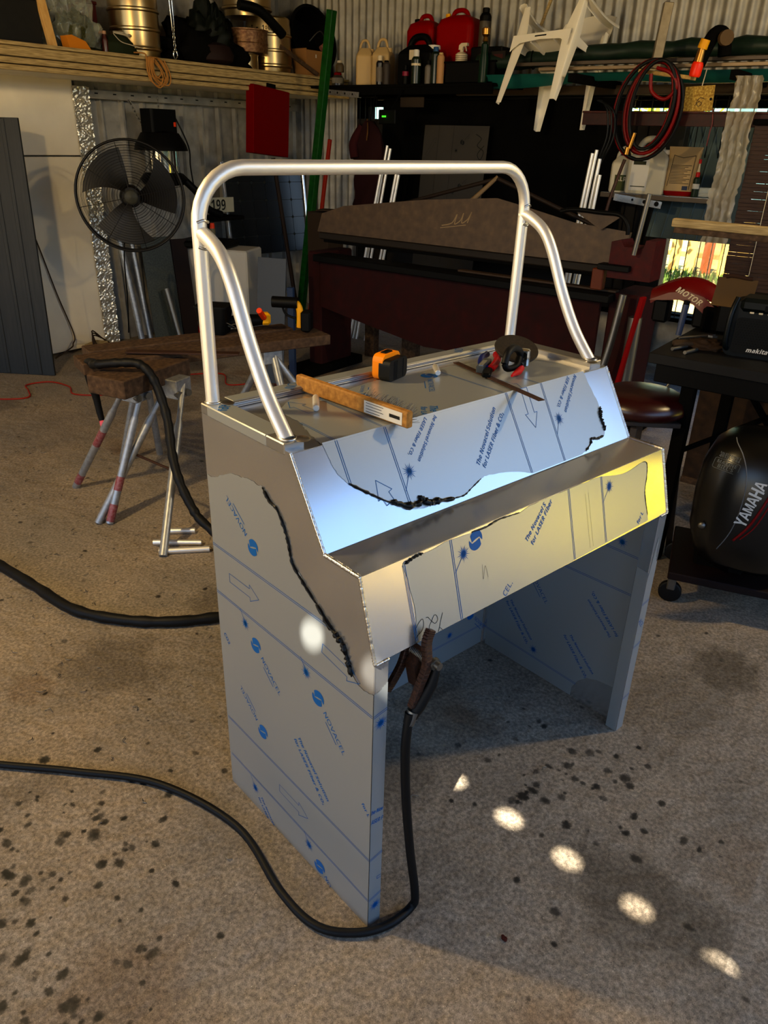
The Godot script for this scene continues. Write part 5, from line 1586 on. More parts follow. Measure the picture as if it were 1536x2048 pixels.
func back_side() -> void:
	# steel shelf in the corner
	var t := thing("steel_shelf", "dark steel shelf of bottles across the back wall beside the timber shelf", "shelf", Vector3(-3.98, 1.925, -5.68))
	obj("deck", MB.new().box(Vector3(0, -0.01, 0), Vector3(1.75, 0.02, 0.5), 0.002), M.dark, t)
	obj("front_rail", MB.new().box(Vector3(0.2, -0.045, 0.24), Vector3(1.35, 0.05, 0.02), 0.002), M.dark, t)
	obj("back_board", MB.new().box(Vector3(0.15, -0.12, 0.2), Vector3(0.22, 0.07, 0.01), 0.002), mat(Color(0.16, 0.12, 0.08), 0.7), t)
	t = thing("slotted_angle", "pale slotted angle bracket under the left end of the steel shelf", "bracket", Vector3(-4.52, 1.87, -5.42), -0.1)
	obj("angle", MB.new().box(Vector3(0, 0, 0), Vector3(0.46, 0.035, 0.004), 0.0, at(0, 0, 0, 0, 0, -0.07)), M.galv, t)
	obj("flange", MB.new().box(Vector3(0, -0.02, -0.015), Vector3(0.46, 0.004, 0.03), 0.0, at(0, 0, 0, 0, 0, -0.07)), M.galv, t)
	for i in 5:
		obj("slot", MB.new().cyl(Vector3(-0.18 + i * 0.085, 0.012 - i * 0.006, 0.0015), Vector3(-0.18 + i * 0.085, 0.012 - i * 0.006, 0.0032), 0.008, -1, 10), M.black, t)
	var y := 1.927
	t = can("jar", "small glass jar with a red lid, lower of two stacked at the shelf corner", "jar", Vector3(-4.66, y, -5.58), 0.05, 0.10, mat(Color(0.20, 0.18, 0.16), 0.3), M.red, 0.02)
	band(t, 0.05, 0.02, 0.06, mat(Color(0.45, 0.42, 0.36), 0.6))
	t = can("jar", "small jar with a cream lid standing on the red-lidded jar", "jar", Vector3(-4.64, y + 0.1, -5.58), 0.036, 0.085, mat(Color(0.34, 0.28, 0.18), 0.4), M.cream, 0.018)
	var creamm := mat(Color(0.70, 0.58, 0.38), 0.45)
	jerry("cream_jug", "cream plastic jerry jug, left one of the pair on the steel shelf", "jug", Vector3(-4.385, y, -5.60), Vector3(0.135, 0.32, 0.17), creamm, creamm, 0.5, "cream jugs on the steel shelf")
	jerry("cream_jug", "cream plastic jerry jug, right one of the pair, behind the spray cans", "jug", Vector3(-4.23, y, -5.63), Vector3(0.145, 0.325, 0.17), creamm, creamm, 0.3, "cream jugs on the steel shelf")
	t = can("spray_can", "tall spray can with a cream cap and dark label in front of the cream jug", "spray can", Vector3(-4.165, y, -5.50), 0.03, 0.20, mat(Color(0.06, 0.04, 0.045), 0.3), M.cream)
	band(t, 0.03, 0.02, 0.12, mat(Color(0.36, 0.33, 0.30), 0.5))
	t = can("spray_can", "plain grey can right of the dark-labelled spray can", "can", Vector3(-4.10, y, -5.50), 0.03, 0.165, mat(Color(0.19, 0.16, 0.14), 0.5), M.dark, 0.012)
	t = jerry("black_jerrycan", "black plastic jerrycan with a small pale label on the steel shelf", "jerrycan", Vector3(-3.87, y, -5.64), Vector3(0.32, 0.33, 0.2), M.black, M.white, 0.0)
	obj("label", MB.new().box(Vector3(-0.02, 0.20, 0.101), Vector3(0.05, 0.065, 0.001), 0.0), M.cream, t)
	t = can("spray_can", "small dark can with a pink band in front of the black jerrycan", "spray can", Vector3(-3.90, y, -5.48), 0.026, 0.13, M.black, M.black)
	band(t, 0.026, 0.055, 0.085, mat(Color(0.45, 0.05, 0.16), 0.4))
	t = can("spray_can", "green spray can with a white cap in front of the black jerrycan", "spray can", Vector3(-3.80, y, -5.47), 0.036, 0.225, mat(Color(0.03, 0.09, 0.03), 0.3), M.white, 0.045)
	band(t, 0.036, 0.12, 0.135, M.cream)
	t = can("spray_can", "slim black can with a white lower band, left of the green bottle", "spray can", Vector3(-3.70, y, -5.49), 0.026, 0.155, mat(Color(0.36, 0.33, 0.3), 0.35), M.black, 0.03)
	t = can("bottle", "dark green bottle with a blue cap left of the cream tube on the steel shelf", "bottle", Vector3(-3.645, y, -5.50), 0.033, 0.24, mat(Color(0.01, 0.08, 0.025), 0.3), mat(Color(0.1, 0.25, 0.42), 0.4), 0.03)
	t = can("cartridge", "cream sealant cartridge standing right of the green bottle", "cartridge", Vector3(-3.585, y, -5.48), 0.027, 0.20, mat(Color(0.66, 0.48, 0.30), 0.5), creamm, 0.012)
	for q in [["red_fuel_can", "dark red fuel can, the left one behind the black jerrycan", -3.93, 0.25, 0.40], ["red_fuel_can", "large red fuel can with a yellow cap behind the green bottle", -3.62, 0.32, 0.42]]:
		t = thing(q[0], q[1], "fuel can", Vector3(q[2], 2.0, -5.78), 0.0, "red fuel cans on the steel shelf")
		var b := MB.new()
		var w: float = q[3]
		var h: float = q[4]
		loft(b, [[rrect(w * 0.9, 0.2, 0.03), 0.0], [rrect(w, 0.22, 0.04), 0.02], [rrect(w, 0.22, 0.04), h * 0.75], [rrect(w * 0.85, 0.19, 0.04), h * 0.87], [rrect(w * 0.45, 0.1, 0.03), h * 0.93]])
		obj("body", b, mat(Color(0.48, 0.004, 0.004), 0.4, 0.0, 0.15), t)
		obj("handle", MB.new().tube(smooth(arr3([-w * 0.25, h * 0.86, 0, -w * 0.15, h * 1.0, 0, w * 0.12, h * 1.0, 0, w * 0.25, h * 0.86, 0]), 5), 0.016, 10), mat(Color(0.48, 0.004, 0.004), 0.4, 0.0, 0.15), t)
		obj("cap", MB.new().cyl(Vector3(-w * 0.33, h * 0.84, 0), Vector3(-w * 0.36, h * 0.97, 0), 0.025, 0.02), M.yellow if w > 0.3 else M.black, t)
		obj("box_under", MB.new().box(Vector3(0, -0.037, 0), Vector3(w * 0.95, 0.07, 0.2), 0.004), M.dark, t)
	t = thing("paint_crate", "black crate carrying the spray bottle at the right of the steel shelf", "crate", Vector3(-3.34, y, -5.62))
	obj("body", MB.new().box(Vector3(0, 0.07, 0), Vector3(0.42, 0.135, 0.26), 0.006), M.black, t)
	obj("rim", MB.new().box(Vector3(0, 0.137, 0), Vector3(0.44, 0.012, 0.28), 0.003), M.dark, t)
	t = thing("trigger_bottle", "white trigger spray bottle standing on the black crate", "spray bottle", Vector3(-3.47, y + 0.143, -5.58))
	obj("body", MB.new().lathe([Vector2(0, 0), Vector2(0.042, 0), Vector2(0.045, 0.004), Vector2(0.045, 0.05), Vector2(0.03, 0.062), Vector2(0.015, 0.066), Vector2(0.014, 0.08)], I, 18), M.cream, t)
	var tb := MB.new()
	tb.prism(arr2([-0.022, 0.08, 0.012, 0.08, 0.014, 0.098, 0.05, 0.104, 0.048, 0.122, 0.0, 0.122, -0.02, 0.108]), -0.012, 0.012)
	obj("spray_head", tb, M.cream, t)
	obj("trigger", MB.new().bar(Vector3(0.03, 0.104, 0), Vector3(0.04, 0.07, 0), 0.01, 0.006, 0.001), M.cream, t)
	for i in 3:
		obj("label_line", MB.new().lathe([Vector2(0.0454, 0.014 + i * 0.012), Vector2(0.0454, 0.017 + i * 0.012)], I, 18), M.dark, t)
	t = can("spray_can", "tall black spray can with a grey label high behind the trigger bottle", "spray can", Vector3(-3.37, y + 0.25, -5.72), 0.043, 0.245, M.black, M.black, 0.03)
	band(t, 0.043, 0.0, 0.16, mat(Color(0.26, 0.23, 0.18), 0.4))
	t = thing("black_box", "black tool box under the tall black spray can", "box", Vector3(-3.30, y + 0.143, -5.72))
	obj("body", MB.new().box(Vector3(0, 0.05, 0), Vector3(0.26, 0.10, 0.16), 0.006), M.black, t)
	obj("latch", MB.new().box(Vector3(0.06, 0.045, 0.082), Vector3(0.02, 0.04, 0.006), 0.002), M.chrome, t)
	t = thing("gas_bottle", "small green cylinder with a brass valve on the back shelf", "gas bottle", Vector3(-3.20, y, -5.45))
	obj("body", MB.new().lathe([Vector2(0, 0), Vector2(0.032, 0), Vector2(0.034, 0.01), Vector2(0.034, 0.15), Vector2(0.026, 0.18), Vector2(0.026, 0.235), Vector2(0.012, 0.25)], I, 18), mat(Color(0.01, 0.12, 0.07), 0.35), t)
	obj("valve", MB.new().lathe([Vector2(0.013, 0.25), Vector2(0.02, 0.255), Vector2(0.014, 0.28), Vector2(0.028, 0.295), Vector2(0.028, 0.33), Vector2(0.012, 0.34), Vector2(0, 0.34)], I, 14), M.brass, t)
	t = thing("carton_small", "small dark printed carton beside the green cylinder on the back shelf", "carton", Vector3(-3.12, y + 0.12, -5.55))
	obj("body", MB.new().box(Vector3(0, 0.04, 0), Vector3(0.11, 0.08, 0.08), 0.002), mat(Color(0.10, 0.075, 0.06), 0.7), t)
	obj("print", MB.new().box(Vector3(0, 0.045, 0.0405), Vector3(0.07, 0.03, 0.001), 0.0), mat(Color(0.22, 0.04, 0.03), 0.6), t)
	rack()
	leaning()
	brake()


func rack() -> void:
	# lengths of stock on brackets
	var t := thing("shadecloth_roll", "long dark green rolled tarpaulin lying on the stock rack", "roll", Vector3(0, 2.095, -5.56))
	var p := []
	var rr := []
	for i in 40:
		var x := lerpf(-3.3, 0.9, i / 39.0)
		p.append(Vector3(x, -0.03 + 0.035 * smoothstep(-3.0, -2.2, x) + 0.006 * sin(i * 1.9), 0.01 * sin(i * 1.1)))
		rr.append(0.052 + 0.006 * sin(i * 2.3))
	obj("roll", MB.new().tube(p, rr, 18), grainy(111, Color(0.05, 0.10, 0.075), Color(0.10, 0.17, 0.13), Vector3(3, 8, 8), 0.45), t)
	rng.seed = 41
	for i in 5:
		var k := 4 + i * 8
		var ring := []
		for j in 17:
			var a := TAU * j / 16
			ring.append(p[k] + Vector3(0.01 * sin(a), cos(a) * 0.061, sin(a) * 0.061))
		obj("tie", MB.new().tube(ring, 0.004, 5, false), M.dark, t)
	tag(obj("stock_bar", MB.new().box(Vector3(-1.05, 2.03, -5.44), Vector3(3.8, 0.022, 0.05), 0.002), mat(Color(0.24, 0.19, 0.14), 0.5, 0.3)), "long brown flat bar under the green roll on the stock rack", "bar")
	tag(obj("stock_bar", MB.new().box(Vector3(-0.9, 1.995, -5.40), Vector3(3.65, 0.02, 0.06), 0.002), mat(Color(0.46, 0.38, 0.27), 0.45, 0.4)), "long pale bar below the brown flat bar on the stock rack", "bar")
	t = thing("teal_sheeting", "folded teal sheeting sagging under the stock rack", "sheeting", Vector3(0, 0.012, -5.56))
	var rows := []
	rng.seed = 43
	for i in 6:
		var row := PackedVector3Array()
		for j in 46:
			var x := lerpf(-3.2, 0.9, j / 45.0)
			var sag := 0.035 * (sin(x * 3.1) * 0.5 + 0.5) + 0.04 * exp(-pow((x + 2.9) * 2.2, 2.0))
			row.push_back(Vector3(x, 1.962 - sag * sin(PI * i / 5.0) - 0.03 * float(i == 2 or i == 3), -0.10 + i * 0.045 + rng.randf_range(-0.008, 0.008)))
		rows.append(row)
	obj("sheet", MB.new().grid(rows), mat(Color(0.10, 0.36, 0.33), 0.4), t)
	for x in [-2.4, -1.4, 0.4]:
		tag(obj("rack_arm", MB.new().box(Vector3(x, 1.93, -5.6), Vector3(0.05, 0.05, 0.8), 0.003), M.dark), "dark steel rack arm under the stock " + ("between the plastic chair's legs" if x < -2 else ("beside the hanging plastic wrap" if x < 0 else "at the far right, above the blind")), "rack arm", "rack arms under the stock")
	tag(obj("thin_batten", MB.new().bar(Vector3(-3.03, 2.12, -5.8), Vector3(-2.86, 2.62, -5.85), 0.03, 0.018, 0.002), M.timber), "thin tan batten leaning on the corrugated wall above the plastic chair", "batten")
	tag(obj("wall_girt", MB.new().box(Vector3(-1.7, 1.90, -5.93), Vector3(4.0, 0.06, 0.06), 0.003), mat(Color(0.22, 0.17, 0.12), 0.7)), "brown horizontal girt on the back wall below the stock rack", "girt")
	# bracket post with the hose coil
	t = thing("square_post", "upright pale box-section post on the rack with the red hoses hung round it", "post", Vector3(-1.87, 1.965, -5.22))
	obj("post", MB.new().box(Vector3(-0.005, 0.17, 0), Vector3(0.055, 0.34, 0.055), 0.003, at(0, 0, 0, 0.5, 0, -0.06)), grainy(112, Color(0.40, 0.35, 0.26), Color(0.52, 0.46, 0.36), Vector3(4, 4, 4), 0.4, 0.6), t)
	obj("foot_plate", MB.new().box(Vector3(0.1, -0.02, 0.06), Vector3(0.32, 0.02, 0.1), 0.002, at(0, 0, 0, 0, 0, -0.13)), grainy(113, Color(0.62, 0.48, 0.24), Color(0.78, 0.64, 0.36), Vector3(6, 6, 6), 0.6), t)
	var cents := [[-1.93, 1.74, 0.20, 0.27, -0.10, "outermost"], [-1.90, 1.75, 0.155, 0.245, -0.02, ""], [-1.885, 1.765, 0.125, 0.235, 0.05, ""]]
	t = thing("hose_coil", "coil of twin red and black hoses hanging in long loops from the stock rack", "hose", Vector3(0.07, 0, -5.10))
	for k in 6:
		var q: Array = cents[k % 3]
		var loop := []
		for i in 33:
			var a := TAU * i / 32 + 0.4
			var pt := Vector2(cos(a) * q[2], sin(a) * q[3]).rotated(-0.16)
			loop.append(Vector3(q[0] + pt.x + (0.014 if k > 2 else 0.0), q[1] + pt.y, q[4] * 0.5 + 0.03 * sin(a) + (0.012 if k > 2 else 0.0)))
		obj("hose", MB.new().tube(loop, 0.0105, 10), mat(Color(0.42, 0.008, 0.015), 0.4) if k % 2 == 0 else M.rubber, t)
	obj("hose", MB.new().tube(smooth(arr3([-1.87, 1.96, 0.05, -1.78, 1.93, 0.06, -1.74, 1.86, 0.05, -1.80, 1.80, 0.04, -1.88, 1.84, 0.05, -1.90, 1.93, 0.05]), 6), 0.0105, 10), mat(Color(0.42, 0.008, 0.015), 0.4), t)
	obj("hose", MB.new().tube(smooth(arr3([-2.0, 1.47, 0.0, -2.03, 1.36, 0.0, -2.06, 1.2, 0.02, -2.07, 1.05, 0.02]), 6), 0.0105, 10), M.rust, t)
	obj("fitting", MB.new().cyl(Vector3(-1.975, 1.535, 0.02), Vector3(-1.955, 1.62, 0.02), 0.013, -1, 8), M.brass, t)
	obj("fitting", MB.new().cyl(Vector3(-1.99, 1.50, 0.02), Vector3(-1.985, 1.54, 0.02), 0.016, -1, 6), M.brass, t)
	# ratchet strap, yellow board
	t = thing("gas_torch", "bright orange and brass gas torch hanging over the rack edge", "torch", Vector3(-1.60, 1.915, -5.12))
	obj("grip", MB.new().lathe([Vector2(0, 0), Vector2(0.028, 0.0), Vector2(0.034, 0.01), Vector2(0.034, 0.06), Vector2(0.028, 0.075), Vector2(0, 0.078)], at(0, 0, 0, 0, 0, -0.12), 8), mat(Color(0.9, 0.16, 0.02), 0.35), t)
	obj("collar", MB.new().cyl(Vector3(0.008, 0.075, 0), Vector3(0.018, 0.15, 0), 0.024, 0.02, 14), M.brass, t)
	obj("valve", MB.new().cyl(Vector3(0.016, 0.14, 0), Vector3(0.028, 0.185, 0), 0.028, 0.026, 10), M.yellow, t)
	t = thing("black_strap_reel", "black strap reel with a tan disc lying on the green roll", "reel", Vector3(-1.585, 1.985, -5.30))
	obj("body", MB.new().tube(smooth(arr3([-0.02, 0.0, 0.12, 0.0, 0.1, 0.08, 0.02, 0.16, 0.03, 0.05, 0.15, -0.03, 0.07, 0.05, -0.04]), 5), 0.038, 12), M.dark, t)
	obj("disc", MB.new().cyl(Vector3(0.08, 0.13, 0.06), Vector3(0.10, 0.13, 0.085), 0.04, -1, 18), mat(Color(0.30, 0.22, 0.12), 0.7), t)
	t = thing("yellow_card", "stained yellow square card hanging on a string below the rack", "card", Vector3(-1.585, 1.745, -5.25))
	var yx := at(0, 0, 0, 0.1, 0, 0.06)
	obj("card", MB.new().box(Vector3(0, 0.065, 0), Vector3(0.165, 0.135, 0.008), 0.001, yx), grainy(114, Color(0.42, 0.28, 0.06), Color(0.82, 0.70, 0.34), Vector3(12, 12, 12), 0.7), t)
	obj("string", MB.new().cyl(Vector3(0.0, 0.13, 0), Vector3(0.01, 0.22, 0.0), 0.003), M.cream, t)
	obj("hole", MB.new().cyl(yx * Vector3(0.068, 0.06, 0.003), yx * Vector3(0.068, 0.06, 0.0048), 0.008, -1, 12), M.black, t)
	var sc := MB.new()
	stroke(sc, smooth(Array(arr2([-0.02, 0.03, 0.0, 0.05, 0.02, 0.04, 0.0, 0.025, -0.01, 0.05, 0.01, 0.07, 0.035, 0.06])), 4), 0.003, Transform3D(yx.basis, yx * Vector3(0, 0, 0.0046)))
	stuff(obj("scribble", sc, M.ink, t))
	# white plastic chair astride the rack
	var ch := thing("plastic_chair", "white plastic armchair perched on the stock rack, legs hanging down", "chair", Vector3(-2.685, 1.719, -5.41))
	ch.basis = Basis(Vector3.UP, -0.157) * Basis(Vector3.RIGHT, -0.356) * Basis(Vector3.BACK, 0.044)
	var cm := mat(Color(0.92, 0.89, 0.82), 0.42)
	for sx in [-1.0, 1.0]:
		for sz in [1.0, -1.0]:
			var foot := Vector3(0.235 * sx if sz > 0 else 0.205 * sx, 0.0, 0.235 if sz > 0 else -0.255)
			var head := Vector3(0.235 * sx, 0.64, 0.185) if sz > 0 else Vector3(0.225 * sx, 0.60, -0.20)
			var lrows := []
			for i in 9:
				var k := i / 8.0
				var c := foot.lerp(head, k)
				var w := lerpf(0.026, 0.062, minf(k * 1.5, 1.0)) if k < 0.68 else lerpf(0.062, 0.03, (k - 0.68) / 0.32)
				var row := PackedVector3Array()
				# an L-shaped section: outer corner, two flanges, open inside
				for q in [[-1.0, 0.0], [-0.5, 0.0], [-0.1, 0.0], [0.0, -0.1], [0.0, -0.5], [0.0, -1.0]]:
					row.push_back(c + Vector3(q[0] * w * sx * 1.4, 0, q[1] * w * sz * 1.2))
				lrows.append(row)
			var lb := MB.new().grid(lrows)
			var inner := []
			for r in lrows:
				var row := PackedVector3Array()
				for q in r:
					row.push_back(q + Vector3(-sx, 0, -sz) * 0.004)
				inner.append(row)
			lb.grid(inner, false, true)
			lb.poly([lrows[0][0], lrows[0][2], inner[0][2], inner[0][0]], Vector3.DOWN)
			lb.poly([lrows[0][3], lrows[0][5], inner[0][5], inner[0][3]], Vector3.DOWN)
			obj("leg", lb, cm, ch)
		var ar := []
		for i in 12:
			var k := i / 11.0
			var c := Vector3(0.238 * sx + 0.02 * sx * sin(k * PI), 0.645 - 0.035 * sin(k * PI) + 0.02 * k, lerpf(0.20, -0.235, k))
			var row := PackedVector3Array()
			for q in [[-1, -0.25], [-0.9, 0.12], [0, 0.25], [0.9, 0.12], [1, -0.25]]:
				row.push_back(c + Vector3(q[0] * 0.03, q[1] * 0.05, 0))
			ar.append(row)
		obj("arm", MB.new().grid(ar), cm, ch)
	var seat := []
	for i in 11:
		var z := lerpf(0.235, -0.21, i / 10.0)
		var row := PackedVector3Array()
		for j in 11:
			var x := lerpf(-0.215, 0.215, j / 10.0)
			row.push_back(Vector3(x, 0.425 - 0.02 * cos(x * 7.0) * sin(i * 0.3) - (0.0 if i > 0 else 0.012), z))
		seat.append(row)
	obj("seat", MB.new().grid(seat), cm, ch)
	var ap := MB.new()
	ap.prism(arr2([-0.225, 0.43, 0.225, 0.43, 0.225, 0.33, 0.205, 0.35, 0.16, 0.378, 0.0, 0.388, -0.16, 0.378, -0.205, 0.35, -0.225, 0.33]), 0.232, 0.238)
	obj("front_apron", ap, cm, ch)
	obj("slot", MB.new().box(Vector3(0, 0.41, 0.2385), Vector3(0.09, 0.008, 0.002), 0.0), M.black, ch)
	for sx in [-1.0, 1.0]:
		var sp := MB.new()
		sp.prism(arr2([-0.22, 0.43, 0.2, 0.43, 0.2, 0.36, 0.0, 0.392, -0.22, 0.36]), -0.002, 0.002, Transform3D(Basis(Vector3(0, 0, 1), Vector3.UP, Vector3(-1, 0, 0)), Vector3(0.225 * sx, 0, 0)))
		obj("side_apron", sp, cm, ch)
		obj("under_rib", MB.new().box(Vector3(0.09 * sx, 0.405, 0), Vector3(0.012, 0.035, 0.42), 0.002), cm, ch)
	var bk := []
	for i in 11:
		var k := i / 10.0
		var row := PackedVector3Array()
		for j in 13:
			var a := lerpf(-1.0, 1.0, j / 12.0)
			row.push_back(Vector3(a * (0.225 - 0.02 * k * k), 0.43 + 0.38 * k - 0.06 * k * a * a, -0.22 - 0.10 * k + 0.05 * a * a))
		bk.append(row)
	obj("backrest", MB.new().grid(bk), cm, ch)


func leaning() -> void:
	# red cabinet door hung from the shelf, posts, overalls, stock
	var t := thing("red_cabinet", "flat dark red box hanging below the right end of the timber shelf", "box", Vector3(-4.81, 1.64, -4.94))
	var px := Transform3D(Basis.from_euler(Vector3(-0.08, 0.10, 0.0)), Vector3.ZERO)
	obj("body", MB.new().box(Vector3(-0.04, 0, 0), Vector3(0.08, 0.48, 0.45), 0.004, px), mat(Color(0.36, 0.004, 0.004), 0.6, 0.0, 0.1), t)
	obj("hanger", MB.new().box(Vector3(-0.02, 0.25, 0), Vector3(0.03, 0.04, 0.1), 0.002, px), M.dark, t)
	tag(obj("green_post", MB.new().bar(Vector3(-4.78, 0.003, -5.18), Vector3(-4.385, 2.40, -5.18), 0.06, 0.06, 0.004, Vector3(0, 0, 1)), grainy(121, Color(0.02, 0.17, 0.03), Color(0.05, 0.30, 0.06), Vector3(3, 3, 3), 0.4)), "tall bright green square post leaning in the corner", "post")
	tag(obj("orange_pole", MB.new().bar(Vector3(-4.66, 0.003, -5.16), Vector3(-4.425, 1.53, -5.2), 0.028, 0.028, 0.004, Vector3(0, 0, 1)), mat(Color(0.48, 0.09, 0.015), 0.45)), "thin orange pole leaning right of the green post", "pole")
	t = thing("overalls", "dark red overalls hanging in front of the corner window", "overalls", Vector3(-4.15, 1.05, -5.36))
	var rows := []
	for i in 15:
		var k := i / 14.0
		var row := PackedVector3Array()
		var w: float = [0.13, 0.15, 0.13, 0.13, 0.14, 0.15, 0.15, 0.15, 0.15, 0.15, 0.145, 0.13, 0.12, 0.09, 0.03][i]
		for j in 20:
			var a := TAU * j / 20
			row.push_back(Vector3(cos(a) * w * (1.0 + 0.10 * sin(a * 5 + i * 0.5)), lerpf(-0.05, 0.62, k), sin(a) * 0.05 * (1.0 + 0.25 * sin(a * 4 + i))))
		rows.append(row)
	obj("cloth", MB.new().grid(rows, true, true), mat(Color(0.11, 0.006, 0.008), 0.9), t)
	obj("sleeve", MB.new().tube(smooth(arr3([-0.05, 0.58, 0.02, -0.12, 0.46, 0.05, -0.10, 0.35, 0.06]), 5), 0.035, 10), mat(Color(0.16, 0.008, 0.015), 0.9), t)
	obj("drawstring", MB.new().tube(smooth(arr3([0.0, 0.63, 0.03, 0.03, 0.56, 0.06, 0.02, 0.48, 0.06]), 5), 0.006, 6), mat(Color(0.30, 0.18, 0.04), 0.7), t)
	obj("hanger_cord", MB.new().cyl(Vector3(0, 0.60, 0), Vector3(0.0, 0.84, -0.08), 0.004), M.dark, t)
	t = thing("charger", "black charger with three green lights beside the corner window", "charger", Vector3(-3.90, 1.695, -5.22))
	obj("body", MB.new().box(Vector3(0.02, 0, -0.03), Vector3(0.16, 0.10, 0.06), 0.006), M.black, t)
	obj("hanger", MB.new().bar(Vector3(0.02, 0.05, -0.05), Vector3(0.02, 0.19, -0.20), 0.02, 0.004), M.black, t)
	var gm := mat(Color(0.1, 0.5, 0.05), 0.4)
	gm.emission_enabled = true
	gm.emission = Color(0.35, 1.0, 0.2)
	gm.emission_energy_multiplier = 0.8
	for i in 3:
		obj("led_lamp", MB.new().box(Vector3(-0.018 + i * 0.014, 0.003, 0.001), Vector3(0.010, 0.012, 0.004), 0.001), gm, t)
	var gl := OmniLight3D.new()
	gl.name = "led_glow"
	gl.light_color = Color(0.35, 1.0, 0.2)
	gl.light_energy = 0.0004
	gl.light_size = 0.01
	gl.omni_range = 15.0
	gl.omni_attenuation = 2.0
	gl.shadow_enabled = true
	gl.position = Vector3(-0.004, 0.003, 0.012)
	t.add_child(gl)
	t = thing("black_tarp", "black tarpaulin hung across the back window behind the press brake", "tarpaulin", Vector3(-3.33, 0.6, -5.86))
	var tr := []
	for i in 7:
		var row := PackedVector3Array()
		for j in 40:
			row.push_back(Vector3(lerpf(-1.06, 1.10, j / 39.0), 1.24 - i * 0.2, 0.015 * sin(j * 0.9 + i * 0.3) + 0.02 * i / 6.0))
		tr.append(row)
	obj("cloth", MB.new().grid(tr, false, true), M.dark, t)
	obj("top_rod", MB.new().cyl(Vector3(-1.12, 1.25, 0), Vector3(1.14, 1.25, 0), 0.012), M.black, t)
	t = thing("film_sheet", "metal sheet in printed grey film leaning against the black tarpaulin", "sheet")
	var fx := frame(Vector3(-3.90, 0.003, -5.60), Vector3(1, 0, 0.0), Vector3(0.085, 1, -0.10))
	obj("sheet", MB.new().box(Vector3(0.31, 0.83, 0), Vector3(0.60, 1.66, 0.003), 0.0, fx), mat(Color(0.20, 0.185, 0.165), 0.5), t)
	var b := MB.new()
	fx.origin += fx.basis.z * 0.0024 + fx.basis.y * 0.62
	for u in [0.15, 0.29]:
		lines(b, Vector2(u, 0.0), Vector2(u, 1.04), fx)
	logo(b, Vector2(0.38, 0.92), Vector2(0.44, 0.98), fx)
	burst(b, Vector2(0.33, 0.86), 0.02, fx)
	burst(b, Vector2(0.34, 0.55), 0.02, fx)
	logo(b, Vector2(0.5, 0.74), Vector2(0.44, 0.68), fx)
	logo(b, Vector2(0.4, 0.6), Vector2(0.46, 0.66), fx)
	arrow(b, Vector2(0.05, 0.82), Vector2(0.13, 0.95), fx)
	solution(b, Vector2(0.05, 0.4), Vector2(0.14, 0.5), Vector2(0.07, 0.39), Vector2(0.16, 0.49), fx)
	stuff(obj("print", b, mat(Color(0.02, 0.03, 0.05), 0.5), t))
	b = MB.new()
	stroke(b, smooth(Array(arr2([0.5, 0.98, 0.55, 0.95, 0.52, 0.9, 0.58, 0.86, 0.56, 0.80, 0.53, 0.84, 0.58, 0.9])), 5), 0.006, fx)
	stuff(obj("marker_scrawl", b, M.ink, t))
	var k := 0
	for q in [[-3.85, 1.50, -5.2, -4.02, 0.5, -5.1], [-3.82, 1.48, -5.2, -3.985, 0.5, -5.1], [-3.865, 1.36, -5.16, -4.03, 0.45, -5.06], [-3.755, 1.33, -5.2, -3.9, 0.5, -5.1], [-3.735, 1.30, -5.2, -3.87, 0.5, -5.1], [-2.105, 1.50, -5.0, -2.19, 0.7, -4.95], [-2.08, 1.52, -5.0, -2.165, 0.7, -4.95], [-2.052, 1.47, -5.0, -2.125, 0.7, -4.95], [-2.03, 1.38, -4.98, -2.09, 0.7, -4.93]]:
		var l: String = ["tallest aluminium tube of the bundle left of the printed sheet", "second tallest aluminium tube of the bundle left of the printed sheet", "leftmost, shorter aluminium tube of the bundle left of the printed sheet", "aluminium tube second from the right in the bundle left of the printed sheet", "rightmost and shortest aluminium tube of the bundle left of the printed sheet", "leftmost aluminium tube of the bundle below the hose coil", "tallest aluminium tube, second in the bundle below the hose coil", "third aluminium tube from the left in the bundle below the hose coil", "rightmost and shortest aluminium tube of the bundle below the hose coil"][k]
		tag(obj("stock_tube", MB.new().cyl(Vector3(q[0], q[1], q[2]), Vector3(q[3], 0.003, q[5]) if false else Vector3(q[3] - (q[0] - q[3]) * 0.4, 0.003, q[5]), 0.0115, -1, 12), M.tube), l, "tube", "left bundle of aluminium tubes" if k < 5 else "right bundle of aluminium tubes")
		k += 1
	t = thing("cable_loops", "dark blue-grey cable loops hanging above the right tube bundle", "cable", Vector3(-2.10, 1.5, -5.15))
	for i in 3:
		obj("loop", MB.new().tube(smooth(arr3([-0.06 - i * 0.012, 0.30, 0, 0.0 + i * 0.02, 0.24, 0.02, 0.02 + i * 0.022, 0.1, 0.02, -0.01 + i * 0.015, -0.02, 0.02, -0.03, -0.1, 0.0]), 6), 0.006, 8), mat(Color(0.03, 0.04, 0.05), 0.4), t)
	t = thing("brown_carton", "brown carton on the floor left of the press brake", "carton", Vector3(-4.35, 0.0, -5.05))
	obj("body", MB.new().box(Vector3(0, 0.5, 0), Vector3(0.22, 1.0, 0.2), 0.004), mat(Color(0.16, 0.115, 0.075), 0.9), t)
	obj("flap", MB.new().box(Vector3(0.06, 1.02, 0.06), Vector3(0.16, 0.006, 0.16), 0.001, at(0, 0, 0, 0.3, 0.0, 0.0)), mat(Color(0.20, 0.15, 0.10), 0.9), t)
	for q in [[-3.62, -4.75, 0.09, "weathered timber post under the left end of the press brake"], [-3.28, -4.8, 0.13, "wider timber post standing right of the narrow one under the press brake"]]:
		tag(obj("timber_post", MB.new().box(Vector3(q[0], 0.24, q[1]), Vector3(q[2], 0.475, 0.07), 0.003), M.oldwood), q[3], "post")


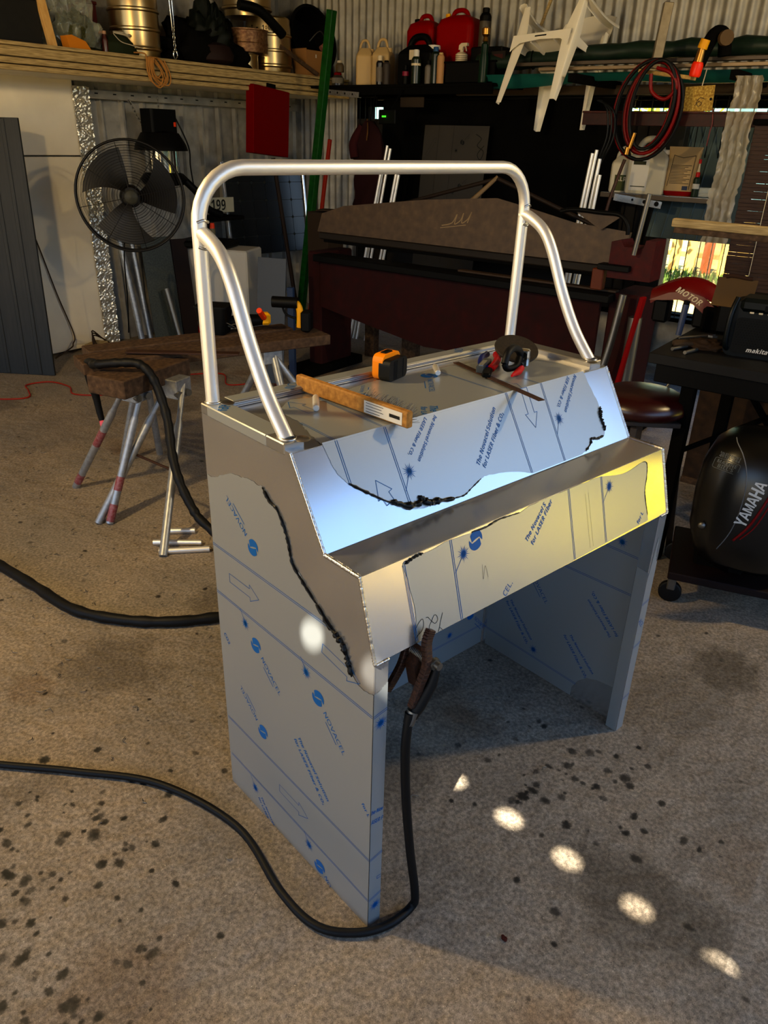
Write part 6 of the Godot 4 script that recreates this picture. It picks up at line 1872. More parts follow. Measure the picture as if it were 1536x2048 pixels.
func brake() -> void:
	var t := thing("folding_machine", "dark red sheet folding machine with a tan arched front beam along the back", "folding machine", Vector3.ZERO)
	var tan_ := grainy(131, Color(0.20, 0.14, 0.085), Color(0.32, 0.24, 0.155), Vector3(2.5, 2.5, 2.5), 0.6, 0.2)
	var ax := Transform3D(Basis.from_euler(Vector3(-0.12, 0, 0)), Vector3(0, 0.95, -4.28))
	obj("apron_beam", MB.new().prism(arr2([-3.75, 0.0, -1.55, 0.0, -1.53, 0.18, -1.87, 0.205, -2.2, 0.27, -2.37, 0.30, -2.88, 0.26, -3.53, 0.18, -3.72, 0.12]), -0.012, 0.012, ax), tan_, t)
	var b := MB.new()
	ax.origin += ax.basis.z * 0.0126
	stroke(b, smooth(Array(arr2([-2.73, 0.12, -2.66, 0.14, -2.63, 0.19, -2.64, 0.135, -2.60, 0.16, -2.585, 0.20, -2.59, 0.145, -2.55, 0.17, -2.53, 0.21, -2.55, 0.15])), 5), 0.006, ax)
	stroke(b, [Vector2(-2.74, 0.105), Vector2(-2.56, 0.135)], 0.004, ax)
	stuff(obj("painted_script", b, mat(Color(0.50, 0.42, 0.30), 0.6), t))
	obj("clamp_bar", MB.new().box(Vector3(-2.65, 0.925, -4.33), Vector3(2.2, 0.05, 0.10), 0.008), mat(Color(0.10, 0.075, 0.05), 0.6), t)
	obj("lower_lip", MB.new().box(Vector3(-2.65, 0.89, -4.36), Vector3(2.15, 0.02, 0.12), 0.004), M.dark, t)
	obj("bed_bar", MB.new().box(Vector3(-2.55, 0.81, -4.12), Vector3(2.1, 0.045, 0.16), 0.006), M.black, t)
	obj("bed_lip", MB.new().box(Vector3(-2.0, 0.84, -4.15), Vector3(1.0, 0.012, 0.05), 0.002), mat(Color(0.20, 0.14, 0.09), 0.5), t)
	var redm := grainy(132, Color(0.10, 0.0, 0.0), Color(0.17, 0.004, 0.003), Vector3(2, 2, 2), 0.8)
	obj("red_apron", MB.new().prism(arr2([-3.58, 0.79, -1.57, 0.79, -1.57, 0.46, -1.9, 0.37, -2.7, 0.345, -3.2, 0.42, -3.58, 0.48]), -4.13, -4.10), redm, t)
	for q in [[-3.66, 0.12], [-1.45, 0.16]]:
		obj("end_column", MB.new().box(Vector3(q[0], 0.42, -4.3), Vector3(q[1], 0.83, 0.35), 0.01), redm, t)
		obj("foot", MB.new().box(Vector3(q[0], 0.03, -4.25), Vector3(q[1] + 0.1, 0.06, 0.6), 0.006), M.dark, t)
	obj("end_casting", MB.new().prism(arr2([-1.54, 0.92, -1.31, 0.92, -1.31, 1.12, -1.36, 1.12, -1.37, 1.08, -1.47, 1.08, -1.49, 1.11, -1.54, 1.10]), -4.22, -4.06), M.deepred, t)
	obj("orange_stop", MB.new().box(Vector3(-1.59, 0.905, -4.08), Vector3(0.065, 0.11, 0.05), 0.005), mat(Color(0.34, 0.13, 0.025), 0.5), t)
	obj("cap_plate", MB.new().box(Vector3(-1.5, 0.975, -4.06), Vector3(0.17, 0.03, 0.08), 0.004), M.black, t)
	obj("crank", MB.new().tube(smooth(arr3([-1.42, 0.85, -4.02, -1.44, 0.6, -4.0, -1.47, 0.4, -3.98]), 5), 0.02, 10), M.steel, t)
	obj("red_lever", MB.new().bar(Vector3(-1.30, 0.86, -3.98), Vector3(-1.36, 0.3, -3.95), 0.06, 0.02, 0.004), M.red, t)
	obj("lever_arm", MB.new().cyl(Vector3(-1.40, 1.05, -4.02), Vector3(-1.37, 1.34, -4.02), 0.012), M.steel, t)
	obj("roller", MB.new().cyl(Vector3(-1.33, 0.35, -4.0), Vector3(-1.33, 0.75, -4.0), 0.035), M.steel, t)
	var br := mat(Color(0.10, 0.06, 0.035), 0.6)
	obj("truss_rod", MB.new().cyl(Vector3(-3.30, 1.12, -4.42), Vector3(-2.44, 1.35, -4.42), 0.012), br, t)
	obj("truss_rod", MB.new().cyl(Vector3(-2.44, 1.35, -4.42), Vector3(-1.60, 1.07, -4.42), 0.012), br, t)
	obj("truss_strut", MB.new().cyl(Vector3(-2.44, 1.36, -4.42), Vector3(-2.60, 1.19, -4.34), 0.011, 0.016), mat(Color(0.40, 0.32, 0.22), 0.6), t)
	var rl := thing("bent_rail", "dark flat strap bent over the right end of the tan beam", "strap", Vector3(-1.85, 1.17, -4.25))
	obj("strap", MB.new().tube(smooth(arr3([-0.08, 0.04, 0, 0.0, 0.055, 0.0, 0.16, 0.05, 0, 0.26, 0.045, 0, 0.31, 0.0, 0, 0.32, -0.05, 0]), 5), 0.012, 8), M.black, rl)
	obj("gusset", MB.new().prism(arr2([0.0, 0.045, 0.27, 0.04, 0.16, -0.04]), -0.02, -0.016), tan_, rl)


# ---------------------------------------------------------------- the right: windows, jugs, workbench, stool, outboard
func right_side() -> void:
	var gm := mat(Color(0.13, 0.115, 0.10), 0.7)
	# openings: post, blanking board, mesh, hinged flap outside
	struct("trim_1", MB.new().box(Vector3(-1.89, 0.94, -5.9), Vector3(0.14, 1.88, 0.1), 0.004, at(0, 0, 0)), mat(Color(0.10, 0.10, 0.09), 0.6))
	struct("trim_2", MB.new().box(Vector3(-2.27, 1.04, -5.98), Vector3(0.64, 1.32, 0.03), 0.002), gm)
	var w := struct("window_1", MB.new().box(Vector3(-2.9, 1.88, -5.97), Vector3(3.8, 0.03, 0.05), 0.002), M.dark)
	obj("sill", MB.new().box(Vector3(-2.9, 0.385, -5.97), Vector3(3.8, 0.03, 0.08), 0.002), M.dark, w)
	for i in 14:
		obj("mesh_bar", MB.new().cyl(Vector3(-2.2 + i * 0.085, 0.4, -5.955), Vector3(-2.2 + i * 0.085, 1.87, -5.955), 0.0035, -1, 6), M.black, w)
	for y in [0.55, 1.755, 1.84]:
		obj("mesh_bar", MB.new().cyl(Vector3(-2.25, y, -5.95), Vector3(-1.1, y, -5.95), 0.003, -1, 6), M.black, w)
	for x in [-4.72, -4.66, -4.6, -4.54]:
		obj("mesh_bar", MB.new().cyl(Vector3(x, 0.4, -5.955), Vector3(x, 1.87, -5.955), 0.003, -1, 6), M.black, w)
	for q in [[-4.77, -4.40, 0.4, 1.70], [-4.45, -2.4, 0.4, 0.72], [-4.42, -2.25, 1.80, 1.87]]:
		obj("blanking_panel", MB.new().box(Vector3((q[0] + q[1]) / 2, (q[2] + q[3]) / 2, -5.99), Vector3(q[1] - q[0], q[3] - q[2], 0.02), 0.001), gm, w)
	var fl := thing("awning_flap", "blue-grey ribbed metal flap propped outward over the window", "flap", Vector3(-1.62, 1.72, -6.06))
	fl.rotation.x = -0.42
	obj("sheet", MB.new().box(Vector3(0, -0.41, 0), Vector3(0.62, 0.82, 0.006), 0.001), mat(Color(0.30, 0.36, 0.37), 0.5), fl)
	for i in 8:
		obj("rib", MB.new().box(Vector3(-0.28 + i * 0.08, -0.41, 0.006), Vector3(0.012, 0.82, 0.01), 0.003), mat(Color(0.30, 0.36, 0.37), 0.5), fl)
	# outdoors behind the shed: grass, picket fence, neighbour's shed, shrubs
	tag(stuff(obj("grass", grass(), mat(Color(0.30, 0.38, 0.12), 0.8))), "strip of sunlit grass outside the back window", "grass")
	var f := thing("picket_fence", "sunlit yellowish picket fence outside the back window", "fence", Vector3(-3.5, -0.15, -12.4))
	for i in 40:
		obj("picket", MB.new().box(Vector3(-4.5 + i * 0.24, 0.45, 0), Vector3(0.15, 0.9, 0.025), 0.004), mat(Color(0.78, 0.62, 0.30), 0.7) if i % 4 else mat(Color(0.6, 0.3, 0.12), 0.7), f)
	obj("rail", MB.new().box(Vector3(0.2, 0.7, -0.03), Vector3(9.6, 0.07, 0.04), 0.003), mat(Color(0.7, 0.55, 0.28), 0.7), f)
	obj("rail", MB.new().box(Vector3(0.2, 0.25, -0.03), Vector3(9.6, 0.07, 0.04), 0.003), mat(Color(0.7, 0.55, 0.28), 0.7), f)
	var nb := thing("neighbour_shed", "pale teal ribbed shed seen through the high window strip", "shed", Vector3(-5.0, -0.15, -19.0))
	obj("wall", MB.new().box(Vector3(0, 1.8, 0), Vector3(16, 3.6, 4), 0.0), mat(Color(0.42, 0.60, 0.60), 0.6), nb)
	for i in 26:
		obj("rib", MB.new().box(Vector3(-7.8 + i * 0.6, 1.8, 2.02), Vector3(0.08, 3.6, 0.05), 0.01), mat(Color(0.62, 0.76, 0.76), 0.6), nb)
	obj("roof", MB.new().prism(arr2([-2.3, 3.6, 2.3, 3.6, 0, 4.5]), -8.2, 8.2, Transform3D(Basis(Vector3(0, 0, -1), Vector3.UP, Vector3.RIGHT), Vector3.ZERO)), mat(Color(0.6, 0.6, 0.58), 0.6), nb)
	var sh := thing("yellow_shrub", "yellow-green shrub outside the high window strip behind the hoses", "shrub", Vector3(-3.35, -0.15, -10.4))
	var lv := MB.new()
	rng.seed = 61
	for i in 700:
		var d := Vector3(rng.randfn(0, 0.28), 1.9 + rng.randfn(0, 0.45), rng.randfn(0, 0.28))
		var a := Vector3(rng.randf_range(-1, 1), rng.randf_range(-1, 1), rng.randf_range(-1, 1)).normalized() * 0.06
		var bb := a.cross(Vector3(rng.randf(), rng.randf(), 0.3)).normalized() * 0.03
		lv.poly([d - a, d + bb, d + a, d - bb], Vector3.UP)
	stuff(obj("foliage", lv, mat(Color(0.55, 0.60, 0.06), 0.6), sh))
	obj("stem", MB.new().cyl(Vector3.ZERO, Vector3(0, 1.9, 0), 0.04, 0.02), M.oldwood, sh)
	# red-brown beam, shelf and jugs
	var t := thing("red_beam", "red-brown steel beam crossing below the high window strip", "beam", Vector3(-1.4, 1.70, -5.25))
	obj("flange", MB.new().box(Vector3(0.3, 0.037, 0), Vector3(2.4, 0.012, 0.08), 0.002), grainy(141, Color(0.16, 0.035, 0.015), Color(0.30, 0.09, 0.04), Vector3(3, 3, 3), 0.5), t)
	obj("web", MB.new().box(Vector3(0.3, 0, 0.02), Vector3(2.4, 0.075, 0.012), 0.002), grainy(142, Color(0.12, 0.02, 0.01), Color(0.22, 0.05, 0.025), Vector3(3, 3, 3), 0.5), t)
	obj("tie", MB.new().tube(smooth(arr3([-0.09, 0.06, 0.03, -0.075, -0.02, 0.035, -0.08, -0.06, 0.035, -0.085, -0.14, 0.03]), 5), 0.004, 6), mat(Color(0.4, 0.2, 0.2), 0.6), t)
	t = thing("alloy_shelf", "narrow aluminium shelf holding jugs under the hose coil", "shelf", Vector3(-1.86, 1.255, -5.68))
	obj("plate", MB.new().box(Vector3(0, -0.006, 0), Vector3(0.76, 0.012, 0.26), 0.002), M.alu, t)
	obj("front_edge", MB.new().box(Vector3(0, -0.018, 0.13), Vector3(0.76, 0.03, 0.008), 0.002), mat(Color(0.30, 0.25, 0.19), 0.5, 0.5), t)
	var pb := obj("punched_bracket", MB.new().box(Vector3(-0.1, -0.055, 0.14), Vector3(0.34, 0.045, 0.006), 0.001, at(0, 0, 0, 0, 0, -0.10)), M.alu, t)
	for i in 3:
		var hx := -0.14 + i * 0.085
		obj("hole", MB.new().cyl(Vector3(hx, -0.052 - hx * 0.1, 0.1425), Vector3(hx, -0.052 - hx * 0.1, 0.144), 0.008 + i * 0.004, -1, 16), M.black, pb)
	var jm := mat(Color(0.74, 0.70, 0.60), 0.4)
	t = jerry("white_jug", "white plastic jug with a green label at the left of the aluminium shelf", "jug", Vector3(-2.12, 1.257, -5.64), Vector3(0.17, 0.28, 0.16), jm, M.white, 0.2, "white jugs on the aluminium shelf")
	obj("label", MB.new().box(Vector3(0.0, 0.06, 0.0805), Vector3(0.10, 0.10, 0.001), 0.0), mat(Color(0.22, 0.24, 0.03), 0.5), t)
	stuff(obj("print", word(MB.new(), "KLR", Vector2(-0.035, 0.085), Vector2(0.03, 0.085), Transform3D(Basis(), Vector3(0, 0, 0.0815)), true), M.cream, t))
	t = jerry("white_jug", "larger white plastic jug with a white label in the middle of the aluminium shelf", "jug", Vector3(-1.94, 1.257, -5.62), Vector3(0.27, 0.34, 0.17), jm, M.white, 0.0, "white jugs on the aluminium shelf")
	obj("label", MB.new().box(Vector3(-0.04, 0.115, 0.0855), Vector3(0.12, 0.19, 0.001), 0.0), M.white, t)
	obj("label_stripe", MB.new().box(Vector3(-0.045, 0.19, 0.0865), Vector3(0.085, 0.022, 0.001), 0.0), mat(Color(0.12, 0.13, 0.05), 0.5), t)
	obj("label_stripe", MB.new().box(Vector3(-0.04, 0.045, 0.0865), Vector3(0.10, 0.006, 0.001), 0.0), mat(Color(0.16, 0.17, 0.08), 0.5), t)
	t = thing("grain_bag", "cream paper bag with a red base and small print standing on the aluminium shelf", "bag", Vector3(-1.715, 1.257, -5.60), 0.12)
	var b := MB.new()
	loft(b, [[rrect(0.17, 0.09, 0.03), 0.0], [rrect(0.19, 0.10, 0.03), 0.03], [rrect(0.19, 0.09, 0.03), 0.16], [rrect(0.20, 0.055, 0.02), 0.25], [rrect(0.215, 0.012, 0.005), 0.295]])
	obj("bag", b, mat(Color(0.66, 0.55, 0.38), 0.6), t)
	b = MB.new()
	loft(b, [[rrect(0.172, 0.093, 0.03), 0.001], [rrect(0.192, 0.102, 0.03), 0.018], [rrect(0.192, 0.102, 0.03), 0.03]], false)
	obj("red_base", b, M.red, t)
	b = MB.new()
	var gx := Transform3D(Basis.from_euler(Vector3(-0.03, 0, 0)), Vector3(0, 0, 0.0535))
	for i in 13:
		stroke(b, [Vector2(-0.065, 0.185 - i * 0.009), Vector2(0.06 - 0.02 * ((i * 7) % 3), 0.185 - i * 0.009)], 0.003, gx)
	stroke(b, arr_list([-0.075, 0.06, -0.06, 0.245, 0.0, 0.23, 0.075, 0.245, 0.065, 0.04]), 0.003, gx)
	stuff(obj("print", b, mat(Color(0.10, 0.08, 0.05), 0.6), t))
	obj("barcode_panel", MB.new().box(Vector3(0.04, 0.05, 0.0525), Vector3(0.035, 0.025, 0.001), 0.0), mat(Color(0.12, 0.15, 0.25), 0.5), t)
	t = can("glue_bottle", "slim red-capped bottle right of the cream paper bag", "bottle", Vector3(-1.60, 1.257, -5.56), 0.022, 0.15, mat(Color(0.10, 0.16, 0.10), 0.4), mat(Color(0.7, 0.02, 0.02), 0.4), 0.03)
	band(t, 0.022, 0.05, 0.08, M.white)
	obj("nozzle", MB.new().cyl(Vector3(0, 0.15, 0), Vector3(0, 0.2, 0), 0.009, 0.004), M.cream, t)
	obj("nozzle_cap", MB.new().cyl(Vector3(0, 0.2, 0), Vector3(0, 0.225, 0), 0.009), mat(Color(0.7, 0.02, 0.02), 0.4), t)
	t = thing("clear_box", "small clear plastic box at the right end of the aluminium shelf", "box", Vector3(-1.53, 1.257, -5.62))
	var cl := mat(Color(0.8, 0.85, 0.85, 0.3), 0.15)
	cl.transparency = BaseMaterial3D.TRANSPARENCY_ALPHA
	obj("body", MB.new().box(Vector3(0, 0.03, 0), Vector3(0.12, 0.06, 0.1), 0.004), cl, t)
	obj("contents", MB.new().box(Vector3(0, 0.014, 0), Vector3(0.1, 0.022, 0.08), 0.006), mat(Color(0.4, 0.38, 0.33), 0.6), t)
	# plastic wrap and slatted blind over the window's right end
	t = thing("plastic_wrap", "crumpled strip of clear plastic wrap hanging beside the window", "plastic wrap", Vector3(-1.31, 0, -5.15))
	rng.seed = 71
	var rows := []
	for i in 60:
		var row := PackedVector3Array()
		for j in 12:
			row.push_back(Vector3(lerpf(-0.065, 0.085, j / 11.0) + rng.randf_range(-0.006, 0.006) + 0.006 * sin(i * 0.33) - i * 0.0004, 1.92 - i * 0.0195, 0.014 * sin(j * 1.9 + i * 0.06) + rng.randf_range(-0.007, 0.007)))
		rows.append(row)
	var pw := mat(Color(0.62, 0.57, 0.48, 0.62), 0.3)
	pw.transparency = BaseMaterial3D.TRANSPARENCY_ALPHA
	pw.backlight_enabled = true
	pw.backlight = Color(0.45, 0.42, 0.36)
	obj("film", MB.new().grid(rows), pw, t)
	t = thing("slat_blind", "brown slatted roll-down blind with light between its slats at the right edge", "blind", Vector3(-0.78, 0, -5.2))
	b = MB.new()
	for i in 62:
		var y := 1.66 - i * 0.0215
		b.box(Vector3(0.0, y, rng.randf_range(-0.003, 0.003)), Vector3(0.9, 0.0208 if i % 3 else 0.0222, 0.006), 0.001, at(0, 0, 0, 0, 0, rng.randf_range(-0.0012, 0.0012)))
	stuff(obj("slats", b, grainy(143, Color(0.14, 0.085, 0.075), Color(0.26, 0.18, 0.13), Vector3(2, 20, 2), 0.6), t))
	obj("head_rail", MB.new().box(Vector3(0, 1.69, 0), Vector3(0.92, 0.03, 0.04), 0.003), M.dark, t)
	for x in [-0.3, 0.0, 0.3]:
		obj("cord", MB.new().cyl(Vector3(x, 0.32, 0.006), Vector3(x, 1.68, 0.006), 0.002, -1, 5), M.cream, t)
	t = thing("timber_rail", "timber rail running to the right edge above the workbench", "rail", Vector3(-0.35, 1.255, -3.3))
	obj("rail", MB.new().box(Vector3(-0.05, 0.015, 0), Vector3(1.2, 0.03, 0.05), 0.003, at(0, 0, 0, 0.06, 0, -0.02)), M.timber, t)
	obj("lip", MB.new().box(Vector3(-0.05, -0.012, -0.005), Vector3(1.18, 0.022, 0.04), 0.002, at(0, 0, 0, 0.06, 0, -0.02)), M.oldwood, t)
	obj("post", MB.new().box(Vector3(0.5, -0.205, -0.03), Vector3(0.05, 0.40, 0.04), 0.003), M.oldwood, t)
	bench()


func arr_list(a: Array) -> Array:
	return Array(arr2(a))


func grass() -> MB:
	var b := MB.new()
	var g := RandomNumberGenerator.new()
	g.seed = 5
	for i in 5000:
		var p := Vector3(g.randf_range(-6.5, 0.5), -0.15, g.randf_range(-12.2, -9.8))
		var a := g.randf() * TAU
		var d := Vector3(cos(a), 0, sin(a)) * 0.02
		var h := g.randf_range(0.05, 0.13)
		b.poly([p - d, p + d, p + Vector3(d.z, 0, -d.x) * 1.5 + Vector3.UP * h], Vector3.UP)
	return b


func bench() -> void:
	var top := 0.85
	var t := thing("workbench", "dark steel workbench with cross braces at the right, a radio on it", "workbench", Vector3(0, 0, 0))
	obj("top", MB.new().box(Vector3(0.05, top - 0.02, -3.3), Vector3(1.88, 0.04, 0.8), 0.003), grainy(151, Color(0.03, 0.028, 0.026), Color(0.07, 0.065, 0.06), Vector3(2, 2, 2), 0.55), t)
	obj("front_rail", MB.new().box(Vector3(0.05, top - 0.075, -2.93), Vector3(1.82, 0.07, 0.03), 0.003), M.black, t)
	for q in [[-0.73, -2.95], [-0.73, -3.65], [0.9, -2.95], [0.9, -3.65]]:
		obj("leg", MB.new().box(Vector3(q[0], (top - 0.04) / 2, q[1]), Vector3(0.05, top - 0.04, 0.05), 0.003), M.dark, t)
	for q in [[-0.73, 0.75, -0.2, 0.1], [-0.2, 0.75, -0.85, 0.28]]:
		obj("brace", MB.new().bar(Vector3(q[0], q[1], -3.5), Vector3(q[2], q[3], -3.5), 0.02, 0.035, 0.002, Vector3(0, 0, 1)), M.dark, t)
	obj("rod", MB.new().cyl(Vector3(-0.92, 0.52, -3.1), Vector3(-0.82, 0.80, -3.2), 0.006), M.steel, t)
	var ply := thing("backing_board", "brown chipboard sheet standing behind the workbench legs", "board", Vector3(-0.3, 0.0, -3.85))
	obj("sheet", MB.new().box(Vector3(0, 0.42, 0), Vector3(1.2, 0.80, 0.016), 0.001), grainy(152, Color(0.11, 0.07, 0.04), Color(0.21, 0.14, 0.08), Vector3(3, 3, 3), 0.85), ply)
	obj("batten", MB.new().box(Vector3(0, 0.015, 0), Vector3(1.2, 0.03, 0.05), 0.002), M.oldwood, ply)
	# radio
	t = thing("jobsite_radio", "dark teal-black jobsite radio with a large speaker grille on the workbench", "radio", Vector3(-0.535, top, -3.14), 0.12)
	obj("body", MB.new().prism(rrect(0.29, 0.20, 0.03, 5), -0.07, 0.06, at(0, 0.10, 0)), mat(Color(0.012, 0.022, 0.024), 0.45), t)
	obj("grille", MB.new().prism(rrect(0.25, 0.13, 0.02, 4), 0.0, 0.006, at(0.005, 0.078, 0.058)), mat(Color(0.02, 0.024, 0.022), 0.8), t)
	b_holes(t)
	obj("top_deck", MB.new().box(Vector3(0.01, 0.19, 0.01), Vector3(0.25, 0.05, 0.13), 0.014), mat(Color(0.02, 0.035, 0.035), 0.4), t)
	obj("display", MB.new().box(Vector3(0.03, 0.185, 0.0755), Vector3(0.12, 0.02, 0.002), 0.0), M.black, t)
	for i in 6:
		obj("button", MB.new().box(Vector3(-0.07 + i * 0.03, 0.166, 0.0765), Vector3(0.014, 0.006, 0.003), 0.001), M.cream, t)
	for sx in [-0.128, 0.138]:
		obj("guard_bar", MB.new().tube(smooth(arr3([sx, 0.02, 0.05, sx * 1.08, 0.05, 0.075, sx * 1.08, 0.15, 0.075, sx, 0.21, 0.05]), 5), 0.010, 8), mat(Color(0.015, 0.03, 0.035), 0.4), t)
	stuff(obj("lettering", word(MB.new(), "makita", Vector2(-0.06, 0.030), Vector2(0.012, 0.030), Transform3D(Basis(), Vector3(0, 0, 0.0652)), true, "Droid Sans", 0.25), M.white, t))
	# bike fender
	t = thing("motorbike_fender", "red plastic motorbike fender with white MOTOR lettering on the workbench", "fender", Vector3(-0.97, 0.955, -3.5), 0.0)
	var rows := []
	for i in 15:
		var k := i / 14.0
		var c := Vector3(lerpf(-0.13, 0.17, k), 0.005 + 0.095 * sin(PI * clampf(k * 0.78 + 0.05, 0, 1)) - 0.02 * k, 0)
		var wd := 0.055 * (0.25 + 0.75 * sin(PI * clampf(k * 0.8 + 0.1, 0.0, 1.0)))
		var row := PackedVector3Array()
		for j in 9:
			var a := PI * (j / 8.0)
			row.push_back(c + Vector3(0.02 * sin(a) * (k - 0.5), sin(a) * 0.03 - 0.02 - 0.03 * absf(cos(a)), cos(a) * wd))
		rows.append(row)
	var fm := mat(Color(0.34, 0.008, 0.012), 0.25)
	obj("shell", MB.new().grid(rows, false, false), fm, t)
	obj("side_plate", MB.new().prism(arr2([-0.13, -0.01, -0.05, 0.03, 0.03, 0.045, 0.10, 0.03, 0.17, -0.02, 0.18, -0.06, 0.12, -0.045, 0.06, -0.005, 0.0, 0.006, -0.07, -0.004]), 0.052, 0.058), fm, t)
	var wx := Transform3D(Basis.from_euler(Vector3(0, 0, -0.34)), Vector3(0.065, 0.018, 0.0588))
	stuff(obj("lettering", word(MB.new(), "MOTOR", Vector2(-0.085, 0.004), Vector2(0.035, -0.004), wx, true, "Droid Sans", 0.3, 1.0), M.cream, t))
	obj("mount", MB.new().box(Vector3(0.11, -0.055, 0.0), Vector3(0.1, 0.1, 0.07), 0.01), M.black, t)
	obj("mount", MB.new().box(Vector3(-0.08, -0.055, 0.0), Vector3(0.07, 0.1, 0.07), 0.01), M.black, t)
	t = thing("brown_card", "square of brown cardboard propped over the fender's end", "cardboard", Vector3(-0.715, 1.045, -3.26), 0.05)
	obj("sheet", MB.new().box(Vector3(0, 0, 0), Vector3(0.145, 0.115, 0.004), 0.0, at(0, 0, 0, 0, -0.5, 0.0)), mat(Color(0.30, 0.22, 0.12), 0.9), t)
	obj("torn_edge", MB.new().tube(smooth(arr3([-0.045, 0.055, -0.025, -0.02, 0.062, -0.02, 0.02, 0.058, -0.02, 0.05, 0.055, -0.025]), 5), 0.008, 8), mat(Color(0.18, 0.10, 0.05), 0.9), t)
	t = thing("black_machine", "black machine block behind the tools under the cardboard square", "machine", Vector3(-0.70, top, -3.50))
	obj("body", MB.new().box(Vector3(0, 0.08, 0), Vector3(0.2, 0.16, 0.2), 0.015), M.black, t)
	obj("side", MB.new().box(Vector3(-0.12, 0.05, 0.02), Vector3(0.08, 0.1, 0.12), 0.01), M.dark, t)
	t = thing("glove_tool_pile", "pile of tan work gloves among hand tools on the workbench", "gloves", Vector3(-0.745, top, -3.12))
	obj("palm", crumple(Vector3(0, 0, 0), Vector3(0.075, 0.035, 0.05), 21, 0.3), mat(Color(0.18, 0.12, 0.07), 0.9), t)
	for i in 4:
		var a := 2.5 + i * 0.28
		obj("finger", MB.new().tube([Vector3(-0.03, 0.014, 0.02), Vector3(-0.03 + cos(a) * 0.055, 0.012, 0.02 + sin(a) * 0.05), Vector3(-0.03 + cos(a) * 0.09, 0.008, 0.02 + sin(a) * 0.08)], [0.011, 0.010, 0.007], 8), mat(Color(0.20, 0.15, 0.10), 0.9), t)
	for q in [[-0.83, -2.98, -0.80, -3.06, "bright-tipped steel punch, left one of the pair at the bench edge"], [-0.775, -2.955, -0.755, -3.04, "bright-tipped steel punch, right one of the pair at the bench edge"]]:
		tag(obj("punch", MB.new().cyl(Vector3(q[0], top + 0.008, q[1]), Vector3(q[2], top + 0.008, q[3]), 0.007), M.steel), q[4], "punch", "steel punches on the bench")
	tag(obj("paint_scraper", MB.new().bar(Vector3(-0.86, top + 0.004, -3.08), Vector3(-0.80, top + 0.004, -3.12), 0.03, 0.004, 0.001), M.steel), "small flat steel blade at the left end of the workbench", "blade")
	t = thing("wrench", "long steel wrench lying across the left of the workbench", "wrench", Vector3(-0.83, top + 0.006, -3.22), 0.5)
	obj("handle", MB.new().bar(Vector3(-0.05, 0, 0.0), Vector3(0.06, 0.015, 0.0), 0.014, 0.008, 0.002), M.steel, t)
	obj("jaw", MB.new().prism(arr2([0.06, -0.008, 0.075, -0.018, 0.095, -0.014, 0.08, -0.004, 0.08, 0.004, 0.095, 0.014, 0.075, 0.018, 0.06, 0.008]), -0.004, 0.004, at(0, 0.015, 0, 0, -PI / 2, 0)), M.steel, t)
	t = thing("spray_tube", "pale blue-white upright tube at the left end of the workbench", "tube", Vector3(-0.90, top, -3.28))
	obj("tube", MB.new().cyl(Vector3.ZERO, Vector3(0.008, 0.125, 0.0), 0.012, 0.014), mat(Color(0.22, 0.26, 0.36), 0.3), t)
	obj("cap", MB.new().cyl(Vector3(0.008, 0.125, 0), Vector3(0.009, 0.14, 0), 0.013), M.black, t)
	t = thing("yellow_tape", "small yellow and blue item beside the radio", "tape", Vector3(-0.665, top, -3.30))
	obj("body", MB.new().box(Vector3(0, 0.07, 0), Vector3(0.03, 0.03, 0.03), 0.004), mat(Color(0.45, 0.26, 0.01), 0.5), t)
	obj("base", MB.new().box(Vector3(0, 0.028, 0), Vector3(0.03, 0.055, 0.03), 0.004), mat(Color(0.03, 0.05, 0.15), 0.5), t)
	# stool
	t = thing("round_stool", "round dark red vinyl stool with square steel legs beside the workbench", "stool", Vector3(-0.90, 0.0, -2.95))
	obj("seat", MB.new().lathe([Vector2(0, 0.6), Vector2(0.13, 0.6), Vector2(0.165, 0.608), Vector2(0.178, 0.625), Vector2(0.178, 0.645), Vector2(0.165, 0.668), Vector2(0.135, 0.684), Vector2(0.06, 0.692), Vector2(0, 0.694)], I, 40), mat(Color(0.15, 0.012, 0.012), 0.32), t)
	var sm := mat(Color(0.22, 0.19, 0.17), 0.5, 0.5)
	obj("seat_plate", MB.new().box(Vector3(0, 0.59, 0), Vector3(0.26, 0.02, 0.26), 0.003, at(0, 0, 0, 0.55)), sm, t)
	for i in 4:
		var a := 0.55 + PI / 4 + i * PI / 2
		var lg := Vector3(cos(a), 0, sin(a))
		obj("leg", MB.new().bar(lg * 0.165 + Vector3(0, 0.585, 0), lg * 0.215 + Vector3(0, 0.003, 0), 0.025, 0.025, 0.002, lg), sm, t)
		var a2 := a + PI / 2
		var l2 := Vector3(cos(a2), 0, sin(a2))
		obj("foot_rail", MB.new().bar(lg * 0.19 + Vector3(0, 0.22, 0), l2 * 0.19 + Vector3(0, 0.22, 0), 0.02, 0.02, 0.002), sm, t)
	outboard()


func b_holes(t: Node3D) -> void:
	var b := MB.new()
	for i in 24:
		for k in 11:
			b.flat(disc(0.0028, 6), Transform3D(Basis(), Vector3(-0.11 + i * 0.01 + 0.005 * (k % 2), 0.045 + k * 0.009, 0.0643)))
	stuff(obj("perforations", b, M.black, t))


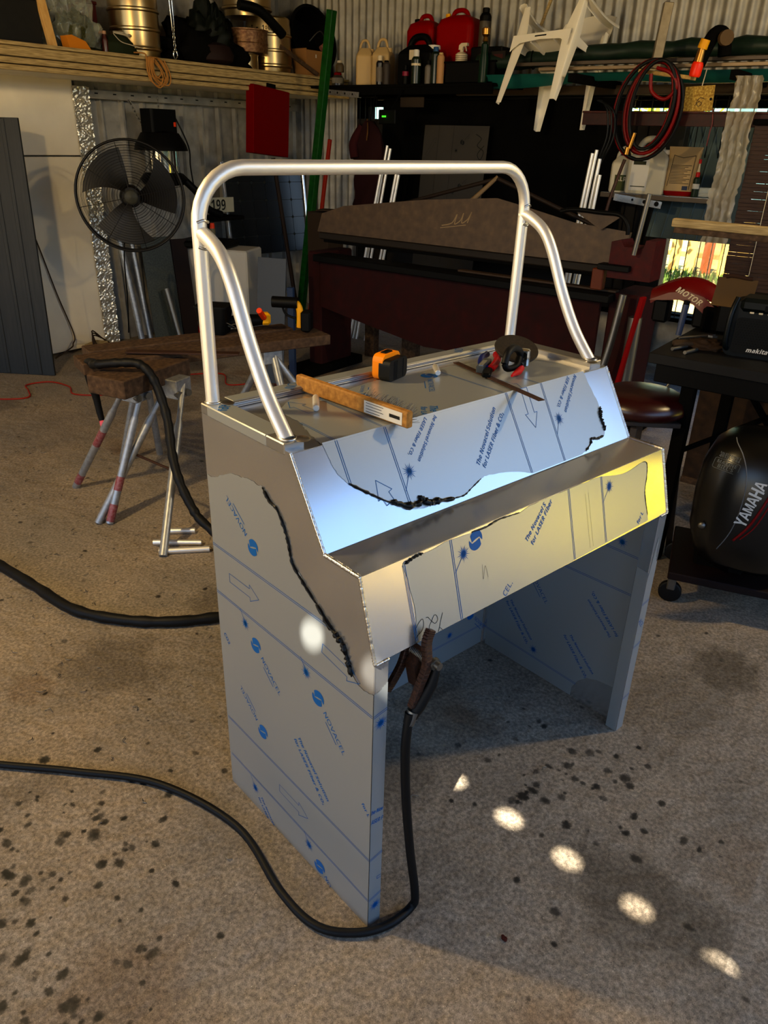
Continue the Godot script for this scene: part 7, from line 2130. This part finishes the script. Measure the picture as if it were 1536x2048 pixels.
func outboard() -> void:
	var t := thing("outboard_motor", "black outboard motor cowl with white lettering and a red stripe on a trolley", "outboard motor", Vector3(-0.40, 0.42, -2.82))
	t.basis = Basis(Vector3.UP, 0.15)
	var m := mat(Color(0.010, 0.012, 0.012), 0.28)
	var rings := []
	for q in [[-0.25, 0.10, 0.10, 0.01], [-0.24, 0.14, 0.14, 0.01], [-0.21, 0.17, 0.17, 0.005], [-0.12, 0.192, 0.185, 0.0], [0.02, 0.198, 0.185, 0.0], [0.12, 0.19, 0.175, 0.0], [0.19, 0.165, 0.15, 0.0], [0.225, 0.13, 0.12, 0.0], [0.245, 0.08, 0.08, 0.0], [0.25, 0.03, 0.03, 0.0]]:
		var p := PackedVector2Array()
		for i in 36:
			var a := TAU * i / 36
			var c := cos(a)
			var s := sin(a)
			p.push_back(Vector2(signf(c) * pow(absf(c), 0.7) * q[1] + q[3], signf(s) * pow(absf(s), 0.7) * q[2]))
		rings.append([p, q[0]])
	obj("cowl", loft(MB.new(), rings), m, t)
	# a seam, lettering and stripe lie on the cowl's face
	var on := func(x: float, y: float) -> Vector3:  # the cowl's surface at the front
		var k := 0
		while k < rings.size() - 2 and rings[k + 1][1] < y:
			k += 1
		var f: float = clampf((y - rings[k][1]) / (rings[k + 1][1] - rings[k][1]), 0, 1)
		var best := -1.0
		for i in 36:
			var a: Vector2 = rings[k][0][i].lerp(rings[k + 1][0][i], f)
			var b2: Vector2 = rings[k][0][(i + 1) % 36].lerp(rings[k + 1][0][(i + 1) % 36], f)
			if (a.x - x) * (b2.x - x) <= 0 and absf(b2.x - a.x) > 1e-6:
				best = maxf(best, lerpf(a.y, b2.y, (x - a.x) / (b2.x - a.x)))
		return Vector3(x, y, best + 0.001)
	var line := []
	for q in smooth(arr_list([-0.10, 0.232, -0.06, 0.19, -0.035, 0.12, -0.032, 0.02, -0.045, -0.07, -0.075, -0.15]), 5):
		line.append(on.call(q.x, q.y))
	obj("pinstripe", MB.new().tube(line, 0.0018, 5), mat(Color(0.4, 0.4, 0.4), 0.4), t)
	for k in 2:
		var red := []
		for q in smooth(arr_list([-0.03 + k * 0.02, -0.10 + k * 0.01, 0.005 + k * 0.018, -0.04, 0.03 + k * 0.016, 0.03, 0.055 + k * 0.012, 0.12]), 5):
			red.append(on.call(minf(q.x, 0.150), q.y))
		obj("red_stripe", MB.new().tube(red, 0.0045 - 0.002 * k, 5), mat(Color(0.45, 0.01, 0.03), 0.4), t)
	var b := MB.new()
	var txt := "YAMAHA"
	for i in 6:
		var k := i / 5.0
		var c: Vector3 = on.call(lerpf(-0.02, 0.010, k), lerpf(-0.025, 0.115, k))
		var nx := Vector3(0.1, 0.0 + 0.3 * k, 1).normalized()
		var dirv := Vector3(0.22, 1.0, 0).normalized()
		var xx := (dirv - nx * dirv.dot(nx)).normalized()
		var xf := Transform3D(Basis(xx, nx.cross(xx), nx), c + nx * 0.003)
		word(b, txt[i], Vector2(-0.0135, 0), Vector2(0.0135, 0), xf, true, "Droid Sans", 0.1, 1.25)
	stuff(obj("lettering", b, M.white, t))
	b = MB.new()
	var lc: Vector3 = on.call(-0.105, 0.165)
	var ln := Vector3(-0.12, 0.30, 1).normalized()
	var lx := (Vector3(1, -0.18, 0) - ln * Vector3(1, -0.18, 0).dot(ln)).normalized()
	var lf := Transform3D(Basis(lx, ln.cross(lx), ln), lc + ln * 0.006)
	var gm := mat(Color(0.34, 0.35, 0.33), 0.5)
	word(b, "BILL'S", Vector2(-0.026, -0.021), Vector2(0.026, -0.021), lf, true)
	word(b, "MARINE", Vector2(-0.033, -0.006), Vector2(0.033, -0.006), lf, true)
	stroke(b, Array(rrect(0.085, 0.036, 0.006, 3)).map(func(q): return q + Vector2(0, -0.0135)) + [Vector2(0.0425, 0.0)], 0.0018, lf)
	word(b, "4955 1044", Vector2(-0.035, 0.014), Vector2(0.035, 0.014), lf, true)
	word(b, "SALES SERVICE", Vector2(-0.035, 0.024), Vector2(0.035, 0.024), lf, true)
	stuff(obj("dealer_label", b, gm, t))
	obj("pull_knob", MB.new().ball(on.call(-0.14, -0.08) + Vector3(0, 0, 0.006), Vector3(0.014, 0.014, 0.01), I, 12), M.steel, t)
	obj("latch", MB.new().box(on.call(0.0, -0.23) + Vector3(0, 0, 0.0), Vector3(0.05, 0.02, 0.02), 0.004), M.dark, t)
	t = thing("motor_trolley", "low dark red trolley on castors under the outboard motor", "trolley", Vector3(-0.44, 0, -2.85), 0.25)
	obj("deck", MB.new().box(Vector3(0.05, 0.125, 0), Vector3(0.5, 0.03, 0.42), 0.004), mat(Color(0.06, 0.012, 0.010), 0.6), t)
	obj("stand", MB.new().box(Vector3(-0.02, 0.17, 0.0), Vector3(0.2, 0.08, 0.2), 0.01), M.dark, t)
	for q in [[-0.18, 0.17], [0.27, 0.17], [-0.18, -0.17], [0.27, -0.17]]:
		var w := obj("castor", MB.new().lathe([Vector2(0.0, -0.014), Vector2(0.036, -0.014), Vector2(0.042, -0.009), Vector2(0.042, 0.009), Vector2(0.036, 0.014), Vector2(0.0, 0.014)], Transform3D(Basis(Vector3(0, 1, 0), Vector3(0, 0, 1), Vector3(1, 0, 0)), Vector3(q[0], 0.043, q[1])), 20), M.rubber, t)
		obj("fork", MB.new().box(Vector3(q[0], 0.085, q[1]), Vector3(0.03, 0.06, 0.04), 0.004), M.steel, w)
